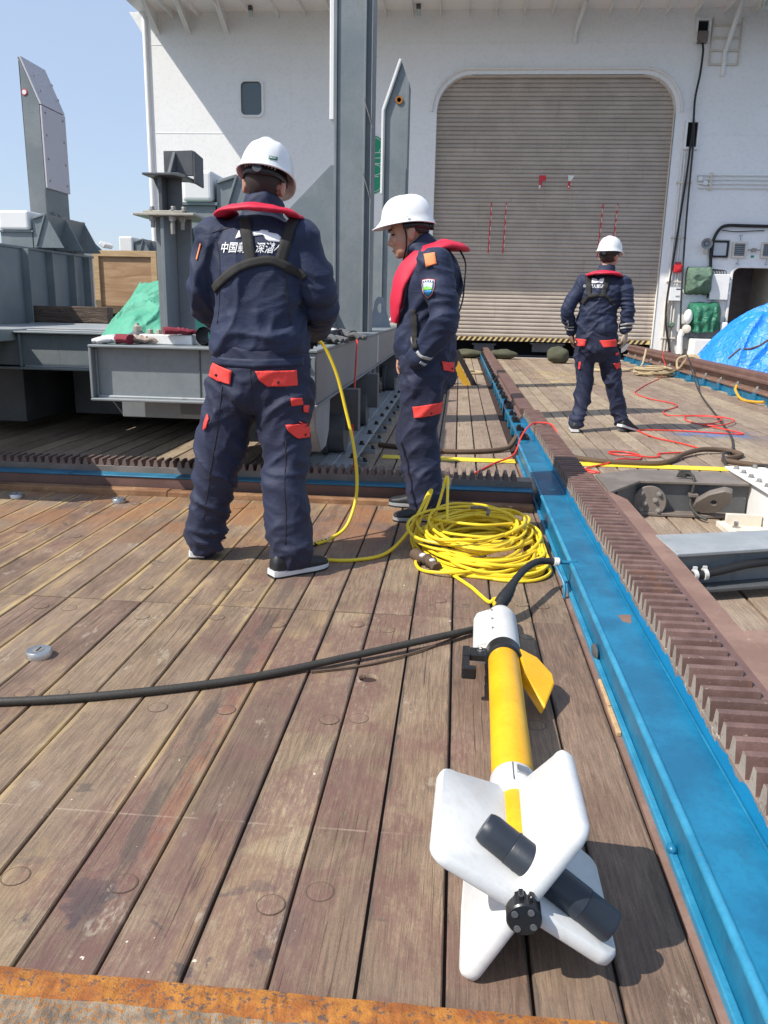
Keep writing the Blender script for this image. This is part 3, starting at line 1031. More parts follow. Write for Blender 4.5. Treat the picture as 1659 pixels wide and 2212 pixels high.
# ------------------------------------------------------------------ far right rail
rr = thing('deck_rail', 'rusty brown rail on blue feet beside the blue tarpaulin', 'rail', (4.15, 14, 0))
m = MB()
m.prism([(4.03, .25), (4.27, .25), (4.27, .28), (4.24, .30), (4.24, .34), (4.25, .365), (4.06, .375), (4.045, .35), (4.045, .30), (4.03, .28)], 'y', 6.5, 20.35)
m.build('rail_head', 'red_oxide', rr, .004)
m = MB()
m.box(3.99, 4.30, 6.5, 20.35, .115, .145)
m.box(4.10, 4.20, 6.5, 20.35, .145, .25)
m.build('sole_plate', 'brown_plate', rr, .003)
m = MB()
m.box(3.99, 4.25, 0, .14, .0, .115)
m.box(3.93, 4.0, -.02, .16, .0, .03)
_f2 = m.mesh('foot', 'teal_steel')
m = MB()
m.box(4.0, 4.06, 0, .12, .1455, .165)
bolt(m, (4.03, .06, .165), .02, .03)
_c2 = m.mesh('rail_clip', 'dull_bolt')
y = 6.6
while y < 20.1:
    inst('foot', _f2, rr, (0, y, 0))
    inst('rail_clip', _c2, rr, (0, y + .01, 0))
    y += .78
MB().box(4.02, 4.24, 6.5, 20.35, .0, .112).build('girder_web', 'blue_steel', rr)

# ------------------------------------------------------------------ grey launch carriage
car = thing('launch_carriage', 'grey painted steel launch carriage with tall guide posts and box beams', 'carriage', (-2.8, 8, 0))
ZT = .895


def part(mb, name, mat, parent=None, bevel=.004, seg=1):
    return mb.build(name, mat, parent or car, bevel, seg)


# front channel beam
m = MB()
m.box(-2.04, -1.001, 4.46, 4.60, .60, .88)
m.box(-2.045, -1.0, 4.40, 4.615, .880, ZT)
m.box(-2.045, -1.0, 4.40, 4.615, .585, .600)
m.box(-2.045, -2.028, 4.405, 4.612, .600, .880)
fb = part(m, 'front_beam', 'grey_steel')
m = MB()
m.tube([(-2.02, 4.455, .604), (-1.0, 4.455, .604)], .009, 6)
m.build('weld_bead', 'pale_grey_steel', fb)
m = MB()
m.tube([(-2.022, 4.452, .61), (-2.022, 4.452, .87)], .008, 6)
m.build('weld_bead', 'grey_steel', fb)
for x in (-1.43, -1.12):
    m = MB()
    m.tube([(x, 4.458, .605), (x + .003, 4.458, .875)], .0045, 6)
    m.build('weld_bead', 'dark_grey_steel', fb)
m = MB()
m.box(-.86, -.765, 4.385, 4.394, .66, .86)
m.build('end_lug', 'grey_steel', car, .003)
for z in (.70, .82):
    mm = MB()
    bolt(mm, (-.815, 4.385, z), .014, .02, (0, -1, 0))
    mm.build('bolt', 'dull_bolt', car)
# right side box beam
m = MB()
m.box(-1.0, -.762, 4.405, 15.5, .600, .880)
m.box(-1.01, -.752, 4.395, 15.5, .880, ZT + .002)
m.box(-1.01, -.752, 4.395, 15.5, .585, .600)
sb = part(m, 'side_beam', 'grey_steel')
m = MB()
m.prism([(7.77, .62), (7.87, .62), (7.87, .872), (7.77, .872)], 'x', -.7615, -.7595)
m.build('paper_label', 'label_pale', sb)
for (y0, y1) in ((10.6, 10.7), (12.2, 12.26)):
    MB().box(-.764, -.756, y0, y1, .6, .88).build('stiffener', 'grey_steel', sb)
part(MB().box(-2.0, -1.02, 4.72, 5.05, .455, .583), 'under_box', 'grey_steel')
part(MB().box(-1.62, -1.05, 4.66, 4.72, .49, .583), 'under_bracket', 'dark_grey_steel')
part(MB().box(-2.04, -1.012, 4.616, 6.55, .865, .884), 'shelf_plate', 'grey_steel')
# rear beam and platform
m = MB()
m.box(-5.2, -1.0, 6.50, 6.62, .60, .86)
m.box(-5.2, -1.0, 6.44, 6.66, .862, .878)
m.box(-5.2, -1.0, 6.44, 6.66, .57, .588)
m.box(-3.585, -3.57, 6.455, 6.5, .59, .86)
part(m, 'cross_beam', 'grey_steel')
m = MB()
m.tube([(-3.56, 6.495, .593), (-1.1, 6.495, .593)], .01, 6)
m.build('weld_bead', 'pale_grey_steel', car)
m = MB()
m.box(-5.2, -3.62, 6.2, 14.2, .80, .893)
m.box(-3.6, -1.012, 6.63, 14.2, .876, .888)
part(m, 'platform_plate', 'pale_grey_steel')
for (x0, x1, y0, y1, dz) in ((-3.58, -2.5, 6.72, 7.9, .004), (-2.48, -1.2, 6.9, 8.3, .005), (-4.3, -2.9, 8.0, 9.1, .006)):
    part(MB().box(x0, x1, y0, y1, .889, .897 + dz), 'cover_sheet', 'pale_grey_steel', None, .003)
# added left arm, kept out of view, shaped to shade the deck
m = MB()
m.prism([(-5.2, 4.1), (-2.62, 4.1), (-2.80, 4.5), (-3.70, 6.19), (-5.2, 6.19)], 'z', .60, .893)
part(m, 'shade_arm', 'grey_steel')
m = MB()
m.box(-5.2, -4.95, 6.63, 15.5, .585, .799)
part(m, 'left_beam', 'grey_steel')
# running gear
for (x, y) in ((-1.05, 8.3), (-1.05, 8.75), (-1.05, 11.2), (-1.05, 13.4)):
    m = MB()
    m.box(x, x + .03, y, y + .12, .14, .585)
    m.box(x - .02, x + .2, y + .12, y + .15, .14, .585)
    m.box(x + .15, x + .17, y - .02, y + .12, .14, .585)
    part(m, 'leg_post', 'grey_steel')
m = MB()
m.prism([(4.55, .58), (5.15, .58), (5.10, .36), (4.98, .27), (4.80, .27), (4.62, .42)], 'x', -.93, -.80)
part(m, 'bogie_cheek', 'pale_grey_steel', None, .008)
for y in (5.55, 6.9, 10.0, 12.6):
    m = MB()
    m.lathe([(.05, -.1), (.17, -.1), (.17, -.07), (.145, -.06), (.145, .05), (.05, .06)], (-.80, y, .285), (1, 0, 0), 28)
    w = part(m, 'wheel', 'dark_grey_steel', None, 0)
    m = MB()
    m.box(-.96, -.66, y - .06, y + .06, .30, .583)
    part(m, 'wheel_fork', 'dark_grey_steel')
part(MB().box(-1.6, -.98, 5.6, 6.5, .18, .5), 'drive_housing', 'dark_grey_steel')
part(MB().box(-5.0, -1.25, 8.2, 12.0, .06, .80), 'belly_filler', 'dark_grey_steel')  # added fillers under the platform that block light and keep the underside dark
part(MB().box(-5.0, -3.7, 6.7, 8.1, .10, .56), 'belly_filler', 'dark_grey_steel')
part(MB().box(-3.5, -1.7, 7.2, 8.1, .12, .56), 'belly_filler', 'dark_grey_steel')
part(MB().box(-5.1, -3.5, 3.9, 6.0, .8935, 1.75), 'shade_box', 'grey_steel')  # added unseen box on the arm, throws shade under the carriage
m = MB()
m.lathe([(.06, -.2), (.06, .2)], (-.82, 7.12, .36), (0, 0, 1), 18)
part(m, 'cylinder', 'bare_steel', None, 0)
for (pts) in ([(-.8, 7.3, .5), (-.74, 7.35, .42), (-.76, 7.5, .3), (-.82, 7.7, .22)], [(-.82, 7.2, .52), (-.72, 7.4, .45), (-.72, 7.55, .36)]):
    m = MB()
    m.tube(catmull(pts, 6), .018, 8)
    part(m, 'hydraulic_hose', 'black_hose', None, 0)
# bolted post on the front beam
post = MB()
post.box(-1.722, -1.665, 4.665, 4.678, .951, 1.592)
post.box(-1.672, -1.650, 4.60, 4.84, .951, 1.592)
post.box(-1.65, -1.56, 4.80, 4.815, .951, 1.592)
post = part(post, 'bolted_post', 'grey_steel', None, .003)
m = MB()
m.box(-1.817, -1.508, 4.58, 4.88, .8955, .951)
bp = m.build('base_block', 'white_trim', post, .004)
for (x, y) in ((-1.765, 4.62), (-1.715, 4.625), (-1.545, 4.62), (-1.765, 4.83), (-1.545, 4.83)):
    mm = MB()
    bolt(mm, (x, y, .951), .018, .024)
    mm.build('bolt', 'worn_flange', post)
m = MB()
m.box(-1.814, -1.47, 4.57, 4.95, 1.592, 1.606)
m.box(-1.77, -1.54, 4.60, 4.92, 1.607, 1.622)
m.build('mid_flange', 'worn_flange', post, .003)
for (x, y) in ((-1.72, 4.62), (-1.60, 4.62), (-1.55, 4.65), (-1.72, 4.88)):
    mm = MB()
    bolt(mm, (x, y, 1.622), .014, .02)
    mm.build('bolt', 'dull_bolt', post)
for (x, y, l) in ((-1.715, 4.61, .04), (-1.60, 4.60, .075), (-1.555, 4.63, .05)):
    mm = MB()
    mm.lathe([(.021, 0), (.021, .025)], (x, y, 1.592 - .026), n=6, sm=False)
    mm.lathe([(.012, -l), (.013, .0)], (x, y, 1.592 - .02), n=10)
    mm.build('bolt', 'dull_bolt', post)
m = MB()
m.box(-1.682, -1.660, 4.62, 4.82, 1.623, 1.812)
m.box(-1.66, -1.578, 4.70, 4.72, 1.623, 1.812)
m.prism([(-1.682, 1.66), (-1.682, 1.808), (-1.745, 1.808)], 'y', 4.71, 4.725)
m.prism([(-1.755, 1.814), (-1.55, 1.814), (-1.51, 1.80), (-1.51, 1.785), (-1.58, 1.80), (-1.755, 1.802)], 'y', 4.58, 4.85)
m.build('neck', 'dark_grey_steel', post, .003)
m = MB()
m.box(-1.672, -1.505, 4.70, 4.718, 1.815, 1.943)
m.prism([(4.70, 1.943), (4.85, 1.93), (4.85, 1.77), (4.70, 1.775)], 'x', -1.505, -1.492)
m.prism([(4.60, 1.815), (4.70, 1.815), (4.70, 1.94)], 'x', -1.62, -1.60)
m.build('head_bracket', 'dark_grey_steel', post, .003)
# tall guide column, right
col_ = MB()
col_.box(-1.165, -.915, 7.82, 7.84, ZT, 4.6)
col_.box(-.915, -.855, 7.84, 8.02, ZT, 4.6)
col_.box(-1.19, -1.165, 7.80, 8.10, ZT, 4.6)
col_.box(-.925, -.905, 7.79, 8.10, ZT, 4.6)
col_.box(-.86, -.848, 7.80, 8.10, ZT, 4.6)
col_.box(-1.165, -.915, 8.08, 8.10, ZT, 4.6)
col_ = part(col_, 'guide_column', 'grey_steel', None, .004)
MB().box(-1.232, -1.191, 7.80, 8.1, 2.745, 4.55).build('guide_pad', 'pad_white', col_, .006)
m = MB()
m.prism([(-1.19, 2.39), (-1.24, 2.39), (-1.62, 2.02), (-2.15, 1.45), (-2.15, ZT), (-1.19, ZT)], 'y', 7.93, 7.955)
m.build('gusset_plate', 'grey_steel', col_, .003)
m = MB()
m.tube([(-1.195, 7.92, .9), (-1.195, 7.92, 2.38)], .012, 6)
m.build('weld_bead', 'pale_grey_steel', col_)
m = MB()
m.prism([(-1.24, ZT), (-1.19, ZT), (-1.19, 1.12)], 'y', 7.8, 7.82)
m.prism([(7.6, ZT), (7.8, ZT), (7.8, 1.10)], 'x', -1.19, -1.17)
m.build('foot_gusset', 'grey_steel', col_, .003)
for (z0, z1) in ((2.30, 2.05), (2.92, 2.68)):
    m = MB()
    m.tube(catmull([(-.925, 7.787, z0), (-.88, 7.792, (z0 + z1) / 2 - .01), (-.845, 7.80, z1)], 5), .004, 6)
    m.build('lashing_wire', 'dull_bolt', col_)


# right guide horn behind the column
m = MB()
m.prism([(-1.065, .895), (-.80, .895), (-.80, 2.62), (-.79, 3.97), (-.865, 4.17), (-1.065, 3.60)], 'y', 11.42, 11.44)
m.prism([(-.80, .895), (-.765, .895), (-.765, 3.93), (-.79, 3.97), (-.80, 3.97)], 'y', 11.38, 11.72)
m.prism([(-1.085, .895), (-1.065, .895), (-1.065, 3.6), (-.865, 4.17), (-.88, 4.18), (-1.085, 3.605)], 'y', 11.38, 11.72)
h1 = part(m, 'guide_horn', 'grey_steel', None, .003)
m = MB()
m.prism([(-1.115, 2.59), (-1.087, 2.59), (-1.087, 3.60), (-.875, 4.20), (-.90, 4.21), (-1.115, 3.61)], 'y', 11.39, 11.71)
m.build('guide_pad', 'pad_white', h1, .004)
m = MB()
m.lathe([(.05, 0), (.05, .012), (.028, .012), (.028, 0)], (-.893, 11.415, 3.73), (0, -1, 0), 20)
m.build('pin_boss', 'rust', h1)
m = MB()
m.prism([(-1.09, 2.26), (-1.09, ZT), (-1.9, ZT), (-1.3, 2.09)], 'y', 11.48, 11.5)
m.build('gusset_plate', 'grey_steel', h1, .003)
MB().box(-.86, -.78, 11.37, 11.40, ZT, 2.9).build('flange_strip', 'grey_steel', h1)
# left guide horn
m = MB()
m.prism([(-5.975, .895), (-5.745, .895), (-5.745, 3.68), (-5.985, 4.24), (-5.975, 2.2)], 'y', 11.40, 11.42)
m.prism([(-5.745, .895), (-5.73, .895), (-5.73, 3.68), (-5.97, 4.25), (-5.985, 4.24), (-5.745, 3.66)], 'y', 11.38, 12.05)
m.prism([(-5.745, .895), (-5.735, .895), (-5.735, 2.6), (-5.745, 2.6)], 'y', 11.38, 12.05)
m.box(-5.985, -5.97, 11.40, 12.05, .895, 4.2)
h2 = part(m, 'guide_horn', 'grey_steel', None, .003)
PX = -5.728
m = MB()
m.prism([(PX, 2.62), (PX + .028, 2.62), (PX + .028, 3.66), (PX, 3.66)], 'y', 11.385, 12.06)
p1_ = m.build('guide_pad', 'pad_grey', h2, .004)
m = MB()
m.prism([(PX, 3.67), (PX + .028, 3.675), (-5.945, 4.262), (-5.968, 4.25)], 'y', 11.385, 12.06)
m.build('guide_pad', 'pad_grey', h2, .004)
for z in (2.72, 3.0, 3.3, 3.58):
    for y in (11.47, 11.97):
        mm = MB()
        mm.lathe([(.016, 0), (.016, .006)], (PX + .028, y, z), (1, 0, 0), 10)
        mm.build('pad_bolt', 'dull_bolt', h2)
for (x, z) in ((-5.765, 3.84), (-5.84, 4.03)):
    for y in (11.47, 11.97):
        mm = MB()
        mm.lathe([(.016, 0), (.016, .006)], (x + .022, y, z + .01), (.92, 0, .38), 10)
        mm.build('pad_bolt', 'dull_bolt', h2)
m = MB()
m.lathe([(.042, 0), (.042, .006)], (-5.93, 11.399, 3.82), (0, -1, 0), 18)
m.lathe([(.03, .006), (.03, .01)], (-5.93, 11.399, 3.82), (0, -1, 0), 14, 1)
m.build('pin_boss', ['tape_red', 'pad_white'], h2)
for i in range(4):
    y = 11.5 + i * .17
    m = MB()
    m.prism([(-5.72, 2.33 - .02 * i), (-5.72, .9), (-4.55, .9), (-4.6, 1.25)], 'y', y, y + .018)
    m.build('brace_plate', 'grey_steel', h2)
# left fender wall with pads
m = MB()
m.box(-4.46, -4.40, 6.7, 9.75, .894, 1.62)
m.box(-4.9, -4.385, 6.65, 9.78, 1.62, 1.645)
for y in (7.45, 8.12, 8.62, 9.12, 9.5):
    m.box(-4.40, -4.32, y, y + .015, .894, 1.62)
fw = part(m, 'fender_wall', 'grey_steel', None, .003)


def fender(y0, y1, xa, xb, zb, zt, side, nm):
    """white pad on a chamfered bracket; side=+1 the ribbed slope faces right"""
    c = MB()
    wv = side * .30
    c.box(min(xa, xb) - .01, max(xa, xb) + .01, y0 + .02, y1 + .3, zb - .17, zb - .02)
    c.box(min(xa, xb) - .03, max(xa, xb) + .03, y0, y1 + .3, zb - .02, zb)
    xi = max(xa, xb) if side > 0 else min(xa, xb)
    for y in (y0 + .02, (y0 + y1) / 2, y1):
        c.prism([(xi + .02 * side, zb - .17), (xi + .02 * side, zt - .06), (xi + .16 * side, zt - .02), (xi + .34 * side, zb - .17)], 'y', y, y + .015)
    c.prism([(xi + .03 * side, zt - .07), (xi + .16 * side, zt - .03), (xi + .16 * side, zt - .045), (xi + .03 * side, zt - .085)], 'y', y0, y1 + .02)
    c.prism([(xi + .16 * side, zt - .03), (xi + .175 * side, zt - .03), (xi + .06 * side, zb - .15), (xi + .04 * side, zb - .15)], 'y', y0, y1 + .02)
    b = part(c, 'fender_bracket', 'grey_steel', None, .003)
    MB().box(xa, xb, y0 - .02, y1 + .15, zb + .002, zt).build('fender_pad', 'pad_white', b, .025, 3)
    return b


fender(8.40, 9.3, -4.75, -4.43, 1.82, 2.01, 1, 'left')
b = fender(5.75, 6.9, -1.92, -1.71, 1.80, 2.005, 1, 'right')
m = MB()
m.box(-1.95, -1.30, 6.2, 6.24, .8855, 1.629)
m.box(-1.33, -1.28, 5.9, 6.9, .885, 1.629)
m.box(-1.97, -1.92, 5.9, 6.9, .885, 1.629)
part(m, 'fender_stand', 'grey_steel', None, .003)
bb = fender(12.9, 13.6, -5.36, -5.14, 1.88, 2.115, 1, 'far')
part(MB().box(-5.45, -4.7, 12.95, 13.5, .894, 1.709), 'fender_stand', 'grey_steel')
m = MB()
m.box(-5.75, -5.45, 12.95, 13.3, .894, 1.9)
part(m, 'winch_stand', 'grey_steel')
m = MB()
m.box(-5.70, -5.60, 12.88, 13.2, 1.93, 2.0, M=Matrix.Translation((-5.6, 13, 1.95)) @ Matrix.Rotation(rad(35), 4, 'Y') @ Matrix.Translation((5.6, -13, -1.95)))
part(m, 'winch_cover', 'pad_white', None, .01)
# lifting eye and plate on the side beam
plate2d('lifting_eye', [(9.45, 0), (9.95, 0)] + circ(9.7, .22, .13, 12, 0, PI, True), [circ(9.7, .22, .055, 14)], .045, 'grey_steel', car, lambda u, v, w: (-.93 + (u - 9.7) * .45, 9.7 + (u - 9.7) * .9 + w, ZT + .003 + v))
part(MB().box(-1.0, -.77, 10.4, 11.35, ZT + .002, .925), 'packing_plate', 'worn_flange')
m = MB()
m.tube(catmull([(-.98, 10.5, .93), (-.95, 10.6, .99), (-.9, 10.7, .95), (-.86, 10.75, 1.0), (-.82, 10.8, .94)], 5), .02, 7)
part(m, 'rag_strip', 'label_pale', None, 0)

# grey bolted track under the carriage
trk = thing('carriage_track', 'grey flanged track bolted to the deck under the carriage wheels', 'track', (-.8, 10, 0))
m = MB()
m.box(-.97, -.66, 5.05, 16, .105, .13)
m.box(-.90, -.73, 5.05, 16, .0, .105)
m.box(-.86, -.77, 5.05, 16, .13, .142)
m.build('track_beam', 'pale_grey_steel', trk, .003)
_ft = MB()
_ft.box(-1.0, -.62, 0, .10, .0, .03)
_ft.prism([(-.73, .03), (-.64, .03), (-.73, .104)], 'y', .03, .05)
_ft_me = _ft.mesh('foot', 'pale_grey_steel')
_bl = MB()
bolt(_bl, (0, 0, 0), .016, .024)
_bl_me = _bl.mesh('bolt', 'black_plastic')
y = 5.2
while y < 15.8:
    inst('foot', _ft_me, trk, (0, y, 0))
    inst('bolt', _bl_me, trk, (-.685, y + .2, .13))
    inst('bolt', _bl_me, trk, (-.645, y + .05, .03))
    y += .55
# hazard-striped trestle behind
hz = thing('hazard_trestle', 'yellow and black striped trestle standing behind the man in profile', 'trestle', (-.5, 12.5, 0))
m = MB()
m.box(-.95, -.12, 12.5, 12.56, .52, .60)
m.build('top_bar', 'brick_brown', hz, .004)
for x in (-.9, -.55, -.2):
    MB().prism([(x, .52), (x + .12, .52), (x + .42, .0), (x + .30, .0)], 'y', 12.51, 12.55).build('striped_brace', 'hazard_amber', hz)
    MB().prism([(x + .13, .52), (x + .22, .52), (x + .52, .0), (x + .43, .0)], 'y', 12.512, 12.552).build('striped_brace', 'hazard_black', hz)

# crate and timber on the platform
cr_ = thing('wooden_crate', 'plywood crate with pine battens standing on the grey platform', 'crate', (-4.1, 10.3, .9))
CX0, CX1, CY0, CY1, CZ0, CZ1 = -4.50, -3.70, 10.0, 10.8, .98, 1.73
MB().box(CX0 + .02, CX1 - .02, CY0 + .03, CY1 - .03, CZ0 + .02, CZ1 - .005).build('panel', 'plywood', cr_)
for (a, b_, c, d) in ((CX0, CX1, CZ1 - .07, CZ1), (CX0, CX1, CZ0, CZ0 + .08), (CX0, CX0 + .07, CZ0 + .08, CZ1 - .07), (CX1 - .07, CX1, CZ0 + .08, CZ1 - .07)):
    MB().box(a, b_, CY0, CY0 + .03, c, d).build('batten', 'pine', cr_, .003)
for (a, b_, c, d) in ((CY0 + .03, CY1, CZ1 - .07, CZ1), (CY0 + .03, CY1, CZ0, CZ0 + .08), (CY0 + .03, CY0 + .1, CZ0 + .08, CZ1 - .07), (CY1 - .07, CY1, CZ0 + .08, CZ1 - .07)):
    MB().box(CX1 - .02, CX1 + .008, a, b_, c, d).build('batten', 'pine', cr_, .003)
for x in (CX0 + .05, -4.13, CX1 - .15):
    MB().box(x, x + .1, CY0 + .02, CY1, .889, CZ0).build('skid', 'old_timber', cr_)
tb = MB()
tb.box(-.40, .40, -.08, .08, 0, .165)
tb = tb.build('timber_baulk', 'old_timber', None, .012, 2, local=True)
tb.location = (-3.99, 8.3, .905)
tb.rotation_euler = (0, 0, rad(3))
tag(tb, 'dark weathered timber baulk lying on the platform before the crate', 'timber')

# ------------------------------------------------------------------ steel transfer frame right of the rack
fr_ = thing('transfer_frame', 'grey brown steel frame with round bolted flange between rack and white box', 'steel frame', (1.3, 4, 0))
ZF = .20
# far beam: plate with chamfered left end, web facing the camera
m = MB()
m.prism([(.84, 4.30), (1.07, 4.64), (1.685, 4.66), (1.685, 4.98), (1.10, 4.99), (.95, 4.86), (.84, 4.78)], 'z', ZF - .016, ZF)
m.build('top_plate', 'grey_brown', fr_, .003)
m = MB()
m.prism([(.905, 4.42), (1.07, 4.67), (1.685, 4.69), (1.685, 4.71), (1.06, 4.69), (.89, 4.43)], 'z', .0, ZF - .017)
m.build('web', 'dark_grey_steel', fr_)
m = MB()
m.box(1.0, 1.685, 4.60, 4.69, .004, .022)
m.build('bottom_flange', 'grey_brown', fr_, .003)
# round bolted flange
DC = Vector((1.135, 4.655, .078))
ax = Vector((-.12, -1, .10)).normalized()
m = MB()
m.lathe([(.092, -.02), (.092, .03), (.088, .034), (0, .034)], DC, ax, 32)
fl = m.build('round_flange', 'grey_brown', fr_)
U = Vector((1, 0, 0)) - ax * ax.x
U.normalize()
V = ax.cross(U)
for (a, r_) in ((45, .068), (135, .068), (225, .068), (315, .068), (20, .03), (200, .03)):
    mm = MB()
    c = DC + ax * .034 + (U * math.cos(rad(a)) + V * math.sin(rad(a))) * r_
    bolt(mm, c, .0105, .016, ax)
    mm.build('bolt', 'dull_bolt', fl)
# leaf-shaped lug
pts = [(-.10, -.06), (-.045, -.085), (.03, -.07), (.095, .01), (.10, .075), (.055, .085), (-.02, .05), (-.085, -.01)]
Mx = Matrix.Translation((1.455, 4.56, .105)) @ Matrix.Rotation(rad(-18), 4, 'Z') @ Matrix.Rotation(rad(24), 4, 'X')
plate2d('lug_plate', pts, [circ(.01, .0, .016, 10)], .05, 'grey_brown', fr_, lambda u, v, w: Mx @ Vector((u, w, v)), .004)
# clamped cable on the far beam
m = MB()
m.tube(catmull([(1.33, 4.76, .222), (1.36, 4.72, .235), (1.375, 4.68, .222), (1.375, 4.655, .18), (1.365, 4.645, .12), (1.36, 4.62, .07), (1.38, 4.55, .035), (1.42, 4.5, .02)], 6), .0085, 8)
m.build('cable_tail', 'black_hose', fr_)
m = MB()
m.box(1.35, 1.40, 4.625, 4.672, .115, .135)
m.build('cable_clamp', 'grey_brown', fr_, .003)
m = MB()
for q in range(5):
    m.tube(catmull([(1.30 + .012 * q, 4.74, .21), (1.315 + .01 * q, 4.755, .235), (1.33 + .01 * q, 4.75, .245), (1.345 + .008 * q, 4.735, .215)], 4), .006, 6)
k_ = m.build('cable_knot', 'black_hose', fr_)
k_['kind'] = 'stuff'
# white machinery box with bolted lid
bx_ = thing('bolted_box', 'white steel box with a bolted flange lid at the end of the yellow line', 'box', (2.1, 4.6, 0))
m = MB()
m.box(1.70, 3.0, 3.66, 5.05, .0, .205)
m.build('box_body', 'white_trim', bx_, .004)
m = MB()
m.box(1.675, 3.02, 3.64, 5.09, .206, .222)
m.build('lid', 'white_trim', bx_, .003)
for i in range(11):
    mm = MB()
    bolt(mm, (1.715, 3.72 + i * .128, .222), .013, .018)
    mm.build('bolt', 'dull_bolt', bx_)
for i in range(8):
    mm = MB()
    bolt(mm, (1.84 + i * .14, 5.05, .222), .013, .018)
    mm.build('bolt', 'dull_bolt', bx_)
# angle bracket between
m = MB()
m.box(1.50, 1.69, 4.43, 4.45, .0, .075)
m.box(1.50, 1.69, 4.33, 4.43, .0, .012)
m.build('angle_bracket', 'cream_paint', fr_, .002)
mm = MB()
bolt(mm, (1.54, 4.38, .012), .013, .03)
mm.build('bolt', 'bare_steel', fr_)
MB().box(1.455, 1.50, 3.70, 4.45, .0, .03).build('floor_strip', 'cream_paint', fr_, .002)
# near beam
m = MB()
m.prism([(.905, 3.18), (1.40, 3.36), (2.6, 3.78), (2.6, 4.02), (1.45, 3.64), (.885, 3.46)], 'z', ZF - .016, ZF)
m.build('top_plate', 'pale_grey_steel', fr_, .003)
m = MB()
m.prism([(.93, 3.225), (1.40, 3.40), (2.6, 3.82), (2.6, 3.84), (1.40, 3.42), (.93, 3.245)], 'z', .055, ZF - .017)
m.build('web', 'grey_steel', fr_)
m = MB()
m.prism([(.93, 3.15), (2.6, 3.74), (2.6, 3.90), (.93, 3.31)], 'z', .04, .054)
m.build('bottom_flange', 'dark_grey_steel', fr_, .002)
m = MB()
m.prism([(.905, 1.2), (2.4, 1.2), (2.4, 2.9), (1.4, 2.55), (1.0, 2.42), (.905, 2.40)], 'z', ZF - .02, ZF - .006)
m.build('cover_plate', 'brown_plate', fr_, .003)
MB().box(.95, 2.4, 1.2, 1.26, .0, ZF - .021).build('web', 'dark_grey_steel', fr_)
# black hose end with white clamps
hs = thing('capped_hose', 'black hose with two white clamps along the grey cross beam', 'hose', (1.1, 3.3, .1))
m = MB()
hp = catmull([(.93, 3.20, .105), (1.0, 3.215, .105), (1.10, 3.25, .115), (1.25, 3.31, .135), (1.45, 3.40, .128), (1.8, 3.52, .10), (2.3, 3.7, .08)], 8)
m.tube(hp, .017, 10)
m.build('hose_body', 'black_rubber', hs)
for (y, x, rr_) in ((3.213, .992, .023), (3.228, 1.035, .025)):
    m = MB()
    m.lathe([(rr_, -.008), (rr_, .008)], (x, y, .106), (1, .33, .08), 18)
    m.box(x - .008, x + .008, y - .006, y + .006, .125, .14)
    m.build('hose_clamp', 'poly_white', hs)

# ------------------------------------------------------------------ yellow towfish with white fins
fish = thing('towfish', 'yellow and white towed instrument with four white tail fins', 'towfish', (.155, 1.9, 0))
A0 = Vector((.149, 1.17, .157))       # tail hub
A1 = Vector((.188, 2.70, .085))       # nose
AX = (A1 - A0).normalized()
SX = AX.cross(Vector((0, 0, 1))).normalized()
UP = SX.cross(AX)
LEN = (A1 - A0).length


def ap(d, r=0., ang=0.):
    return A0 + AX * d + (SX * math.cos(rad(ang)) + UP * math.sin(rad(ang))) * r


m = MB()
m.lathe([(.0, .10), (.036, .10), (.038, .37), (.038, .42)], A0, AX, 40)
m.lathe([(.036, .42), (.0465, .44), (.0465, 1.145), (0, 1.145)], A0, AX, 48)
tube_ = m.build('body_tube', 'gel_yellow', fish)
m = MB()
m.lathe([(.0, .172), (.0045, .172)], ap(0, .0355, 80) - AX * 0, AX, 8)
c0 = ap(.155, .0352, 88)
m = MB()
m.lathe([(.0075, 0), (.0075, .0012), (.004, .002)], c0, UP, 14)
m.build('vent_screw', 'dark_grey_steel', tube_)
# split collar
m = MB()
m.lathe([(.037, .315), (.047, .325), (.051, .345), (.051, .402), (.047, .41), (.0455, .412)], A0, AX, 40)
col2 = m.build('collar', 'poly_white', fish)
m = MB()
for a in (0, 90, 180, 270):
    pass
m.tube([ap(d, .0515, 95) for d in (.33, .36, .40)], .0012, 5)
m.build('split_line', 'dark_grey_steel', col2)
cc = ap(.37, .0495, 72)
rot = Matrix((SX, AX, UP)).transposed().to_4x4()
m = MB()
m.box(-.013, .013, -.014, .014, 0, .006, M=Matrix.Translation(cc) @ rot @ Matrix.Rotation(rad(18), 4, 'Y'))
m.build('latch', 'bare_steel', col2, .001)
# fins
TH = .0135


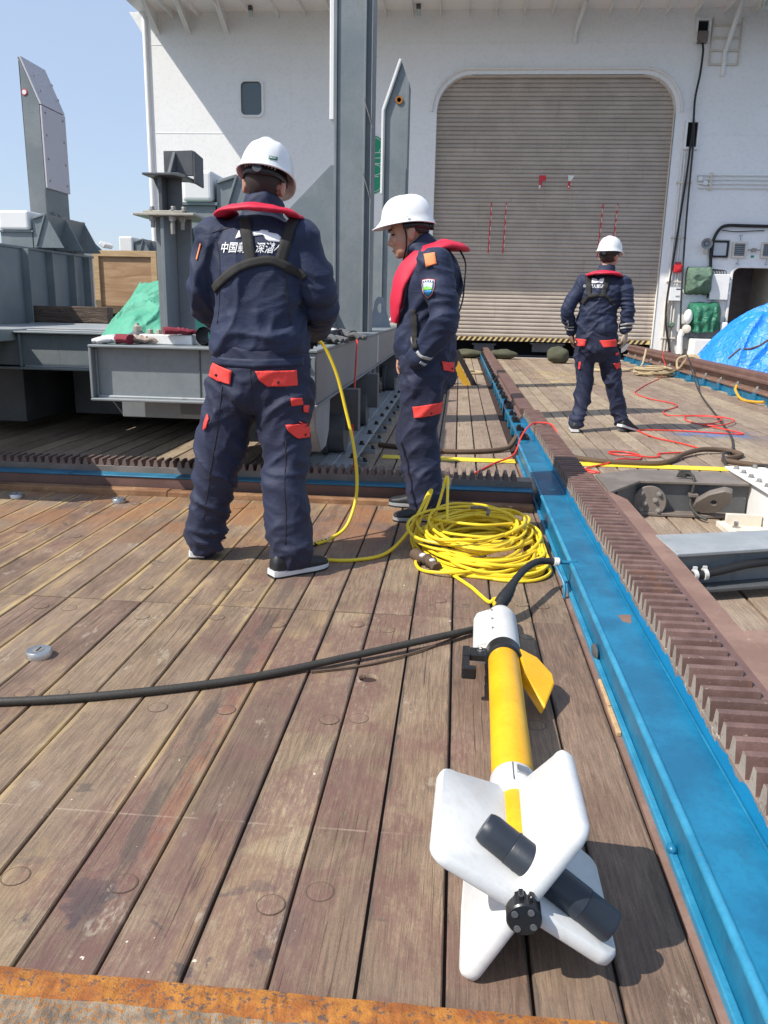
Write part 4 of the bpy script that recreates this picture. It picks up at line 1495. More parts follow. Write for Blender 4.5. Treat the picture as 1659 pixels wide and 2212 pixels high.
def fin(ang, fr_d=.28, root=.335, r1=.182, lab=None):
    """rounded slab; outline in (along axis, radius)"""
    c = .032
    rt = .0
    out = [(-.004, .0)]
    out += [(-.008, r1 - c)] + circ(c - .008, r1 - c, c, 6, PI, PI / 2, True)[1:]
    out += circ(fr_d - c, r1 - c, c, 6, PI / 2, .08, True)
    out += [(root, .046), (root, rt), (.12, rt)]
    d = SX * math.cos(rad(ang)) + UP * math.sin(rad(ang))
    n = AX.cross(d)
    nn = len(out)
    f = MB()
    off = [(-TH, 1.), (TH, 1.)]
    vs = []
    cen = Vector((.15, .10))
    for (w, ins) in ((-TH, .0055), (-TH * .7, .001), (0, 0), (TH * .7, .001), (TH, .0055)):
        for (a, r) in out:
            q = Vector((a, r))
            dv = (cen - q)
            dv.normalize()
            q = q + dv * ins
            vs.append(A0 + AX * q.x + d * q.y + n * w)
    fs = [tuple(range(nn)), tuple(range(4 * nn, 5 * nn))]
    for k in range(4):
        fs += [(k * nn + i, k * nn + (i + 1) % nn, (k + 1) * nn + (i + 1) % nn, (k + 1) * nn + i) for i in range(nn)]
    f.add(vs, fs, 0, True)
    o = f.build('fin', 'poly_white', fish, smooth_angle=50)
    return o


for a in (60, 150, 240, 330):
    fin(a)
# long black transducer lying across the tail, through the upper fin
n1 = (SX * math.cos(rad(60)) + UP * math.sin(rad(60)))
d1 = (SX * math.cos(rad(150)) + UP * math.sin(rad(150)))
ba = ap(.098, 0) + n1 * .038 + d1 * .100
bdir = (-d1 * .955 - AX * .24).normalized()
m = MB()
m.lathe([(.0, -.003), (.025, -.003), (.028, .004), (.0295, .012), (.0295, .055)], ba, bdir, 36)
m.lathe([(.0295, .0555), (.0305, .057), (.0305, .205)], ba, bdir, 36)
m.lathe([(.0305, .2055), (.0295, .207), (.0295, .258), (.027, .265), (0, .266)], ba, bdir, 36)
m.build('transducer', 'slate_plastic', fish)
m = MB()
m.lathe([(.033, .06), (.0345, .062), (.0345, .115), (.03, .118)], A0, AX, 32)
m.build('tail_sleeve', 'slate_plastic', fish)
# tail hub with four slotted screws
m = MB()
prof = [(0, -.030), (.027, -.030), (.0295, -.027), (.0295, .006), (.02, .012)]
m.lathe(prof, A0, AX, 32)
hub = m.build('tail_hub', 'black_plastic', fish)
for a in (45, 135, 225, 315):
    cc = A0 + (SX * math.cos(rad(a + 12)) + UP * math.sin(rad(a + 12))) * .019 - AX * .030
    mm = MB()
    mm.lathe([(.0058, 0), (.0058, .002)], cc, -AX, 14)
    s = mm.build('screw', 'dark_grey_steel', hub)
m = MB()
for a in (70, 100):
    m.box(-.0045, .0045, -.014, .006, 0, .012, M=Matrix.Translation(A0 - AX * .005 + (SX * math.cos(rad(a)) + UP * math.sin(rad(a))) * .026) @ rot @ Matrix.Rotation(rad(90 - a), 4, 'Y'))
    m.build('shackle_lug', 'black_plastic', hub, .002)
    m = MB()
# clamp band and side bracket
m = MB()
m.lathe([(.047, 1.10), (.0555, 1.105), (.0555, 1.165), (.047, 1.17)], A0, AX, 40)
band = m.build('clamp_band', 'black_plastic', fish)
pb = ap(1.135, .05, 175)
m = MB()
m.box(-.055, .012, -.03, .03, -.012, .012, M=Matrix.Translation(pb) @ rot)
m.box(-.075, -.05, -.035, .035, -.01, .014, M=Matrix.Translation(pb) @ rot)
m.box(-.075, -.052, -.11, -.03, -.014, .008, M=Matrix.Translation(pb) @ rot)
m.box(-.075, -.032, -.128, -.105, -.03, .008, M=Matrix.Translation(pb) @ rot)
m.build('side_bracket', 'black_plastic', band, .005, 2)
m = MB()
bolt(m, pb + UP * .012 + SX * -.02, .007, .01, UP)
m.build('bolt', 'bare_steel', band)
# depressor wing: thick bent plate leaning out to the right
w0 = ap(1.10, .048, -15)
loc = Matrix.Translation(w0) @ rot
vs = [(0, .05, .035), (.045, .035, .030), (.098, -.025, -.004), (.098, -.05, -.012), (.070, -.165, -.05), (.035, -.150, -.045), (.004, -.05, .0), (.008, .0, .022)]
wing = MB()
top = [loc @ Vector(v) for v in [(.0, .045, .045), (.055, .025, .026), (.100, -.02, -.008), (.103, -.055, -.02), (.070, -.155, -.052), (.010, -.07, .010)]]
ridge = [(0, 1, 2, 3, 5), (3, 4, 5)]
bot = [v - UP * .03 - SX * .012 for v in top]
for v in bot:
    v.z = max(v.z, .002)
wing.add(top + bot, [(0, 1, 2, 3, 5), (5, 3, 4), (6, 11, 9, 8, 7), (11, 10, 9), (0, 6, 7, 1), (1, 7, 8, 2), (2, 8, 9, 3), (3, 9, 10, 4), (4, 10, 11, 5), (5, 11, 6, 0)])
wing.build('depressor_wing', 'gel_yellow', fish, .006, 2)
m = MB()
m.box(-.012, .02, -.06, .03, -.04, .0, M=loc)
m.build('wing_bracket', 'black_plastic', fish, .004)
# white nose section with a side pod
m = MB()
m.lathe([(.047, 1.17), (.054, 1.172), (.054, 1.47), (.046, 1.512), (.03, 1.53), (0, 1.53)], A0, AX, 40)
nose = m.build('nose_section', 'poly_white', fish)
pn = ap(1.19, 0)
m = MB()
sec = [(-.042, .034), (-.082, .018), (-.092, -.005), (-.092, -.045), (-.04, -.05)]
vs, fs = [], []
for (d, sh) in ((.0, .0), (.30, .0), (.335, .018)):
    for (x, z) in sec:
        vs.append(pn + AX * d + SX * (x + sh) + UP * (z - sh * .3))
n = len(sec)
fs = [tuple(range(n)), tuple(range(2 * n, 3 * n))]
for k in range(2):
    fs += [(k * n + i, k * n + (i + 1) % n, (k + 1) * n + (i + 1) % n, (k + 1) * n + i) for i in range(n)]
m.add(vs, fs)
m.build('side_pod', 'poly_white', nose, .006, 2)
m = MB()
m.box(-.075, -.048, -.006, .02, -.03, .012, M=Matrix.Translation(pn) @ rot)
m.build('pod_block', 'cream_paint', nose, .003)
for d in (1.27, 1.36, 1.45):
    mm = MB()
    bolt(mm, ap(d, .0535, 125), .003, .006, UP * .6 - SX * .6)
    mm.build('bolt', 'dull_bolt', nose)
m = MB()
m.lathe([(.0, 1.50), (.026, 1.50), (.024, 1.60), (.018, 1.63), (0, 1.63)], A0, AX, 24)
m.build('cable_gland', 'black_rubber', nose)

# ------------------------------------------------------------------ cables
def cable(name, pts, r, mat, label, cat='cable', n=8, sub=8, parent=None):
    m = MB()
    m.tube(catmull(pts, sub), r, n)
    o = m.build(name, mat, parent, loc=None if parent else tuple(pts[0]))
    if parent is None:
        tag(o, label, cat)
    return o


# black hose across the planks, wrapped splice and tie to the rail
hose = thing('black_hose', 'thick black hose across the planks, tied to the blue rail', 'hose', (-.6, 2.3, 0))
hp = catmull([(-2.2, 1.80, .013), (-1.6, 1.95, .013), (-1.25, 2.005, .013), (-.95, 2.09, .013), (-.62, 2.235, .013), (-.30, 2.43, .022), (-.05, 2.59, .030), (.10, 2.72, .02), (.155, 2.78, .016), (.19, 2.83, .03)], 10)
m = MB()
m.tube(hp, .0125, 12)
m.build('hose_body', 'black_hose', hose)
sp = catmull([(.17, 2.79, .05), (.195, 2.84, .075), (.225, 2.90, .10), (.26, 2.99, .125), (.31, 3.11, .135), (.36, 3.21, .13), (.41, 3.245, .125), (.455, 3.25, .12)], 8)
nn = len(sp)
rr = []
for i in range(nn):
    t = i / (nn - 1)
    base = .0145
    if t < .42:
        base += .012 * math.sin(PI * min(1, t / .42)) ** 1.5
    if t < .05:
        base *= .75
    base += .0008 * math.sin(i * 2.1)
    rr.append(base)
m = MB()
m.tube(sp, rr, 12)
m.build('splice_wrap', 'black_rubber', hose)
m = MB()
for i in range(3):
    m.lathe([(.017, -.004), (.019, 0), (.017, .004)], (.437 + .007 * i, 3.249, .122), (1, .12, -.1), 14)
    m.build('tie_wrap', 'poly_white', hose)
    m = MB()
m.tube(catmull([(.445, 3.25, .12), (.50, 3.262, .118), (.53, 3.27, .121)], 5), .008, 8)
m.build('blue_tail', 'teal_steel', hose)
m = MB()
m.tube(catmull([(.44, 3.245, .112), (.452, 3.21, .09), (.468, 3.17, .06), (.472, 3.15, .03), (.47, 3.14, .004)], 6), .0065, 8)
m.build('blue_tail', 'teal_steel', hose)
m = MB()
m.tube(catmull([(-.42, 2.33, .006), (-.25, 2.405, .006), (-.1, 2.52, .008), (.03, 2.66, .008), (.12, 2.75, .02)], 8), .004, 6)
m.build('thin_tail', 'rope_dark', hose)

# yellow coil
coil = thing('cable_coil', 'heap of coiled bright yellow cable on the planks beside the blue rail', 'cable', (.14, 3.75, 0))
rc = random.Random(5)
pts = []
CC = Vector((.135, 3.80, 0))
nl = 30
for l in range(nl):
    f = l / (nl - 1)
    ex = .280 - .06 * f + rc.uniform(-.05, .045)
    ey = .40 - .10 * f + rc.uniform(-.09, .07)
    cx = CC.x + .075 * (1 - f) - .035 * f + rc.uniform(-.045, .045)
    cy = CC.y - .10 * (1 - f) + .04 * f + rc.uniform(-.04, .04)
    rot_ = rc.uniform(-.8, .5)
    zz = .008 + .115 * f
    tl = rc.uniform(0, 2 * PI)
    ta = rc.uniform(.0, .026)
    for k in range(14):
        a = 2 * PI * k / 14
        x, y_ = ex * math.cos(a), ey * math.sin(a)
        xr, yr = x * math.cos(rot_) - y_ * math.sin(rot_), x * math.sin(rot_) + y_ * math.cos(rot_)
        px = min(cx + xr, .445)
        pts.append((px, cy + yr, max(.008, zz + ta * math.cos(a - tl) + rc.uniform(-.004, .004))))
m = MB()
m.tube(catmull(pts, 4), .0075, 7)
m.build('coiled_turns', 'cable_yellow', coil)
for lp in (
    [(-.17, 3.72, .01), (-.19, 3.85, .03), (-.17, 3.98, .10), (-.125, 4.10, .19), (-.105, 4.125, .21), (-.11, 4.08, .19), (-.15, 3.93, .10), (-.175, 3.8, .03), (-.13, 3.66, .01)],
    [(-.09, 3.98, .08), (-.06, 4.05, .17), (-.035, 4.10, .27), (-.028, 4.115, .285), (-.022, 4.09, .27), (-.02, 3.98, .18), (-.015, 3.86, .10)],
    [(.35, 3.95, .02), (.20, 4.20, .03), (.02, 4.22, .06), (-.10, 4.12, .06), (-.12, 3.95, .10), (-.02, 3.78, .135), (.15, 3.72, .14), (.30, 3.85, .12)],
    [(-.10, 3.55, .012), (-.02, 3.42, .01), (.09, 3.22, .009), (.13, 3.12, .009), (.165, 3.03, .012), (.185, 3.02, .03), (.188, 2.96, .05), (.178, 2.86, .075), (.172, 2.80, .09)],
    [(.44, 3.55, .01), (.40, 3.42, .01), (.28, 3.33, .009), (.1, 3.35, .009), (-.05, 3.47, .012), (-.15, 3.65, .02)],
    [(.443, 3.45, .02), (.40, 3.75, .05), (.33, 4.0, .03), (.2, 4.16, .02), (.1, 4.2, .03)],
):
    m = MB()
    m.tube(catmull(lp, 8), .0075, 8)
    m.build('loose_turn', 'cable_yellow', coil)
m = MB()
m.tube(catmull([(.10, 4.02, .15), (.155, 4.0, .158), (.185, 3.93, .16), (.18, 3.87, .155)], 6), .0095, 8)
m.build('tape_wrap', 'grey_brown', coil)
m = MB()
m.tube(catmull([(-.07, 4.06, .115), (-.05, 4.075, .118), (-.02, 4.085, .118)], 5), .009, 8)
m.build('tape_wrap', 'black_plastic', coil)
# stained white cloth knotted into the coil
m = MB()
m.tube(catmull([(-.16, 3.60, .02), (-.13, 3.52, .03), (-.09, 3.46, .035), (-.05, 3.40, .02)], 6), [.024 + .006 * math.sin(i * 1.9) for i in range(19)], 9)
m.tube(catmull([(-.11, 3.60, .075), (-.05, 3.56, .085), (.0, 3.56, .075)], 6), [.022 + .007 * math.sin(i * 2.3) for i in range(13)], 9)
ck_ = m.build('cloth_tie', 'rope_dark', coil)
for (px, py, pz, s_) in ((-.115, 3.475, .052, .02), (-.075, 3.43, .045, .018), (-.03, 3.56, .10, .02)):
    MB().ball((px, py, pz), (s_, s_ * .7, s_ * .6), 9, 6).build('cloth_scrap', 'label_pale', coil)

# yellow cable running from the man's hand to the deck and round to the coil
yc = thing('yellow_cable', 'single yellow cable hanging from the carriage edge and sweeping to the coil', 'cable', (-.4, 3.8, 0))
m = MB()
m.tube(catmull([(-.72, 4.02, .975), (-.665, 4.05, .94), (-.60, 4.06, .80), (-.55, 4.05, .62), (-.505, 4.02, .45), (-.48, 3.98, .28), (-.485, 3.93, .16), (-.52, 3.87, .06), (-.58, 3.80, .02), (-.64, 3.72, .010)], 10), .0085, 10)
m.build('hanging_run', 'cable_yellow', yc)
m = MB()
m.tube(catmull([(-.59, 3.79, .017), (-.66, 3.70, .010), (-.76, 3.58, .010), (-.80, 3.50, .009)], 10), .0088, 10)
m.build('striped_run', 'black_plastic', yc)
for i in range(6):
    c0 = Vector((-.60, 3.777, .0155)).lerp(Vector((-.675, 3.683, .010)), i / 5)
    mm = MB()
    mm.lathe([(.0096, -.006), (.0096, .006)], c0, (.62, .77, .03), 12)
    mm.build('marker_ring', 'poly_white' if i < 1 else 'cable_yellow', yc)
m = MB()
m.tube(catmull([(-.80, 3.50, .009), (-.72, 3.49, .009), (-.55, 3.475, .009), (-.42, 3.50, .009), (-.30, 3.60, .012), (-.22, 3.78, .05), (-.16, 3.97, .13), (-.115, 4.10, .20)], 10), .0085, 10)
m.build('deck_run', 'cable_yellow', yc)

cable('red_cable', [(-.84, 6.2, .93), (-.80, 6.15, .925), (-.745, 6.05, .91), (-.728, 5.9, .80), (-.715, 5.7, .55), (-.70, 5.5, .35), (-.67, 5.35, .2), (-.645, 5.2, .10), (-.635, 5.05, .03), (-.60, 4.99, .012), (-.45, 4.99, .01), (-.2, 5.02, .01), (.0, 5.1, .01), (.15, 5.6, .01), (.30, 6.0, .012), (.46, 6.2, .05), (.52, 6.35, .16), (.58, 6.5, .22), (.66, 6.7, .235), (.78, 6.62, .235), (.83, 6.5, .15), (.87, 6.2, .012), (.95, 5.95, .012), (1.05, 5.82, .01)], .0068, 'cable_red', 'red cable dropping from the carriage and looping over the toothed rack', sub=8)
RC2 = [(1.02, 5.80, .01), (.96, 5.86, .01), (.99, 5.98, .012), (1.15, 6.16, .014), (1.28, 6.28, .035), (1.45, 6.42, .012), (1.50, 6.62, .01), (1.42, 6.76, .01), (1.28, 6.74, .01), (1.30, 6.62, .012), (1.42, 6.55, .02), (1.58, 6.55, .01), (1.66, 6.62, .01), (1.68, 6.74, .01), (1.84, 6.82, .01), (2.05, 6.93, .01), (2.10, 7.05, .01), (2.06, 7.22, .01), (1.98, 7.4, .01), (1.86, 7.62, .01), (1.80, 7.95, .01), (1.83, 8.12, .01), (2.2, 8.15, .01), (2.75, 8.05, .01), (2.72, 8.2, .02), (2.5, 8.9, .01), (2.6, 9.3, .02), (2.9, 9.15, .03), (2.75, 8.8, .02), (2.55, 8.6, .02), (2.7, 8.5, .03), (3.0, 9.0, .03), (2.8, 9.3, .03), (2.4, 9.3, .02), (2.45, 9.8, .01), (2.72, 10.3, .01), (2.78, 10.7, .01), (2.6, 11.2, .01), (2.55, 11.9, .01), (2.75, 12.6, .01), (3.1, 13.6, .01), (3.6, 14.9, .02), (3.95, 16.0, .12), (4.02, 16.6, .30), (4.12, 16.9, .39), (4.4, 17.2, .30), (4.6, 17.5, .05)]
cable('red_cable', RC2, .0068, 'cable_red', 'red cable tangled on the pale planks, leading to the far rail', sub=6)
cable('brown_rope', [(-.62, 6.62, .022), (-.3, 6.50, .02), (.0, 6.42, .02), (.25, 6.5, .02), (.42, 6.62, .025), (.47, 6.7, .04), (.52, 6.8, .10)], .02, 'rope_dark', 'thick brown braided rope along the yellow line toward the blue rail', 'rope')
cable('brown_rope', [(.86, 6.45, .02), (1.0, 6.30, .02), (1.15, 6.22, .02), (1.35, 6.20, .02), (1.55, 6.22, .02), (1.70, 6.38, .022), (1.84, 6.62, .03), (2.05, 6.84, .04), (2.25, 6.90, .03), (2.35, 6.80, .02), (2.28, 6.66, .02), (2.15, 6.55, .02), (2.13, 6.45, .02), (2.25, 6.34, .02), (2.40, 6.22, .022), (2.6, 6.08, .022), (2.9, 6.0, .02)], .021, 'rope_dark', 'thick brown braided rope crossing the yellow line beside the white box', 'rope')
cable('black_line', [(4.26, 16.2, .36), (4.1, 15.2, .41), (3.5, 12.2, .07), (2.9, 9.2, .012), (2.62, 7.9, .012), (2.35, 7.0, .012), (2.17, 6.66, .045), (2.05, 6.2, .03), (1.95, 5.6, .12), (1.92, 5.06, .235), (1.9, 4.6, .235), (1.86, 4.2, .235), (1.85, 3.6, .22), (1.9, 3.2, .2)], .011, 'black_hose', 'taut black line from the far rail over the bolted white box', 'line')

# ------------------------------------------------------------------ soft heaps
def heap(name, mat, label, cat, cx, cy, rx, ry, hfun, n=70, z0=0., seed=1, ridge=.06, rs=3.):
    vs, fs = [], []
    for j in range(n + 1):
        for i in range(n + 1):
            u, v = -1 + 2 * i / n, -1 + 2 * j / n
            # square to disc
            x = u * math.sqrt(1 - v * v / 2)
            y = v * math.sqrt(1 - u * u / 2)
            r = min(1, math.hypot(x, y))
            h = hfun(x, y) * (1 - r ** 5)
            p = Vector((x * rx * rs, y * ry * rs, seed * 3.3))
            q = p + Vector((noise.noise(p * .5), noise.noise(p * .5 + Vector((5, 2, 1))), 0)) * 1.2
            rd = 1 - abs(noise.noise(q))
            rd2 = 1 - abs(noise.noise(q * 2.3 + Vector((9, 1, 4))))
            d = ridge * (rd ** 3 + .5 * rd2 ** 3 - .5)
            d *= min(1, (1 - r) * 6 + .15)
            vs.append((cx + x * rx + d * .5, cy + y * ry - d * .3, z0 + max(0, h + d)))
    for j in range(n):
        for i in range(n):
            a = j * (n + 1) + i
            fs.append((a, a + 1, a + n + 2, a + n + 1))
    m = MB()
    m.add(vs, fs, 0, True)
    o = m.build(name, mat, None, loc=(cx, cy, z0), recalc=False, smooth_angle=60)
    tag(o, label, cat)
    return o


def bvh_simple(o):
    return BVHTree.FromPolygons([v.co + o.location for v in o.data.vertices], [tuple(p.vertices) for p in o.data.polygons])


def on_heap(bv, x, y, off):
    h = bv.ray_cast(Vector((x, y, 5)), Vector((0, 0, -1)))
    return (x, y, (h[0].z if h[0] else .5) + off)


def blue_h(x, y):
    e = math.exp(-((x - .30) ** 2 / .34 + (y - .1) ** 2 / .55)) * 1.36
    s = .80 * max(0, 1 - ((x + .05) ** 2 / .98 + y * y / 1.0)) ** .5
    step = .16 / (1 + math.exp(-(x + .25) * 24)) if y < .6 else .1
    return max(e + step * .4, s) * 1.62


bt = heap('blue_tarpaulin', 'tarp_blue', 'crumpled bright blue tarpaulin over a heap beside the rusty rail', 'tarpaulin', 6.42, 15.6, 2.3, 1.3, blue_h, 130, -.0, 4, .24, 1.9)
m = MB()
_bv = bvh_simple(bt)
sp_ = [on_heap(_bv, x, y, .012) for x, y in ((4.75, 14.95), (4.9, 14.9), (5.05, 14.86), (5.2, 14.83), (5.35, 14.80), (5.5, 14.79), (5.65, 14.78))]
m.tube(sp_, .018, 7)
o = m.build('lashing_strap', 'rope_dark', None, loc=(5.1, 14.9, .9))
tag(o, 'dark lashing strap pulled tight across the blue tarpaulin', 'strap')
m = MB()
m.tube(catmull([on_heap(_bv, x, y, .016) for x, y in ((5.74, 14.95), (5.70, 14.85), (5.66, 14.76), (5.62, 14.66))], 6), (.008, .03), 7, ref=(0, -.5, 1))
o = m.build('orange_strap', 'orange_cloth', None, loc=(5.5, 14.62, 1.0))
tag(o, 'short orange strap tied onto the blue tarpaulin', 'strap')

gt = heap('green_tarpaulin', 'tarp_green', 'crumpled light green tarpaulin heaped on the carriage behind the bolted post', 'tarpaulin', -1.94, 5.6, .46, .82, lambda x, y: .29 * max(0, 1 - (x * x + y * y)) ** .4 + .16 * math.exp(-((x - .3) ** 2 / .2 + (y - .35) ** 2 / .2)), 90, .884, 9, .16, 2.1)

# small things on the carriage
def glove(name, loc, rz, mats, label, grp=None, sc=1.):
    t = thing(name, label, 'glove', loc, grp)
    t.rotation_euler = (0, 0, rz)
    t.scale = (sc, sc, sc)
    m = MB()
    m.tube(catmull([(0, 0, .025), (.04, .004, .03), (.09, .0, .022)], 6), [(.045, .022 + .004 * math.sin(i * 1.7)) for i in range(13)], 12, ref=(0, 1, 0))
    m.build('palm', mats[0], t, local=True)
    for i, (dy, l) in enumerate(((-.033, .06), (-.011, .072), (.012, .07), (.033, .055))):
        m = MB()
        m.tube(catmull([(.085, dy, .022), (.085 + l * .6, dy * 1.15, .03 - .004 * i), (.085 + l, dy * 1.2, .014)], 5), .0115, 8)
        m.build('finger', mats[0], t, local=True)
    m = MB()
    m.tube(catmull([(.03, .04, .022), (.06, .07, .02), (.09, .078, .014)], 5), .0125, 8)
    m.build('thumb', mats[0], t, local=True)
    m = MB()
    m.tube(catmull([(-.075, 0, .028), (-.03, 0, .03), (.005, 0, .026)], 6), [(.05, .028), (.05, .027), (.049, .027), (.048, .027), (.048, .026), (.047, .026), (.046, .026), (.046, .026), (.045, .025), (.045, .025), (.045, .025), (.045, .025), (.045, .025)], 14, ref=(0, 1, 0))
    m.build('cuff', mats[1], t, local=True)
    return t


glove('work_glove', (-1.86, 4.55, ZT + .001), rad(20), ('glove_tan', 'maroon_cloth'), 'pale work glove with maroon cuff next to the tin on the grey beam', 'work gloves on the carriage')
glove('work_glove', (-1.905, 4.50, ZT + .001), rad(172), ('label_pale', 'maroon_cloth'), 'pale work glove with maroon cuff at the outer corner of the grey beam', 'work gloves on the carriage')
glove('work_glove', (-1.60, 4.56, .952), rad(30), ('maroon_cloth', 'maroon_cloth'), 'dark maroon glove lying on the white base block of the post', 'work gloves on the carriage', .8)
glove('knit_glove', (-.90, 5.25, ZT + .003), rad(-35), ('knit', 'knit'), 'grey knitted glove draped on the carriage edge near the black wire bundle', 'grey knitted gloves', 1.5)
glove('knit_glove', (-.86, 5.75, ZT + .003), rad(-20), ('knit', 'label_pale'), 'grey knitted glove with ribbed cuff beside the red cable end', 'grey knitted gloves', 1.5)
tin = thing('paint_tin', 'small dark grey tin with brass neck on the grey beam', 'tin', (-1.88, 4.72, ZT))
m = MB()
m.lathe([(.05, 0), (.052, .005), (.052, .06), (.03, .075), (.026, .08)], (-1.88, 4.72, .885), n=24)
m.build('body', 'dark_grey_steel', tin)
m = MB()
m.lathe([(.024, .08), (.026, .09), (.026, .105), (.012, .112), (.010, .125), (0, .125)], (-1.88, 4.72, .885), n=18)
m.build('neck', 'worn_flange', tin)
wb = thing('wire_bundle', 'flat bundle of black wires on the carriage behind the man at work', 'wires', (-.86, 5.5, ZT))
rw = random.Random(3)
for i in range(9):
    pts = []
    for k in range(12):
        a = 2 * PI * k / 12
        pts.append((-.93 + (.10 + .02 * rw.random()) * math.cos(a), 5.65 + (.33 + .05 * rw.random()) * math.sin(a), ZT + .012 + i * .008 + rw.uniform(-.003, .003)))
    m = MB()
    m.tube(catmull(pts, 4, True), .006, 6, closed=True)
    m.build('turn', 'black_rubber', wb)
m = MB()
m.tube([(-1.43, 4.55, .984), (-1.40, 4.66, .984)], .052, 20, cap=False)
m.tube([(-1.43, 4.55, .984), (-1.40, 4.66, .984)], .044, 20, cap=False)
o = m.build('rubber_sleeve', 'black_rubber', None, loc=(-1.39, 4.56, .90))
o.location.z -= .035
tag(o, 'short black rubber sleeve lying by the white base block', 'sleeve')

# sacks and ropes by the far door
for (x, y, sx, sy, sz, lab) in ((2.22, 18.5, .25, .18, .22, 'olive stuffed sack standing free on the planks before the roller door'),
                                (.25, 19.6, .40, .2, .12, 'flat dark sack lying left of the blue rail end'),
                                (1.05, 19.6, .36, .2, .13, 'grey sack lying against the right of the rail end')):
    vs, fs = [], []
    m = MB()
    m.ball((x, y, sz * .82), (sx, sy, sz * .85), 26, 18)
    for i, v in enumerate(m.v):
        p = Vector(v)
        d = noise.noise(p * 5) * .05 + noise.noise(p * 11) * .02
        q = p + (p - Vector((x, y, sz * .8))).normalized() * d
        m.v[i] = (q.x, q.y, max(.001, q.z))
    o = m.build('stuffed_sack', 'sack_olive', None, loc=(x, y, 0), smooth_angle=80)
    tag(o, lab, 'sack', 'sacks by the roller door')
rp = thing('rope_coil', 'tan rope flaked in loops on the planks by the far rail', 'rope', (3.6, 15.6, 0))
for i in range(11):
    pts = [(3.62 + (.30 + rw.uniform(-.09, .05)) * math.cos(2 * PI * k / 10) + rw.uniform(-.05, .05), 15.45 + (.28 + rw.uniform(-.09, .05)) * math.sin(2 * PI * k / 10), .02 + .013 * i + rw.uniform(0, .02)) for k in range(10)]
    m = MB()
    m.tube(catmull(pts, 4, True), .016, 6, closed=True)
    m.build('turn', 'rope_tan', rp)
cable('tan_rope', [(3.95, 17.8, .38), (3.9, 17.6, .30), (3.75, 17.2, .06), (3.5, 17.0, .02), (3.1, 17.1, .02), (2.7, 17.0, .02), (2.6, 16.7, .02), (3.0, 16.5, .02), (3.4, 16.6, .02), (3.2, 16.3, .02), (2.8, 16.2, .02), (2.5, 16.4, .02)], .022, 'rope_tan', 'tan rope hanging off the far rail onto the planks', 'rope', sub=5)
cable('tan_rope', [(4.3, 15.0, .12), (4.28, 15.1, .38), (4.15, 15.2, .40), (3.98, 15.3, .33), (3.98, 15.2, .16), (4.1, 15.0, .39), (4.28, 14.9, .34)], .022, 'rope_tan', 'tan rope wound round the far rail near the red cable', 'rope', sub=5)
cable('tan_rope', [(4.3, 10.4, .12), (4.26, 10.5, .38), (4.1, 10.55, .39), (3.97, 10.5, .30), (3.95, 10.45, .1)], .018, 'rope_tan', 'tan rope looped over the far rail opposite the white box', 'rope', sub=5)
cable('orange_strap', [(3.94, 11.9, .16), (3.9, 11.8, .10), (3.86, 11.4, .02), (3.88, 11.0, .03), (3.94, 10.8, .05)], .018, 'hazard_amber', 'amber lashing strap on the foot of the far rail', 'strap', sub=6)
lf = thing('paper_scraps', 'small crumpled tan rope end on the planks left of the blue rail', 'rope', (.28, 15.0, 0))
m = MB()
m.tube(catmull([(.10, 15.2, .02), (.2, 15.0, .03), (.35, 15.1, .02), (.45, 14.7, .02), (.25, 14.6, .02)], 5), .025, 7)
m.build('rope_end', 'rope_tan', lf)

# ------------------------------------------------------------------ fittings on the deckhouse wall
WF = WY - .002


def wthing(name, label, cat, x, z, grp=None):
    return thing(name, label, cat, (x, WY, z), grp)


em = wthing('round_emblem', 'green oval emblem plate with white ship drawing on the white wall', 'emblem', -2.17, 4.4)
plate2d('plate', [(-2.17 + .36 * math.cos(a), 4.39 + .64 * math.sin(a)) for a in [2 * PI * k / 40 for k in range(40)]], [], .012, 'emblem_green', em, lambda u, v, w: (u, WF - .014 + w, v))


def eline(pts, r=.008):
    mm = MB()
    mm.tube([(a, WF - .016, b) for a, b in pts], r, 5)
    mm.build('line_drawing', 'print_white', em)


eline([(-2.17 + .33 * math.cos(a), 4.39 + .60 * math.sin(a)) for a in [2 * PI * k / 40 for k in range(41)]], .006)
eline([(-2.4, 4.60), (-2.1, 4.66), (-1.94, 4.66), (-1.94, 4.55), (-2.4, 4.52)])
eline([(-2.05, 4.66), (-2.02, 4.74), (-1.95, 4.75)])
eline([(-2.17 + .2 * math.cos(a), 4.28 + .12 * math.sin(a)) for a in [2 * PI * k / 24 for k in range(25)]])
eline([(-2.36, 4.42), (-1.95, 4.42)])
eline([(-2.3, 4.13), (-2.05, 4.13)])
# lamps under the overhang
for (x, lab) in ((-1.19, 'tubular bulkhead lamp under the overhang above the right guide horn'), (-5.0, 'tubular bulkhead lamp under the overhang above the small window')):
    t = wthing('bulkhead_lamp', lab, 'lamp', x, 7.6, 'lamps under the overhang')
    m = MB()
    m.tube([(x, WY - .35, 7.60), (x, WY - .30, 7.45)], .05, 12)
    m.build('glass', 'lamp_glass', t)
    m = MB()
    m.box(x - .05, x + .05, WY - .42, WY - .28, 7.56, 7.66)
    m.build('housing', 'dark_grey_steel', t, .01)
t = wthing('floodlight', 'grey floodlight hanging under the overhang beside the stay', 'lamp', 6.3, 7.6)
m = MB()
m.box(6.1, 6.6, WY - .75, WY - .55, 7.42, 7.62)
m.build('housing', 'lamp_glass', t, .03)
m = MB()
m.box(6.3, 6.36, WY - .7, WY - .6, 7.58, 7.67)
m.build('bracket', 'dark_grey_steel', t)

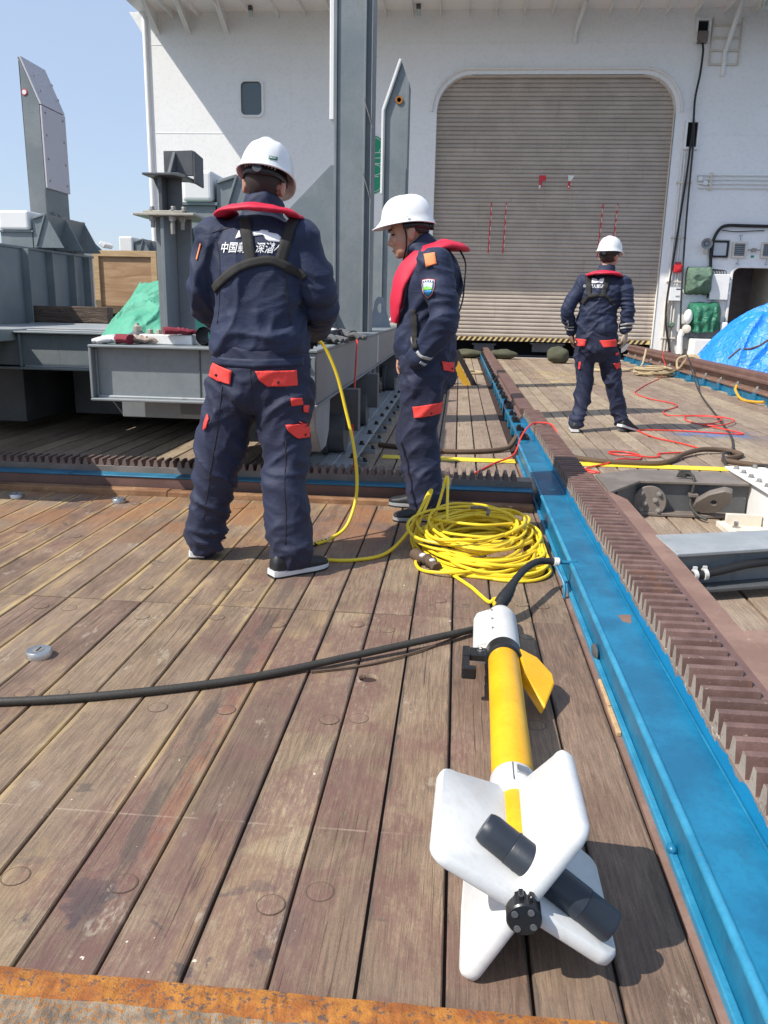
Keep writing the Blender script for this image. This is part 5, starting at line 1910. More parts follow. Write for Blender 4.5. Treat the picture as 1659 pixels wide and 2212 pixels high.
# black cables down the wall
cable('wall_cable', [(5.09, WY - .10, 6.95), (5.12, WY - .12, 6.75), (5.11, WY - .11, 6.3), (5.06, WY - .10, 5.8), (5.08, WY - .12, 5.2), (5.06, WY - .12, 4.75), (5.05, WY - .10, 4.2), (5.01, WY - .10, 3.4), (4.95, WY - .10, 2.3), (4.90, WY - .10, 1.45), (4.93, WY - .10, .9), (5.05, WY - .10, .4), (5.15, WY - .12, .02)], .024, 'black_rubber', 'black cable hanging from the upper wall recess past the red alarm box', sub=6)
cable('wall_cable', [(5.10, WY - .10, 5.3), (5.12, WY - .12, 4.8), (5.13, WY - .12, 4.2), (5.14, WY - .13, 3.4), (5.17, WY - .14, 2.4), (5.22, WY - .14, 1.4), (5.27, WY - .14, .8), (5.31, WY - .14, .02)], .022, 'black_hose', 'black cable hanging straight from the lower wall recess', sub=6)
# pipe runs
pr = wthing('pipe_run', 'bundle of white vertical pipes on rusty clips beside the roller door', 'pipes', 5.05, 2)
for i in range(4):
    m = MB()
    m.tube([(4.90 + i * .07, WY - .04, .05), (4.90 + i * .07, WY - .04, 1.42)], .022, 8)
    m.build('pipe', 'cream_paint', pr)
    m = MB()
    m.tube([(4.92 + i * .065, WY - .04, 1.78), (4.92 + i * .065, WY - .04, 4.7)], .018, 8)
    m.build('pipe', 'white_trim', pr)
for z in (.55, 1.86, 2.85, 4.05):
    MB().box(4.86, 5.20, WY - .07, WY - .001, z - .02, z + .02).build('pipe_clip', 'cream_paint', pr, .004)
ph = wthing('pipe_run', 'four horizontal white pipes clipped to the wall above the floor hose', 'pipes', 6.5, 4.05)
for i in range(4):
    z = 4.22 - i * .09
    m = MB()
    m.tube([(5.30 + .02 * i, WY - .04, z), (8.8, WY - .04, z)], .016, 8)
    m.build('pipe', 'white_trim', ph)
for x in (5.62, 6.98, 8.3):
    MB().box(x - .03, x + .03, WY - .07, WY - .001, 3.90, 4.27).build('pipe_clip', 'cream_paint', ph, .004)
for (x, z) in ((5.38, 4.14), (5.5, 4.05)):
    MB().box(x - .05, x + .05, WY - .075, WY - .02, z - .05, z + .05).build('coupling', 'white_trim', ph, .01)
cable('floor_hose', [(5.86, WY - .06, 1.5), (5.83, WY - .06, 2.2), (5.80, WY - .06, 2.55), (5.84, WY - .06, 2.85), (5.94, WY - .06, 3.05), (6.1, WY - .06, 3.13), (6.5, WY - .06, 3.13), (7.2, WY - .06, 3.12), (8.5, WY - .06, 3.1)], .036, 'black_rubber', 'thick black cable bundle arching above the wall vents', 'cable', sub=6)
cable('thin_wire', [(6.0, WY - .04, 3.03), (6.3, WY - .04, 3.0), (6.7, WY - .04, 3.02), (6.95, WY - .04, 3.03)], .01, 'black_rubber', 'thin black wire strung under the arching cable bundle', 'wire')
# loudspeaker
sp0 = wthing('horn_speaker', 'grey round horn loudspeaker beside the black framed window', 'loudspeaker', 5.68, 2.72)
m = MB()
m.lathe([(.04, 0), (.05, .08), (.12, .2), (.125, .21), (.11, .2), (.05, .1), (.045, .12), (0, .13)], (5.68, WY - .03, 2.72), (-.2, -1, -.05), 28)
m.build('horn', 'pale_grey_steel', sp0)
MB().box(5.64, 5.72, WY - .08, WY - .001, 2.5, 2.72).build('bracket', 'cream_paint', sp0, .006)
# black framed window, vents
wv = wthing('framed_window', 'pale pane in a heavy black frame on the white wall', 'window', 6.0, 2.6)
plate2d('frame', rrect(5.815, 6.20, 2.42, 2.80, .02, 2), [rrect(5.86, 6.155, 2.465, 2.755, .015, 2)], .05, 'black_rubber', wv, lambda u, v, w: (u, WY - .052 + w, v), .004)
MB().box(5.85, 6.17, WY - .03, WY - .02, 2.45, 2.77).build('pane', 'glass_pale', wv)
plate2d('rim', rrect(5.79, 6.225, 2.395, 2.825, .02, 2), [rrect(5.812, 6.203, 2.417, 2.803, .02, 2)], .03, 'cream_paint', wv, lambda u, v, w: (u, WY - .032 + w, v))
for (x0, lab) in ((6.28, 'louvred vent between the black framed window and the valve'), (6.93, 'louvred vent above the open doorway beyond the valve')):
    t = wthing('louvre_vent', lab, 'vent', x0 + .16, 2.6, 'louvre vents on the wall')
    plate2d('frame', rrect(x0, x0 + .33, 2.42, 2.78, .01, 1), [rrect(x0 + .045, x0 + .285, 2.465, 2.735, .005, 1)], .06, 'cream_paint', t, lambda u, v, w: (u, WY - .062 + w, v), .004)
    for i in range(6):
        z = 2.475 + i * .045
        MB().prism([(WY - .055, z), (WY - .05, z - .002), (WY - .02, z + .034), (WY - .025, z + .036)], 'x', x0 + .045, x0 + .285).build('louvre', 'pale_grey_steel', t)
    MB().box(x0 + .04, x0 + .29, WY - .012, WY - .003, 2.46, 2.74).build('backing', 'dark_grey_steel', t)
    for (z, s_) in ((2.80, 1), (2.40, -1)):
        m = MB()
        m.tube([(x0 + .16, WY - .04, z), (x0 + .16, WY - .05, z + .07 * s_)], .007, 6)
        m.tube([(x0 + .12, WY - .05, z + .12 * s_), (x0 + .16, WY - .05, z + .07 * s_), (x0 + .20, WY - .05, z + .12 * s_), (x0 + .12, WY - .05, z + .12 * s_)], .007, 6)
        m.build('dog_handle', 'dull_bolt', t)
vl = wthing('valve', 'small green and brass valve between the two louvred vents', 'valve', 6.77, 2.6)
m = MB()
m.tube([(6.63, WY - .05, 2.6), (6.91, WY - .05, 2.6)], .012, 8)
m.build('spindle', 'dull_bolt', vl)
MB().box(6.72, 6.82, WY - .09, WY - .001, 2.56, 2.64).build('body', 'worn_flange', vl, .01)
MB().box(6.73, 6.80, WY - .012, WY - .001, 2.43, 2.48).build('name_plate', 'emblem_green', vl)


def cover(name, x0, x1, z0, z1, dep, mat, label, seed, drape=0):
    n = 26
    vs, fs = [], []
    for j in range(n + 1):
        for i in range(n + 1):
            u, v = i / n, j / n
            a = (2 * u - 1)
            b = (2 * v - 1)
            bul = (1 - abs(a) ** 4) * (1 - abs(b) ** (4 if not drape else 5 if b > 0 else 40))
            p = Vector((u * 3, v * 3, seed))
            d = .12 * (1 - abs(noise.noise(p))) * bul
            fold = .05 * math.sin(u * 23 + 2 * noise.noise(p)) * (1 - v) ** .6 * drape
            w = 1 + (.10 * (1 - v) * drape) + .06 * noise.noise(Vector((v * 3, seed, 0)))
            vs.append(((x0 + x1) / 2 + (x1 - x0) / 2 * a * w * (1 - .12 * abs(b) ** 3), WY - .03 - dep * bul ** .5 - d + fold, z0 + (z1 - z0) * v + .03 * noise.noise(p * 1.7) + (.05 * math.sin(u * 19 + seed) * drape if j == 0 else 0)))
    for j in range(n):
        for i in range(n):
            q = j * (n + 1) + i
            fs.append((q, q + 1, q + n + 2, q + n + 1))
    m = MB()
    m.add(vs, fs, 0, True)
    o = m.build(name, mat, None, loc=((x0 + x1) / 2, WY - .02, z0), recalc=False, smooth_angle=70)
    sm_ = o.modifiers.new('th', 'SOLIDIFY')
    sm_.thickness = .01
    tag(o, label, cat='cover')
    return o


cover('canvas_cover', 5.28, 5.90, 1.57, 2.20, .22, 'canvas_green', 'faded green canvas cover tied over a box above the draped cover', 1.3)
cover('draped_cover', 5.42, 6.16, .68, 1.40, .30, 'tarp_dark_green', 'dark green tarpaulin draped in folds over wall machinery', 6.1, 1)
cb = wthing('control_cabinet', 'flat white control cabinet beside the open doorway', 'cabinet', 6.07, 1.75)
MB().box(5.86, 6.28, WY - .14, WY - .001, 1.46, 2.04).build('case', 'white_trim', cb, .01)
for (z) in (1.62, 1.88):
    MB().box(6.28, 6.31, WY - .12, WY - .06, z - .03, z + .03).build('hinge', 'white_trim', cb)
for i in range(6):
    m = MB()
    x = 5.90 + i * .06
    m.tube(catmull([(x, WY - .07, 2.04), (x, WY - .07, 2.09), (x - .04, WY - .06, 2.13), (x - .14, WY - .05, 2.14), (5.84, WY - .05, 2.16)], 4), .009, 6)
    m.build('cable_tail', 'black_rubber', cb)
mb_ = wthing('meter_box', 'small white instrument box with grey labels under the red alarm box', 'meter', 5.08, 1.55)
MB().box(4.94, 5.21, WY - .14, WY - .03, 1.42, 1.72).build('case', 'white_trim', mb_, .008)
MB().box(5.08, 5.19, WY - .143, WY - .139, 1.67, 1.70).build('label_strip', 'dark_grey_steel', mb_)
MB().box(5.08, 5.17, WY - .143, WY - .139, 1.50, 1.54).build('label_strip', 'pale_grey_steel', mb_)
MB().box(5.0, 5.15, WY - .04, WY - .001, 1.5, 1.6).build('bracket', 'cream_paint', mb_)
ra = wthing('alarm_box', 'red alarm sounder on the white wall above the meter box', 'alarm', 5.07, 2.15)
MB().box(4.98, 5.16, WY - .16, WY - .02, 2.06, 2.24).build('case', 'red_box', ra, .02, 2)
m = MB()
m.lathe([(.05, 0), (.055, .02), (.03, .03)], (5.08, WY - .16, 2.14), (0, -1, 0), 18)
m.build('sounder', 'red_box', ra)
MB().box(5.02, 5.14, WY - .14, WY - .02, 2.24, 2.30).build('beacon', 'maroon_cloth', ra, .01)
mt = wthing('pump_motor', 'white domed pump motor beside the draped green cover', 'pump', 5.36, .9)
m = MB()
m.ball((5.38, WY - .3, 1.06), (.10, .12, .17), 20, 14)
m.build('dome', 'white_trim', mt)
m = MB()
m.lathe([(.09, -.1), (.10, -.08), (.10, .1), (.07, .12)], (5.38, WY - .28, .78), (-.3, -1, 0), 20)
m.build('casing', 'cream_paint', mt)
m = MB()
m.tube([(5.28, WY - .25, .2), (5.26, WY - .25, .6), (5.3, WY - .28, .75)], .07, 12)
m.build('leg_pipe', 'white_trim', mt)
MB().box(5.3, 5.46, WY - .3, WY - .05, .3, .9).build('mount', 'dark_grey_steel', mt, .01)
lt = wthing('white_tank', 'low white tank with red notice plate in front of the wall', 'tank', 5.7, .3)
MB().box(5.46, 6.15, WY - .75, WY - .15, 0, .56).build('tank_body', 'white_trim', lt, .02, 2)
MB().box(5.86, 6.06, WY - .755, WY - .75, .40, .54).build('notice_plate', 'tape_red', lt)
for z_ in (.45, .49):
    MB().box(5.9, 6.02, WY - .757, WY - .7551, z_, z_ + .012).build('notice_line', 'paper', lt)
mc = wthing('machinery_block', 'dark machinery and red pump parts below the draped green cover', 'machinery', 5.8, .7)
MB().box(5.45, 6.2, WY - .3, WY - .02, .57, .78).build('base', 'dark_grey_steel', mc, .01)
MB().box(6.15, 6.30, WY - .35, WY - .1, .72, .95).build('bottle', 'white_trim', mc, .03, 2)
MB().box(6.15, 6.30, WY - .36, WY - .1, .58, .70).build('pump_head', 'red_box', mc, .02)
m = MB()
m.lathe([(.06, 0), (.06, .12), (.05, .14)], (5.06, WY - .06, .86), (0, -1, 0), 18)
o = m.build('gland_box', 'canvas_green', None, loc=(5.06, WY, .86))
tag(o, 'small dark green gland box on the pipes near the white pump', 'gland box')

# ------------------------------------------------------------------ people
def loft(mb, rings, n=20, mi=0):
    """rings: (centre, a, b, dir_a, dir_b)"""
    vs, fs = [], []
    for (c, a, b, da, db) in rings:
        for k in range(n):
            t = 2 * PI * k / n
            ca, sa = math.cos(t), math.sin(t)
            e = .85
            ca = math.copysign(abs(ca) ** e, ca)
            sa = math.copysign(abs(sa) ** e, sa)
            vs.append(Vector(c) + da * (a * ca) + db * (b * sa))
    for i in range(len(rings) - 1):
        for k in range(n):
            k2 = (k + 1) % n
            fs.append((i * n + k, i * n + k2, (i + 1) * n + k2, (i + 1) * n + k))
    fs.append(tuple(range(n - 1, -1, -1)))
    fs.append(tuple((len(rings) - 1) * n + k for k in range(n)))
    mb.add(vs, fs, mi, True)


XA_, YA_, ZA_ = Vector((1, 0, 0)), Vector((0, 1, 0)), Vector((0, 0, 1))


def torso(mb, rings, n=28):
    loft(mb, [(Vector((cx, cy, z)), rx, ry, XA_, YA_) for (z, cx, cy, rx, ry) in rings], n)


def chain(mb, pts, radii, sub=5, n=16):
    P = catmull(pts, sub)
    m = len(P)
    k = len(pts) - 1
    rr = []
    for i in range(m):
        t = i / (m - 1) * k
        a = min(int(t), k - 1)
        f = t - a
        f = f * f * (3 - 2 * f)
        rr.append(radii[a] * (1 - f) + radii[a + 1] * f)
    mb.tube(P, rr, n)
    mb.ball(P[0], rr[0] * .98, 14, 10)
    mb.ball(P[-1], rr[-1] * .98, 14, 10)


def remesh(mb, name, voxel, smooth=4, fac=.5):
    me = mb.mesh('tmp', 'navy', recalc=True)
    o = bpy.data.objects.new('tmp', me)
    COL.objects.link(o)
    r = o.modifiers.new('r', 'REMESH')
    r.mode = 'VOXEL'
    r.voxel_size = voxel
    s = o.modifiers.new('s', 'SMOOTH')
    s.factor = fac
    s.iterations = smooth
    bpy.context.view_layer.update()
    out = bpy.data.meshes.new_from_object(o.evaluated_get(bpy.context.evaluated_depsgraph_get()))
    bpy.data.objects.remove(o)
    bpy.data.meshes.remove(me)
    out.name = name
    for p in out.polygons:
        p.use_smooth = True
    return out


def ridged(p):
    return 1 - abs(noise.noise(p))


def crumple(me, amp, seed, kind):
    """wrinkle a garment: broad drapes, diagonal tension folds, stacked folds low on the leg / at the elbow"""
    sv = Vector((seed * 7.1, seed * 3.7, seed * 1.9))
    nor = [v.normal.copy() for v in me.vertices]
    for v, n in zip(me.vertices, nor):
        p = v.co
        w = Vector((noise.noise(p * 2.2 + sv), noise.noise(p * 2.2 + sv + Vector((9, 0, 0))), noise.noise(p * 2.2 + sv + Vector((0, 9, 0))))) * .30
        q = p + w
        d = .8 * noise.noise(q * 3.6 + sv)
        d += 1.0 * (ridged(Vector((q.x * 2.4 + q.z * 2.6, q.y * 2.6, q.z * 5.2 - q.x * 3.4)) + sv) ** 5 - .3)
        d += .8 * (ridged(Vector((q.x * 2.8 - q.z * 3.4, q.y * 3, q.z * 6.0 + q.x * 4)) + sv * 2) ** 5 - .3)
        d += .45 * (ridged(Vector((q.x * 6 + q.z * 4, q.y * 6, q.z * 11 - q.x * 5)) + sv * 3) ** 4 - .3)
        if kind == 'leg':
            f = max(0., 1 - p.z / .62)
            d += (.9 * f) * (ridged(Vector((q.x * 3, q.y * 3, q.z * 12)) + sv * 3) ** 3 - .4)
            kn = math.exp(-((p.z - .46) / .12) ** 2)
            d += .9 * kn * (ridged(Vector((q.x * 4 + q.z * 6, q.y * 4, q.z * 12)) + sv * 4) ** 4 - .3)
            cr_h = math.exp(-((p.z - .74) / .08) ** 2)
            d += .8 * cr_h * (ridged(Vector((q.x * 9, q.y * 5, q.z * 9 + abs(q.x) * 10)) + sv * 6) ** 4 - .3)
        else:
            f = math.exp(-((p.z - 1.0) / .09) ** 2)
            d += 1.0 * f * (ridged(Vector((q.x * 3, q.y * 3, q.z * 12)) + sv * 3) ** 3 - .35)
            f2 = math.exp(-((p.z - 1.12) / .13) ** 2) * min(1, abs(p.x) / .2)
            d += 1.1 * f2 * (ridged(Vector((q.x * 5, q.y * 5, q.z * 13)) + sv * 5) ** 3 - .35)
        v.co = p + n * (amp * d)
    me.update()


def link(name, me, mats, parent):
    me.materials.clear()
    for m in (mats if isinstance(mats, (list, tuple)) else [mats]):
        me.materials.append(M_[m])
    o = bpy.data.objects.new(name, me)
    COL.objects.link(o)
    o.parent = parent
    return o


def bvh_of(meshes):
    vs, fs = [], []
    for me in meshes:
        o = len(vs)
        vs += [v.co.copy() for v in me.vertices]
        fs += [tuple(i + o for i in p.vertices) for p in me.polygons]
    return BVHTree.FromPolygons(vs, fs)


class Person:
    def __init__(s, label, base, heading):
        s.root = thing('person', label, 'person', (base[0], base[1], 0))
        s.root.rotation_euler = (0, 0, heading)
        s.b = Vector((base[0], base[1], 0))
        s.R = Matrix.Rotation(heading, 3, 'Z')
        s.Ri = s.R.inverted()
        s.vd = s.Ri @ Vector((0, 1, 0))

    def loc(s, w):
        return s.Ri @ (Vector(w) - s.b)

    def dr(s, v, bvh, off, start=-1.2):
        """project a point given on the person's vertical mid-plane onto the clothing, from the -Y side"""
        o = v + s.vd * start
        h = bvh.ray_cast(o, s.vd)
        if h[0] is None:
            c = bvh.find_nearest(v - s.vd * .12)
            return c[0] - s.vd * off, False
        n = h[1]
        if n.dot(s.vd) > 0:
            n = -n
        d = (n * .5 - s.vd * .5).normalized()
        return h[0] + d * off, True

    def patch(s, name, pts, mat, bvh, parent=None, off=.004, th=.0025, cell=.014, smooth=True):
        bm = bmesh.new()
        vs = [bm.verts.new((x, 0, z)) for x, z in pts]
        f = bm.faces.new(vs)
        bmesh.ops.triangulate(bm, faces=[f])
        for it in range(8):
            long = [e for e in bm.edges if e.calc_length() > cell]
            if not long:
                break
            bmesh.ops.subdivide_edges(bm, edges=long, cuts=1, use_grid_fill=False)
            bmesh.ops.triangulate(bm, faces=[f for f in bm.faces if len(f.verts) > 3])
        for v in bm.verts:
            w = s.loc((v.co.x, s.b.y, v.co.z))
            v.co, ok = s.dr(w, bvh, off)
        bmesh.ops.recalc_face_normals(bm, faces=bm.faces)
        me = bpy.data.meshes.new(name)
        bm.to_mesh(me)
        bm.free()
        for p in me.polygons:
            p.use_smooth = True
        o = link(name, me, mat, parent or s.root)
        so = o.modifiers.new('th', 'SOLIDIFY')
        so.thickness = th
        so.offset = 0
        return o

    def ribbon(s, name, line, width, mat, bvh, off=.006, parent=None, th=.003):
        P = catmull([(x, 0, z) for x, z in line], 8)
        L, Rr = [], []
        m = len(P)
        for i in range(m):
            t = (P[min(i + 1, m - 1)] - P[max(i - 1, 0)]).normalized()
            nrm = Vector((-t.z, 0, t.x))
            w = width[i * (len(width) - 1) // (m - 1)] if isinstance(width, list) else width
            L.append([P[i] + nrm * w * f for f in (-.5, -.17, .17, .5)])
        vs, fs = [], []
        for row in L:
            for q in row:
                c, ok = s.dr(s.loc((q.x, s.b.y, q.z)), bvh, off)
                vs.append(c)
        for i in range(m - 1):
            for j in range(3):
                a = i * 4 + j
                fs.append((a, a + 1, a + 5, a + 4))
        mb = MB()
        mb.add(vs, fs, 0, True)
        o = mb.build(name, mat, parent or s.root, local=True, smooth_angle=80)
        so = o.modifiers.new('th', 'SOLIDIFY')
        so.thickness = th
        so.offset = 0
        return o

    def text(s, body, x0, z0, height, mat, bvh, shear=.22, parent=None, width=None):
        cu = bpy.data.curves.new('t', 'FONT')
        cu.body = body
        cu.size = 1
        cu.shear = shear
        cu.offset = .012
        tmp = bpy.data.objects.new('t', cu)
        COL.objects.link(tmp)
        bpy.context.view_layer.update()
        me = bpy.data.meshes.new_from_object(tmp.evaluated_get(bpy.context.evaluated_depsgraph_get()))
        bpy.data.objects.remove(tmp)
        if len(me.vertices) == 0:
            return None
        xs = [v.co.x for v in me.vertices]
        ys = [v.co.y for v in me.vertices]
        sx = (width / (max(xs) - min(xs))) if width else height / (max(ys) - min(ys))
        sz = height / (max(ys) - min(ys))
        for v in me.vertices:
            w = s.loc((x0 + (v.co.x - min(xs)) * sx, s.b.y, z0 + (v.co.y - min(ys)) * sz))
            v.co, ok = s.dr(w, bvh, .0035)
        me.update()
        return link('printed_lettering', me, mat, parent or s.root)

    # ---- pieces
    def head(s, mb, c, M):
        def b(p, r):
            mb.ball(Vector(c) + M @ Vector(p), r, 20, 14, M=M)
        b((0, -.008, .03), (.076, .096, .098))
        b((0, .02, -.03), (.066, .078, .085))
        b((0, .035, -.075), (.052, .058, .045))
        b((0, .068, -.098), (.028, .024, .02))
        b((0, .082, .028), (.052, .018, .016))
        b((.034, .070, -.028), (.026, .022, .03))
        b((-.034, .070, -.028), (.026, .022, .03))
        # nose
        nb_ = MB()
        pts = [Vector(c) + M @ Vector(p) for p in ((0, .086, .018), (0, .098, -.012), (0, .112, -.036), (0, .098, -.048))]
        mb.tube(pts, [.008, .011, .016, .009], 10)
        b((.012, .092, -.042), (.011, .012, .009))
        b((-.012, .092, -.042), (.011, .012, .009))
        b((0, .090, -.068), (.024, .012, .007))
        b((0, .087, -.079), (.021, .012, .007))
        for sx in (-1, 1):
            b((sx * .079, -.012, -.014), (.010, .022, .034))
            b((sx * .083, -.020, .0), (.008, .02, .022))

    def face(s, c, M):
        for sx in (-1, 1):
            e = MB()
            e.ball(Vector(c) + M @ Vector((sx * .032, .0805, .004)), (.013, .010, .0045), 12, 8, M=M)
            e.build('eye', 'eye_dark', s.root, local=True)
            e = MB()
            e.tube([Vector(c) + M @ Vector(p) for p in ((sx * .014, .101, .025), (sx * .034, .0985, .031), (sx * .055, .084, .026))], (.004, .006), 8)
            e.build('eyebrow', 'hair', s.root, local=True)
        e = MB()
        e.tube([Vector(c) + M @ Vector(p) for p in ((-.022, .092, -.0745), (0, .1035, -.073), (.022, .092, -.0745))], .0025, 6)
        e.build('mouth', 'lip', s.root, local=True)

    def hair(s, c, M, low=-.055):
        mb = MB()
        n, k = 40, 26
        vs, fs = [], []
        for j in range(k + 1):
            th = PI * j / k
            for i in range(n):
                a = 2 * PI * i / n
                v = Vector((.079 * math.sin(th) * math.cos(a), .0995 * math.sin(th) * math.sin(a), .101 * math.cos(th)))
                vs.append(v)
        keep = []
        for j in range(k):
            for i in range(n):
                q = [j * n + i, (j + 1) * n + i, (j + 1) * n + (i + 1) % n, j * n + (i + 1) % n]
                cc = sum((vs[t] for t in q), Vector()) / 4
                if cc.y > .035 and cc.z < .05:
                    continue
                if cc.z < low - .1 * max(0, cc.y):
                    continue
                if abs(cc.x) > .06 and -.035 < cc.y and cc.z < .012:
                    continue
                keep.append(q)
        out = []
        for v in vs:
            r = 1 + .012 * noise.noise(v * 70)
            out.append(Vector(c) + M @ (v * r + Vector((0, -.008, .03))))
        mb.add(out, keep, 0, True)
        o = mb.build('hair', 'hair', s.root, local=True, smooth_angle=80)
        so = o.modifiers.new('th', 'SOLIDIFY')
        so.thickness = .006
        so.offset = 1
        return o

    def helmet(s, c, M, tagx=None):
        c = Vector(c)
        mb = MB()
        n, k = 56, 16
        rx, ry, H = .108, .136, .134
        vs, fs = [], []
        for j in range(k + 1):
            t = j / k
            z = H * math.sin(t * PI / 2) ** .92
            f = max(0., math.cos(t * PI / 2)) ** .72
            for i in range(n):
                a = 2 * PI * i / n
                x, y = rx * f * math.cos(a), ry * f * math.sin(a)
                dz = 0
                ridge = math.exp(-(x / .020) ** 4)
                dz += .0065 * ridge * min(1, t * 3)
                for sx in (-1, 1):
                    vx = x - sx * (.028 + .045 * max(0, -y + .06) / .2)
                    dz += .0045 * math.exp(-(vx / .008) ** 2) * min(1, t * 2.2)
                # brim
                ob = 0
                drop = 0
                if j == 0:
                    ob = .010
                    drop = -.004
                if y > 0:
                    fr_ = max(0, math.sin(a)) ** 3
                    if j == 0:
                        ob += .038 * fr_
                        drop -= .010 * fr_
                    elif j == 1:
                        ob += .008 * fr_
                elif j == 0:
                    drop -= .016 * abs(math.sin(a)) ** 2
                rr_ = math.hypot(x, y) or 1e-6
                vs.append((x * (1 + ob / rr_), y * (1 + ob / rr_), z + dz + drop))
        for j in range(k):
            for i in range(n):
                i2 = (i + 1) % n
                fs.append((j * n + i, j * n + i2, (j + 1) * n + i2, (j + 1) * n + i))
        fs.append(tuple(k * n + i for i in range(n)))
        vs = [c + M @ Vector(v) for v in vs]
        mb.add(vs, fs, 0, True)
        h = mb.build('helmet', 'shell_white', s.root, local=True, smooth_angle=75)
        so = h.modifiers.new('th', 'SOLIDIFY')
        so.thickness = .004
        so.offset = -1
        ss = h.modifiers.new('sub', 'SUBSURF')
        ss.levels = ss.render_levels = 1
        # rim bead
        mb = MB()
        mb.tube([vs[i] for i in range(n)], .0038, 6, closed=True)
        mb.build('rim', 'shell_white', h, local=True)
        # headband and ratchet
        mb = MB()
        rows = []
        for a in range(-100, 101, 8):
            t = rad(a - 90)
            hh = .030 + .016 * math.exp(-((a) / 38.) ** 2)
            for dz in (0, -.5, -1):
                rows.append(c + M @ Vector((.091 * math.cos(t), .119 * math.sin(t), -.004 + dz * hh)))
        fs = []
        for i in range(len(rows) // 3 - 1):
            for j in range(2):
                fs.append((i * 3 + j, i * 3 + j + 1, i * 3 + j + 4, i * 3 + j + 3))
        mb.add(rows, fs, 0, True)
        hb = mb.build('headband', 'black_plastic', h, local=True)
        so = hb.modifiers.new('th', 'SOLIDIFY')
        so.thickness = .005
        mb = MB()
        mb.lathe([(.021, 0), (.021, .012), (.018, .016), (0, .016)], c + M @ Vector((0, -.120, -.030)), M @ Vector((0, -1, -.1)), 24)
        mb.build('ratchet_knob', 'slate_plastic', h, local=True)
        for i in range(-5, 6):
            t = rad(i * 8 - 90)
            mb = MB()
            mb.tube([c + M @ Vector((.099 * math.cos(t), .126 * math.sin(t), .002)), c + M @ Vector((.094 * math.cos(t), .1225 * math.sin(t), -.016))], .0022, 5)
            mb.build('web_strap', 'label_pale', h, local=True)
        return h

    def hand(s, mb, wrist, d, nrm, curl=.5, r=1., side=1):
        """d: finger direction, nrm: back of the hand; palm plus five separate fingers"""
        d = Vector(d).normalized()
        nrm = Vector(nrm)
        nrm = (nrm - d * nrm.dot(d)).normalized()
        sd = d.cross(nrm) * side
        w = Vector(wrist)
        mb.tube([w - d * .04, w, w + d * .03, w + d * .06, w + d * .088], [(.019 * r, .026 * r), (.018 * r, .026 * r), (.017 * r, .036 * r), (.016 * r, .042 * r), (.013 * r, .041 * r)], 14, ref=nrm)
        for i, (o, l) in enumerate(((-.031, .066), (-.0105, .076), (.0105, .071), (.031, .056))):
            p = w + d * .085 + sd * o
            ang = 0
            pts = [p - d * .015, p]
            for seg in (.42, .32, .26):
                ang += curl * (.75 + .15 * i)
                p = p + (d * math.cos(ang) - nrm * math.sin(ang)) * (l * seg)
                pts.append(p)
            mb.tube(pts, [.0095 * r, .0092 * r, .0085 * r, .0078 * r, .0066 * r], 10)
            mb.ball(pts[-1], .0066 * r, 8, 6)
        p = w + d * .022 - sd * .03
        pts = [p]
        for (a, l) in ((.5, .036), (.25, .030), (.1, .024)):
            p = p + (d * math.cos(a) - sd * math.sin(a) - nrm * .35).normalized() * l
            pts.append(p)
        mb.tube(pts, [.0135 * r, .0115 * r, .010 * r, .0075 * r], 10)
        mb.ball(pts[-1], .0075 * r, 8, 6)

    def shoe(s, heel, yaw, pitch=0, sole='sole_white'):
        t = Matrix.Translation(Vector(heel)) @ Matrix.Rotation(yaw, 4, 'Z') @ Matrix.Rotation(pitch, 4, 'X')
        R3 = t.to_3x3()
        x_, z_ = R3 @ XA_, R3 @ ZA_
        mb = MB()
        prof = [(0, .026, .035, .045), (.012, .035, .05, .05), (.06, .038, .058, .055), (.11, .040, .052, .05), (.16, .046, .036, .04), (.21, .047, .026, .032), (.255, .040, .020, .026), (.278, .02, .012, .02)]
        loft(mb, [(t @ Vector((0, y, .022 + hz * .55)), w, hz, x_, z_) for (y, w, hz, q) in prof], 20)
        u = link('shoe', remesh(mb, 'shoe', .006, 5), 'shoe_black', s.root)
        mb = MB()
        out = [(0, .03), (.02, .040), (.07, .042), (.13, .043), (.19, .050), (.235, .046), (.268, .032), (.285, .012)]
        outline = [(w, y) for y, w in out] + [(-w, y) for y, w in reversed(out)]
        lo = [t @ Vector((x, y - .004, .0)) for x, y in outline]
        l1 = [t @ Vector((x * 1.04, y - .004, .010)) for x, y in outline]
        hi = [t @ Vector((x * 1.0, y - .004, .027 + (.008 if y < .06 else 0))) for x, y in outline]
        n = len(outline)
        fs = [tuple(range(n)), tuple(range(3 * n - 1, 2 * n - 1, -1))]
        for k in range(2):
            fs += [(k * n + i, k * n + (i + 1) % n, (k + 1) * n + (i + 1) % n, (k + 1) * n + i) for i in range(n)]
        mb.add(lo + l1 + hi, fs, 0, True)
        mb.m = [1 if (i == 0 or 2 <= i < 2 + n) else 0 for i in range(len(mb.f))]
        mb.build('sole', [sole, 'shoe_black'], u, local=True)
        return u

    def vest(s, path, rb=.05, ra=.017, lobes=True):
        P = catmull(path, 8)
        axis = Vector((0, .0, 0))
        ref = []
        m = len(P)
        for i, p in enumerate(P):
            o = Vector((p.x, p.y + .01, 0))
            o.normalize()
            up = max(0, min(1, (p.z - 1.30) / .14))
            ref.append((o * (1 - .75 * up) + ZA_ * up).normalized())
        rr_ = []
        for i in range(m):
            t = i / (m - 1)
            e = min(1, min(t, 1 - t) * 14 + .55)
            wob = 1 + .10 * noise.noise(P[i] * 14)
            rr_.append((ra * wob * (.8 + .2 * e), rb * e * (1 + .06 * noise.noise(P[i] * 9 + Vector((3, 3, 3))))))
        mb = MB()
        mb.tube(P, rr_, 18, ref=ref)
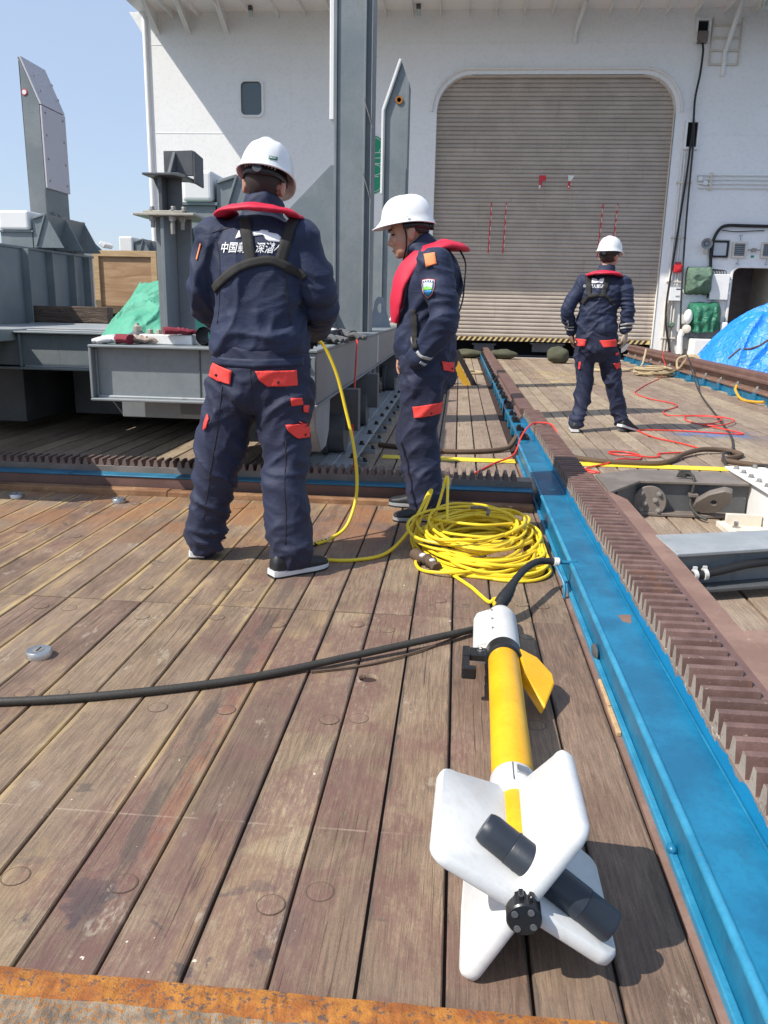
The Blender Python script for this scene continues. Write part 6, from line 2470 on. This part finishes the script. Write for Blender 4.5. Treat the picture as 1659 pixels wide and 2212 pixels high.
        for i, v in enumerate(mb.v):
            q = Vector(v)
            d = .006 * noise.noise(q * 16) + .003 * noise.noise(q * 40)
            mb.v[i] = tuple(q + Vector((d, d * .5, d)))
        o = mb.build('life_vest', 'vest_red', s.root, local=True, smooth_angle=60)
        return o


def dress(P, T, legs, arms, head_c, headM, neck, hands, seed, arm_r=((.083, .070, .056), (.083, .070, .056)), leg_r=(.118, .094, .086), gl=None, hips=None):
    """T: torso rings; builds body (one mesh), jacket, trousers; returns bvh of the clothing"""
    body = MB()
    torso(body, [(z, cx, cy, rx * .86, ry * .86) for (z, cx, cy, rx, ry) in T])
    for L in legs:
        chain(body, L, [leg_r[0] * .8, leg_r[1] * .6, leg_r[2] * .5])
    for A, ar in zip(arms, arm_r):
        chain(body, A, [ar[0] * .7, ar[1] * .65, ar[2] * .55])
    for h in hands:
        P.hand(body, *h)
    chain(body, neck, [.062, .055, .052])
    P.head(body, head_c, headM)
    bo = link('body', remesh(body, 'body', .0065, 3, .5), 'skin', P.root)
    jk = MB()
    torso(jk, T)
    for A, ar in zip(arms, arm_r):
        chain(jk, A, list(ar))
        sh = Vector(A[0])
        jk.ball(sh * 1.0, ar[0] * 1.04, 16, 12)
    top = Vector(neck[0])
    jk.tube([top - ZA_ * .03, top + (Vector(neck[-1]) - top) * .5, top + (Vector(neck[-1]) - top) * .86], [.090, .076, .073], 20)
    jm = remesh(jk, 'jacket', .0085, 6, .5)
    crumple(jm, .0135, seed, 'top')
    jo = link('jacket', jm, 'navy', P.root)
    tr_ = MB()
    hp = hips
    torso(tr_, hp)
    for L in legs:
        chain(tr_, L, list(leg_r), 8, 20)
    tm = remesh(tr_, 'trousers', .0085, 6, .5)
    crumple(tm, .0150, seed + 3, 'leg')
    to = link('trousers', tm, 'navy_leg', P.root)
    return jo, to, bvh_of([jm]), bvh_of([tm]), bo


def rotM(pitch=0, yaw=0, roll=0):
    return Matrix.Rotation(yaw, 3, 'Z') @ Matrix.Rotation(roll, 3, 'Y') @ Matrix.Rotation(-pitch, 3, 'X')


# ---- man working at the carriage, seen from behind -----------------------
P1 = Person('man in navy coverall and white helmet, seen from behind, bending over the carriage edge', (-.835, 3.42), 0)
hc = (.022, .055, 1.600)
hM = rotM(rad(19), rad(-3), rad(5))
legs = [[(-.105, .0, .82), (-.20, .005, .45), (-.285, .055, .085)], [(.105, .0, .82), (.115, -.035, .45), (.150, -.125, .085)]]
arms = [[(-.172, .0, 1.385), (-.240, .045, 1.155), (-.15, .33, 1.045)], [(.175, .0, 1.385), (.248, .04, 1.15), (.185, .36, 1.03)]]
T = [(.90, .0, .01, .180, .135), (.955, .0, .0, .200, .148), (1.01, .003, .0, .200, .148), (1.12, .0, .0, .182, .138), (1.25, .0, .0, .195, .140), (1.36, .002, .005, .205, .128), (1.43, .004, .012, .155, .105), (1.475, .008, .018, .09, .08)]
hips = [(.70, .0, .0, .10, .10), (.76, -.005, .0, .195, .135), (.83, .0, .0, .208, .15), (.90, .0, .0, .205, .15), (.965, .0, .0, .197, .145)]
hands = [((-.145, .345, 1.04), (.55, .75, -.25), (0, .2, 1), .55, 1.0, -1), ((.18, .375, 1.025), (-.45, .8, -.35), (0, .2, 1), .6, 1.0, 1)]
jo1, to1, bj1, bt1, bo1 = dress(P1, T, legs, arms, hc, hM, [(.008, .015, 1.44), (.012, .03, 1.50), (.02, .045, 1.56)], hands, 1.0, ((.086, .074, .058), (.086, .074, .058)), (.118, .100, .086), hips=hips)
for h in hands:
    g = MB()
    P1.hand(g, h[0], h[1], h[2], h[3], 1.22, h[5])
    link('work_glove', remesh(g, 'work_glove', .006, 3), 'glove_black', P1.root)
P1.hair(hc, hM, -.088)
he1 = P1.helmet(Vector(hc) + hM @ Vector((0, -.004, .038)), hM)
P1.face(hc, hM)
P1.shoe((-.305, .005, 0), rad(8))
P1.shoe((.085, -.195, 0), rad(-48))
P1.vest([(-.10, .155, 1.10), (-.115, .155, 1.24), (-.118, .125, 1.36), (-.125, .04, 1.468), (-.118, -.065, 1.488), (-.05, -.108, 1.500), (.03, -.112, 1.502), (.135, -.075, 1.488), (.160, .03, 1.460), (.14, .12, 1.36), (.125, .155, 1.24), (.11, .155, 1.10)], .044, .013)
P1.ribbon('strap', [(-.868, 1.462), (-.850, 1.40), (-.830, 1.29)], .046, 'webbing', bj1, .007, jo1)
P1.ribbon('strap', [(-.672, 1.468), (-.690, 1.40), (-.716, 1.29)], .043, 'webbing', bj1, .007, jo1)
P1.ribbon('strap', [(-1.005, 1.185), (-.962, 1.215), (-.883, 1.266), (-.832, 1.287), (-.76, 1.300), (-.713, 1.287), (-.65, 1.256), (-.625, 1.235)], .034, 'webbing', bj1, .009, jo1)
P1.text('中国载人深潜', -.958, 1.326, .041, 'print_white', bj1, .25, jo1, .222)
P1.patch('printed_logo', [(-.842, 1.408), (-.8, 1.409), (-.796, 1.414), (-.77, 1.414), (-.766, 1.407), (-.733, 1.402), (-.716, 1.389), (-.718, 1.369), (-.758, 1.371), (-.771, 1.378), (-.775, 1.390), (-.787, 1.396), (-.813, 1.391), (-.842, 1.393)], 'print_white', bj1, jo1, .003, .001)
P1.patch('printed_logo', [(-.884, 1.414), (-.872, 1.386), (-.896, 1.380)], 'print_white', bj1, jo1, .003, .001)
P1.patch('printed_logo', [(-.719, 1.366), (-.714, 1.366), (-.722, 1.350), (-.738, 1.335), (-.740, 1.337), (-.727, 1.352)], 'print_white', bj1, jo1, .003, .001)
for sm_ in ([(-1.0, 1.405), (-.93, 1.425), (-.835, 1.43), (-.74, 1.425), (-.66, 1.405)], [(-.985, 1.38), (-.965, 1.28), (-.975, 1.15), (-.985, 1.05)], [(-.675, 1.38), (-.70, 1.28), (-.69, 1.15), (-.68, 1.05)]):
    P1.ribbon('seam', sm_, .0035, 'webbing', bj1, .0015, jo1, .001)
for sm_ in ([(-.838, .89), (-.838, .80), (-.838, .72)], [(-.965, .80), (-1.0, .60), (-1.04, .40), (-1.09, .20)], [(-.70, .58), (-.70, .40), (-.69, .25), (-.69, .15)]):
    P1.ribbon('seam', sm_, .0035, 'webbing', bt1, .0015, to1, .001)
fl1 = P1.patch('pocket_flap', [(-1.009, .89), (-.915, .864), (-.926, .807), (-1.034, .833)], 'coral_cloth', bt1, to1, .007, .004)
fl2 = P1.patch('pocket_flap', [(-.816, .867), (-.659, .871), (-.655, .807), (-.771, .805), (-.801, .831)], 'coral_cloth', bt1, to1, .007, .004)
P1.patch('pocket_tab', [(-.676, .757), (-.636, .759), (-.636, .728), (-.675, .725)], 'coral_cloth', bt1, to1, .006, .003)
P1.patch('pocket_tab', [(-.634, .725), (-.618, .723), (-.619, .694), (-.634, .698)], 'coral_cloth', bt1, to1, .007, .003)
P1.patch('pocket_flap', [(-.700, .647), (-.618, .651), (-.618, .587), (-.655, .586), (-.688, .618)], 'coral_cloth', bt1, to1, .008, .004)
P1.patch('pocket_flap', [(-1.040, .676), (-1.028, .657), (-1.042, .621), (-1.056, .607), (-1.054, .64)], 'coral_cloth', bt1, to1, .008, .004)
for (x, z, bv, pr_) in ((-.727, .823, bt1, to1), (-.988, .842, bt1, to1), (-.632, .602, bt1, to1)):
    c, ok = P1.dr(P1.loc((x, P1.b.y, z)), bv, .011)
    mm = MB()
    mm.lathe([(.006, 0), (.006, .002), (.003, .003)], c, -P1.vd, 12)
    mm.build('snap_button', 'black_plastic', pr_, local=True)
P1.ribbon('waistband', [(-1.03, .905), (-.93, .898), (-.83, .897), (-.73, .900), (-.635, .906)], .034, 'navy', bt1, .004, to1)
P1.ribbon('shoulder_tab', [(-1.052, 1.362), (-1.062, 1.335), (-1.072, 1.300)], .006, 'orange_cloth', bj1, .004, jo1)
# small green maker's tag on the helmet
hb1 = bvh_of([he1.data])


def helmet_tag(P, h, bv, x, z, w, hh, txt):
    o = P.patch('maker_tag', [(x, z), (x + w, z - .002), (x + w, z + hh - .002), (x, z + hh)], 'tag_green', bv, h, .003, .0008, .008)
    t = P.text(txt, x + w * .14, z + hh * .2, hh * .6, 'print_white', bv, .0, h, w * .72)
    if t:
        for v in t.data.vertices:
            v.co -= P.vd * .0022


helmet_tag(P1, he1, hb1, -.772, 1.684, .030, .013, 'MSA')

# ---- man in profile, hand in pocket --------------------------------------
P2 = Person('man in navy coverall and red life vest standing in profile, hand in pocket', (-.165, 4.45), rad(90))
hc = (0, .115, 1.508)
hM = rotM(rad(12), rad(0))
# local x = right of the man (away from camera), y = his front (towards -X of the world)
legs = [[(-.085, .0, .82), (-.10, .02, .43), (-.13, -.035, .10)], [(.085, .0, .82), (.10, .045, .43), (.12, .01, .10)]]
arms = [[(-.185, -.035, 1.335), (-.265, -.085, 1.06), (-.215, .035, .875)], [(.185, -.02, 1.335), (.255, -.02, 1.06), (.17, .13, .90)]]
T = [(.86, .0, .005, .175, .150), (.92, .0, .012, .190, .168), (1.0, .0, .01, .185, .165), (1.12, .0, -.01, .180, .148), (1.24, .0, -.02, .20, .148), (1.32, .0, -.02, .205, .135), (1.38, .0, -.008, .155, .108), (1.42, .0, .006, .095, .085)]
hips = [(.68, .0, .01, .09, .10), (.74, .0, .0, .185, .135), (.82, .0, -.005, .195, .150), (.90, .0, .0, .185, .150), (.95, .0, .0, .17, .14)]
hands = [((-.185, .045, .862), (.55, .15, -.85), (-1, 0, 0), .35, 1., 1), ((.15, .15, .885), (-.2, .10, -1), (.3, 1, 0), .45, 1., 1)]
jo2, to2, bj2, bt2, bo2 = dress(P2, T, legs, arms, hc, hM, [(0, .0, 1.38), (0, .045, 1.42), (0, .085, 1.47)], hands, 4.0, ((.086, .072, .056), (.086, .072, .056)), (.112, .100, .092), hips=hips)
P2.hair(hc, hM, -.045)
he2 = P2.helmet(Vector(hc) + hM @ Vector((0, .0, .050)), hM @ rotM(rad(-4)))
P2.face(hc, hM)
P2.shoe((-.13, -.125, 0), rad(14), 0, 'pale_grey_steel')
P2.shoe((.13, -.075, 0), rad(-6), 0, 'pale_grey_steel')
P2.vest([(-.080, .172, 1.05), (-.098, .168, 1.17), (-.110, .140, 1.28), (-.115, .06, 1.385), (-.10, -.06, 1.445), (-.055, -.135, 1.445), (.0, -.15, 1.44), (.055, -.135, 1.445), (.10, -.06, 1.445), (.115, .06, 1.385), (.110, .140, 1.28), (.098, .168, 1.17), (.080, .172, 1.05)], .060, .019)
ep = P2.patch('shoulder_panel', [(-.188, 1.388), (-.134, 1.396), (-.122, 1.341), (-.173, 1.326)], 'orange_cloth', bj2, jo2, .004, .003)
sh_ = [(-.19, 1.265), (-.158, 1.270), (-.127, 1.266), (-.126, 1.229), (-.136, 1.196), (-.159, 1.175), (-.183, 1.200), (-.191, 1.235)]
cxs, czs = -.1585, 1.226


def shrink(f):
    return [(cxs + (x - cxs) * f, czs + (z - czs) * f) for x, z in sh_]


pt_ = P2.patch('sleeve_badge', shrink(1.0), 'tape_red', bj2, jo2, .0040, .001, .01)
P2.patch('badge_field', shrink(.93), 'print_white', bj2, pt_, .0052, .0006, .01)
P2.patch('badge_field', shrink(.86), 'patch_navy', bj2, pt_, .0062, .0006, .01)
P2.patch('badge_field', [(-.181, 1.25), (-.137, 1.25), (-.137, 1.225), (-.181, 1.225)], 'patch_sky', bj2, pt_, .0072, .0006, .01)
P2.patch('badge_field', [(-.181, 1.226), (-.165, 1.236), (-.137, 1.224), (-.137, 1.216), (-.181, 1.213)], 'patch_green', bj2, pt_, .0080, .0006, .01)
P2.patch('badge_field', [(-.176, 1.211), (-.137, 1.215), (-.146, 1.196), (-.159, 1.189), (-.168, 1.196)], 'patch_blue', bj2, pt_, .0076, .0006, .01)
for x in (-.177, -.165, -.153, -.141):
    P2.patch('badge_letter', [(x - .003, 1.254), (x + .003, 1.254), (x + .003, 1.260), (x - .003, 1.260)], 'print_white', bj2, pt_, .0074, .0005, .01)
P2.ribbon('reflective_band', [(-.206, .915), (-.185, .892), (-.15, .882), (-.112, .875)], .015, 'reflective', bj2, .005, jo2)
P2.ribbon('reflective_band', [(-.190, .862), (-.165, .849), (-.122, .838)], .013, 'reflective', bj2, .005, jo2)
P2.patch('pocket_flap', [(-.083, .865), (-.020, .853), (-.018, .806), (-.071, .815)], 'coral_cloth', bt2, to2, .006, .003)
fl3 = P2.patch('pocket_flap', [(-.224, .624), (-.045, .655), (-.040, .596), (-.212, .566)], 'coral_cloth', bt2, to2, .007, .004)
for (x, z) in ((-.125, .594), (-.028, .822)):
    c, ok = P2.dr(P2.loc((x, P2.b.y, z)), bt2, .011)
    mm = MB()
    mm.lathe([(.006, 0), (.006, .002), (.003, .003)], c, -P2.vd, 12)
    mm.build('snap_button', 'black_plastic', to2, local=True)
# black harness: back strap, side loop with buckle, chin strap
m = MB()
m.tube(catmull([(-.06, -.150, 1.43), (-.075, -.185, 1.36), (-.085, -.185, 1.27), (-.09, -.18, 1.18), (-.11, -.165, 1.12)], 6), (.004, .02), 8, ref=(0, -1, 0))
m.build('strap', 'webbing', jo2, local=True)
P2.ribbon('strap', [(-.235, 1.12), (-.225, 1.03), (-.225, .97), (-.215, .93)], .03, 'webbing', bj2, .008, jo2)
m = MB()
m.tube(catmull([(-.175, .075, .985), (-.195, .07, .95), (-.19, .045, .925), (-.17, .03, .95), (-.175, .05, .985)], 5, True), .004, 6, closed=True)
m.build('strap_buckle', 'dull_bolt', jo2, local=True)
m = MB()
m.tube([Vector(hc) + hM @ Vector(p) for p in ((-.083, .015, .04), (-.082, .012, -.02), (-.074, .022, -.07), (-.045, .045, -.118), (0, .055, -.125), (.045, .045, -.118), (.074, .022, -.07))], (.0015, .006), 6)
m.build('chin_strap', 'webbing', he2, local=True)
mm = MB()
mm.lathe([(.008, 0), (.008, .004), (.004, .005)], Vector(hc) + hM @ Vector((-.118, -.01, .072)), hM @ Vector((-1, 0, .2)), 12)
mm.build('slot_cap', 'shell_white', he2, local=True)

# ---- man walking away -----------------------------------------------------
P3 = Person('man in navy coverall and white helmet walking away along the planks, paper in hand', (1.315, 8.0), rad(-9))
hc = (.045, .03, 1.628)
hM = rotM(rad(8), rad(-22))
legs = [[(-.098, -.01, .80), (-.092, .0, .43), (-.130, -.115, .09)], [(.098, .0, .80), (.190, .06, .43), (.285, .10, .115)]]
arms = [[(-.160, -.005, 1.385), (-.290, -.06, 1.16), (-.250, .02, .955)], [(.185, .0, 1.385), (.252, -.04, 1.16), (.248, .0, .985)]]
T = [(.90, -.01, .01, .17, .135), (.955, -.01, .0, .187, .145), (1.01, -.02, .0, .187, .145), (1.12, -.015, .0, .175, .135), (1.25, .0, .0, .185, .135), (1.36, .01, .005, .195, .125), (1.43, .018, .01, .145, .10), (1.475, .028, .015, .088, .08)]
hips = [(.66, .0, .0, .08, .09), (.72, -.0, .0, .17, .12), (.79, -.005, .0, .192, .145), (.87, -.005, .0, .192, .145), (.96, -.01, .0, .185, .14)]
hands = [((-.243, .03, .925), (.15, .15, -1), (-1, .2, 0), .4, 1., 1), ((.252, .0, .945), (.03, .0, -1), (1, -.3, 0), .45, 1., -1)]
jo3, to3, bj3, bt3, bo3 = dress(P3, T, legs, arms, hc, hM, [(.028, .012, 1.44), (.035, .02, 1.51), (.042, .025, 1.57)], hands, 8.0, ((.076, .062, .050), (.078, .064, .052)), (.098, .078, .070), hips=hips)
g = MB()
P3.hand(g, hands[1][0], hands[1][1], hands[1][2], .45, 1.25, -1)
link('work_glove', remesh(g, 'work_glove', .006, 3), 'glove_tan', P3.root)
g = MB()
P3.hand(g, hands[0][0], hands[0][1], hands[0][2], .4, 1.22, 1)
link('work_glove', remesh(g, 'work_glove', .006, 3), 'brick_brown', P3.root)
P3.hair(hc, hM, -.088)
he3 = P3.helmet(Vector(hc) + hM @ Vector((0, -.004, .042)), hM)
P3.face(hc, hM)
P3.shoe((-.135, -.195, 0), rad(4))
P3.shoe((.275, .02, .045), rad(-40), rad(-14))
P3.vest([(-.09, .15, 1.10), (-.10, .15, 1.24), (-.105, .12, 1.36), (-.11, .04, 1.455), (-.10, -.07, 1.468), (-.04, -.11, 1.480), (.05, -.115, 1.482), (.12, -.08, 1.470), (.145, .03, 1.45), (.13, .12, 1.36), (.12, .15, 1.24), (.11, .15, 1.10)], .046, .016)
P3.ribbon('strap', [(1.178, 1.45), (1.183, 1.36), (1.185, 1.274)], .045, 'webbing', bj3, .007, jo3)
P3.ribbon('strap', [(1.350, 1.452), (1.330, 1.36), (1.310, 1.28)], .045, 'webbing', bj3, .007, jo3)
P3.ribbon('strap', [(1.140, 1.20), (1.156, 1.229), (1.181, 1.258), (1.25, 1.277), (1.339, 1.270), (1.398, 1.220), (1.43, 1.19)], .03, 'webbing', bj3, .009, jo3)
P3.text('中国载人深潜', 1.132, 1.340, .034, 'print_white', bj3, .25, jo3, .175)
P3.patch('printed_logo', [(1.211, 1.432), (1.250, 1.425), (1.262, 1.408), (1.285, 1.425), (1.312, 1.432), (1.312, 1.400), (1.296, 1.384), (1.270, 1.392), (1.24, 1.384), (1.21, 1.383)], 'print_white', bj3, jo3, .003, .001)
P3.patch('pocket_flap', [(1.115, .877), (1.194, .875), (1.186, .812), (1.105, .814)], 'coral_cloth', bt3, to3, .007, .004)
P3.patch('pocket_flap', [(1.31, .869), (1.467, .882), (1.480, .82), (1.353, .807)], 'coral_cloth', bt3, to3, .007, .004)
P3.patch('pocket_tab', [(1.478, .757), (1.515, .762), (1.515, .740), (1.482, .731)], 'coral_cloth', bt3, to3, .007, .003)
P3.patch('pocket_flap', [(1.465, .657), (1.535, .670), (1.537, .623), (1.506, .602)], 'coral_cloth', bt3, to3, .007, .004)
P3.patch('pocket_flap', [(1.150, .661), (1.168, .666), (1.170, .598), (1.152, .592)], 'coral_cloth', bt3, to3, .007, .004)
P3.ribbon('reflective_band', [(1.500, 1.012), (1.55, 1.025), (1.60, 1.030), (1.63, 1.028)], .016, 'reflective', bj3, .006, jo3)
P3.ribbon('reflective_band', [(1.505, .982), (1.55, .992), (1.60, .998), (1.625, .998)], .014, 'reflective', bj3, .006, jo3)
P3.ribbon('reflective_band', [(1.0, .990), (1.04, .982), (1.09, .984)], .014, 'reflective', bj3, .006, jo3)
P3.ribbon('reflective_band', [(1.0, .964), (1.04, .957), (1.09, .958)], .012, 'reflective', bj3, .006, jo3)
pp = MB()
pp.prism([(.222, .80), (.275, .845), (.300, .838), (.262, .775), (.228, .755)], 'y', -.03, -.028)
for i, v in enumerate(pp.v):
    pp.v[i] = (v[0] + 1.315, v[1] + 8.0, v[2])
o = pp.build('paper_sheet', 'paper', None, loc=(1.57, 7.97, .8))
tag(o, 'folded sheet of white paper held in the walking man\'s gloved hand', 'paper')
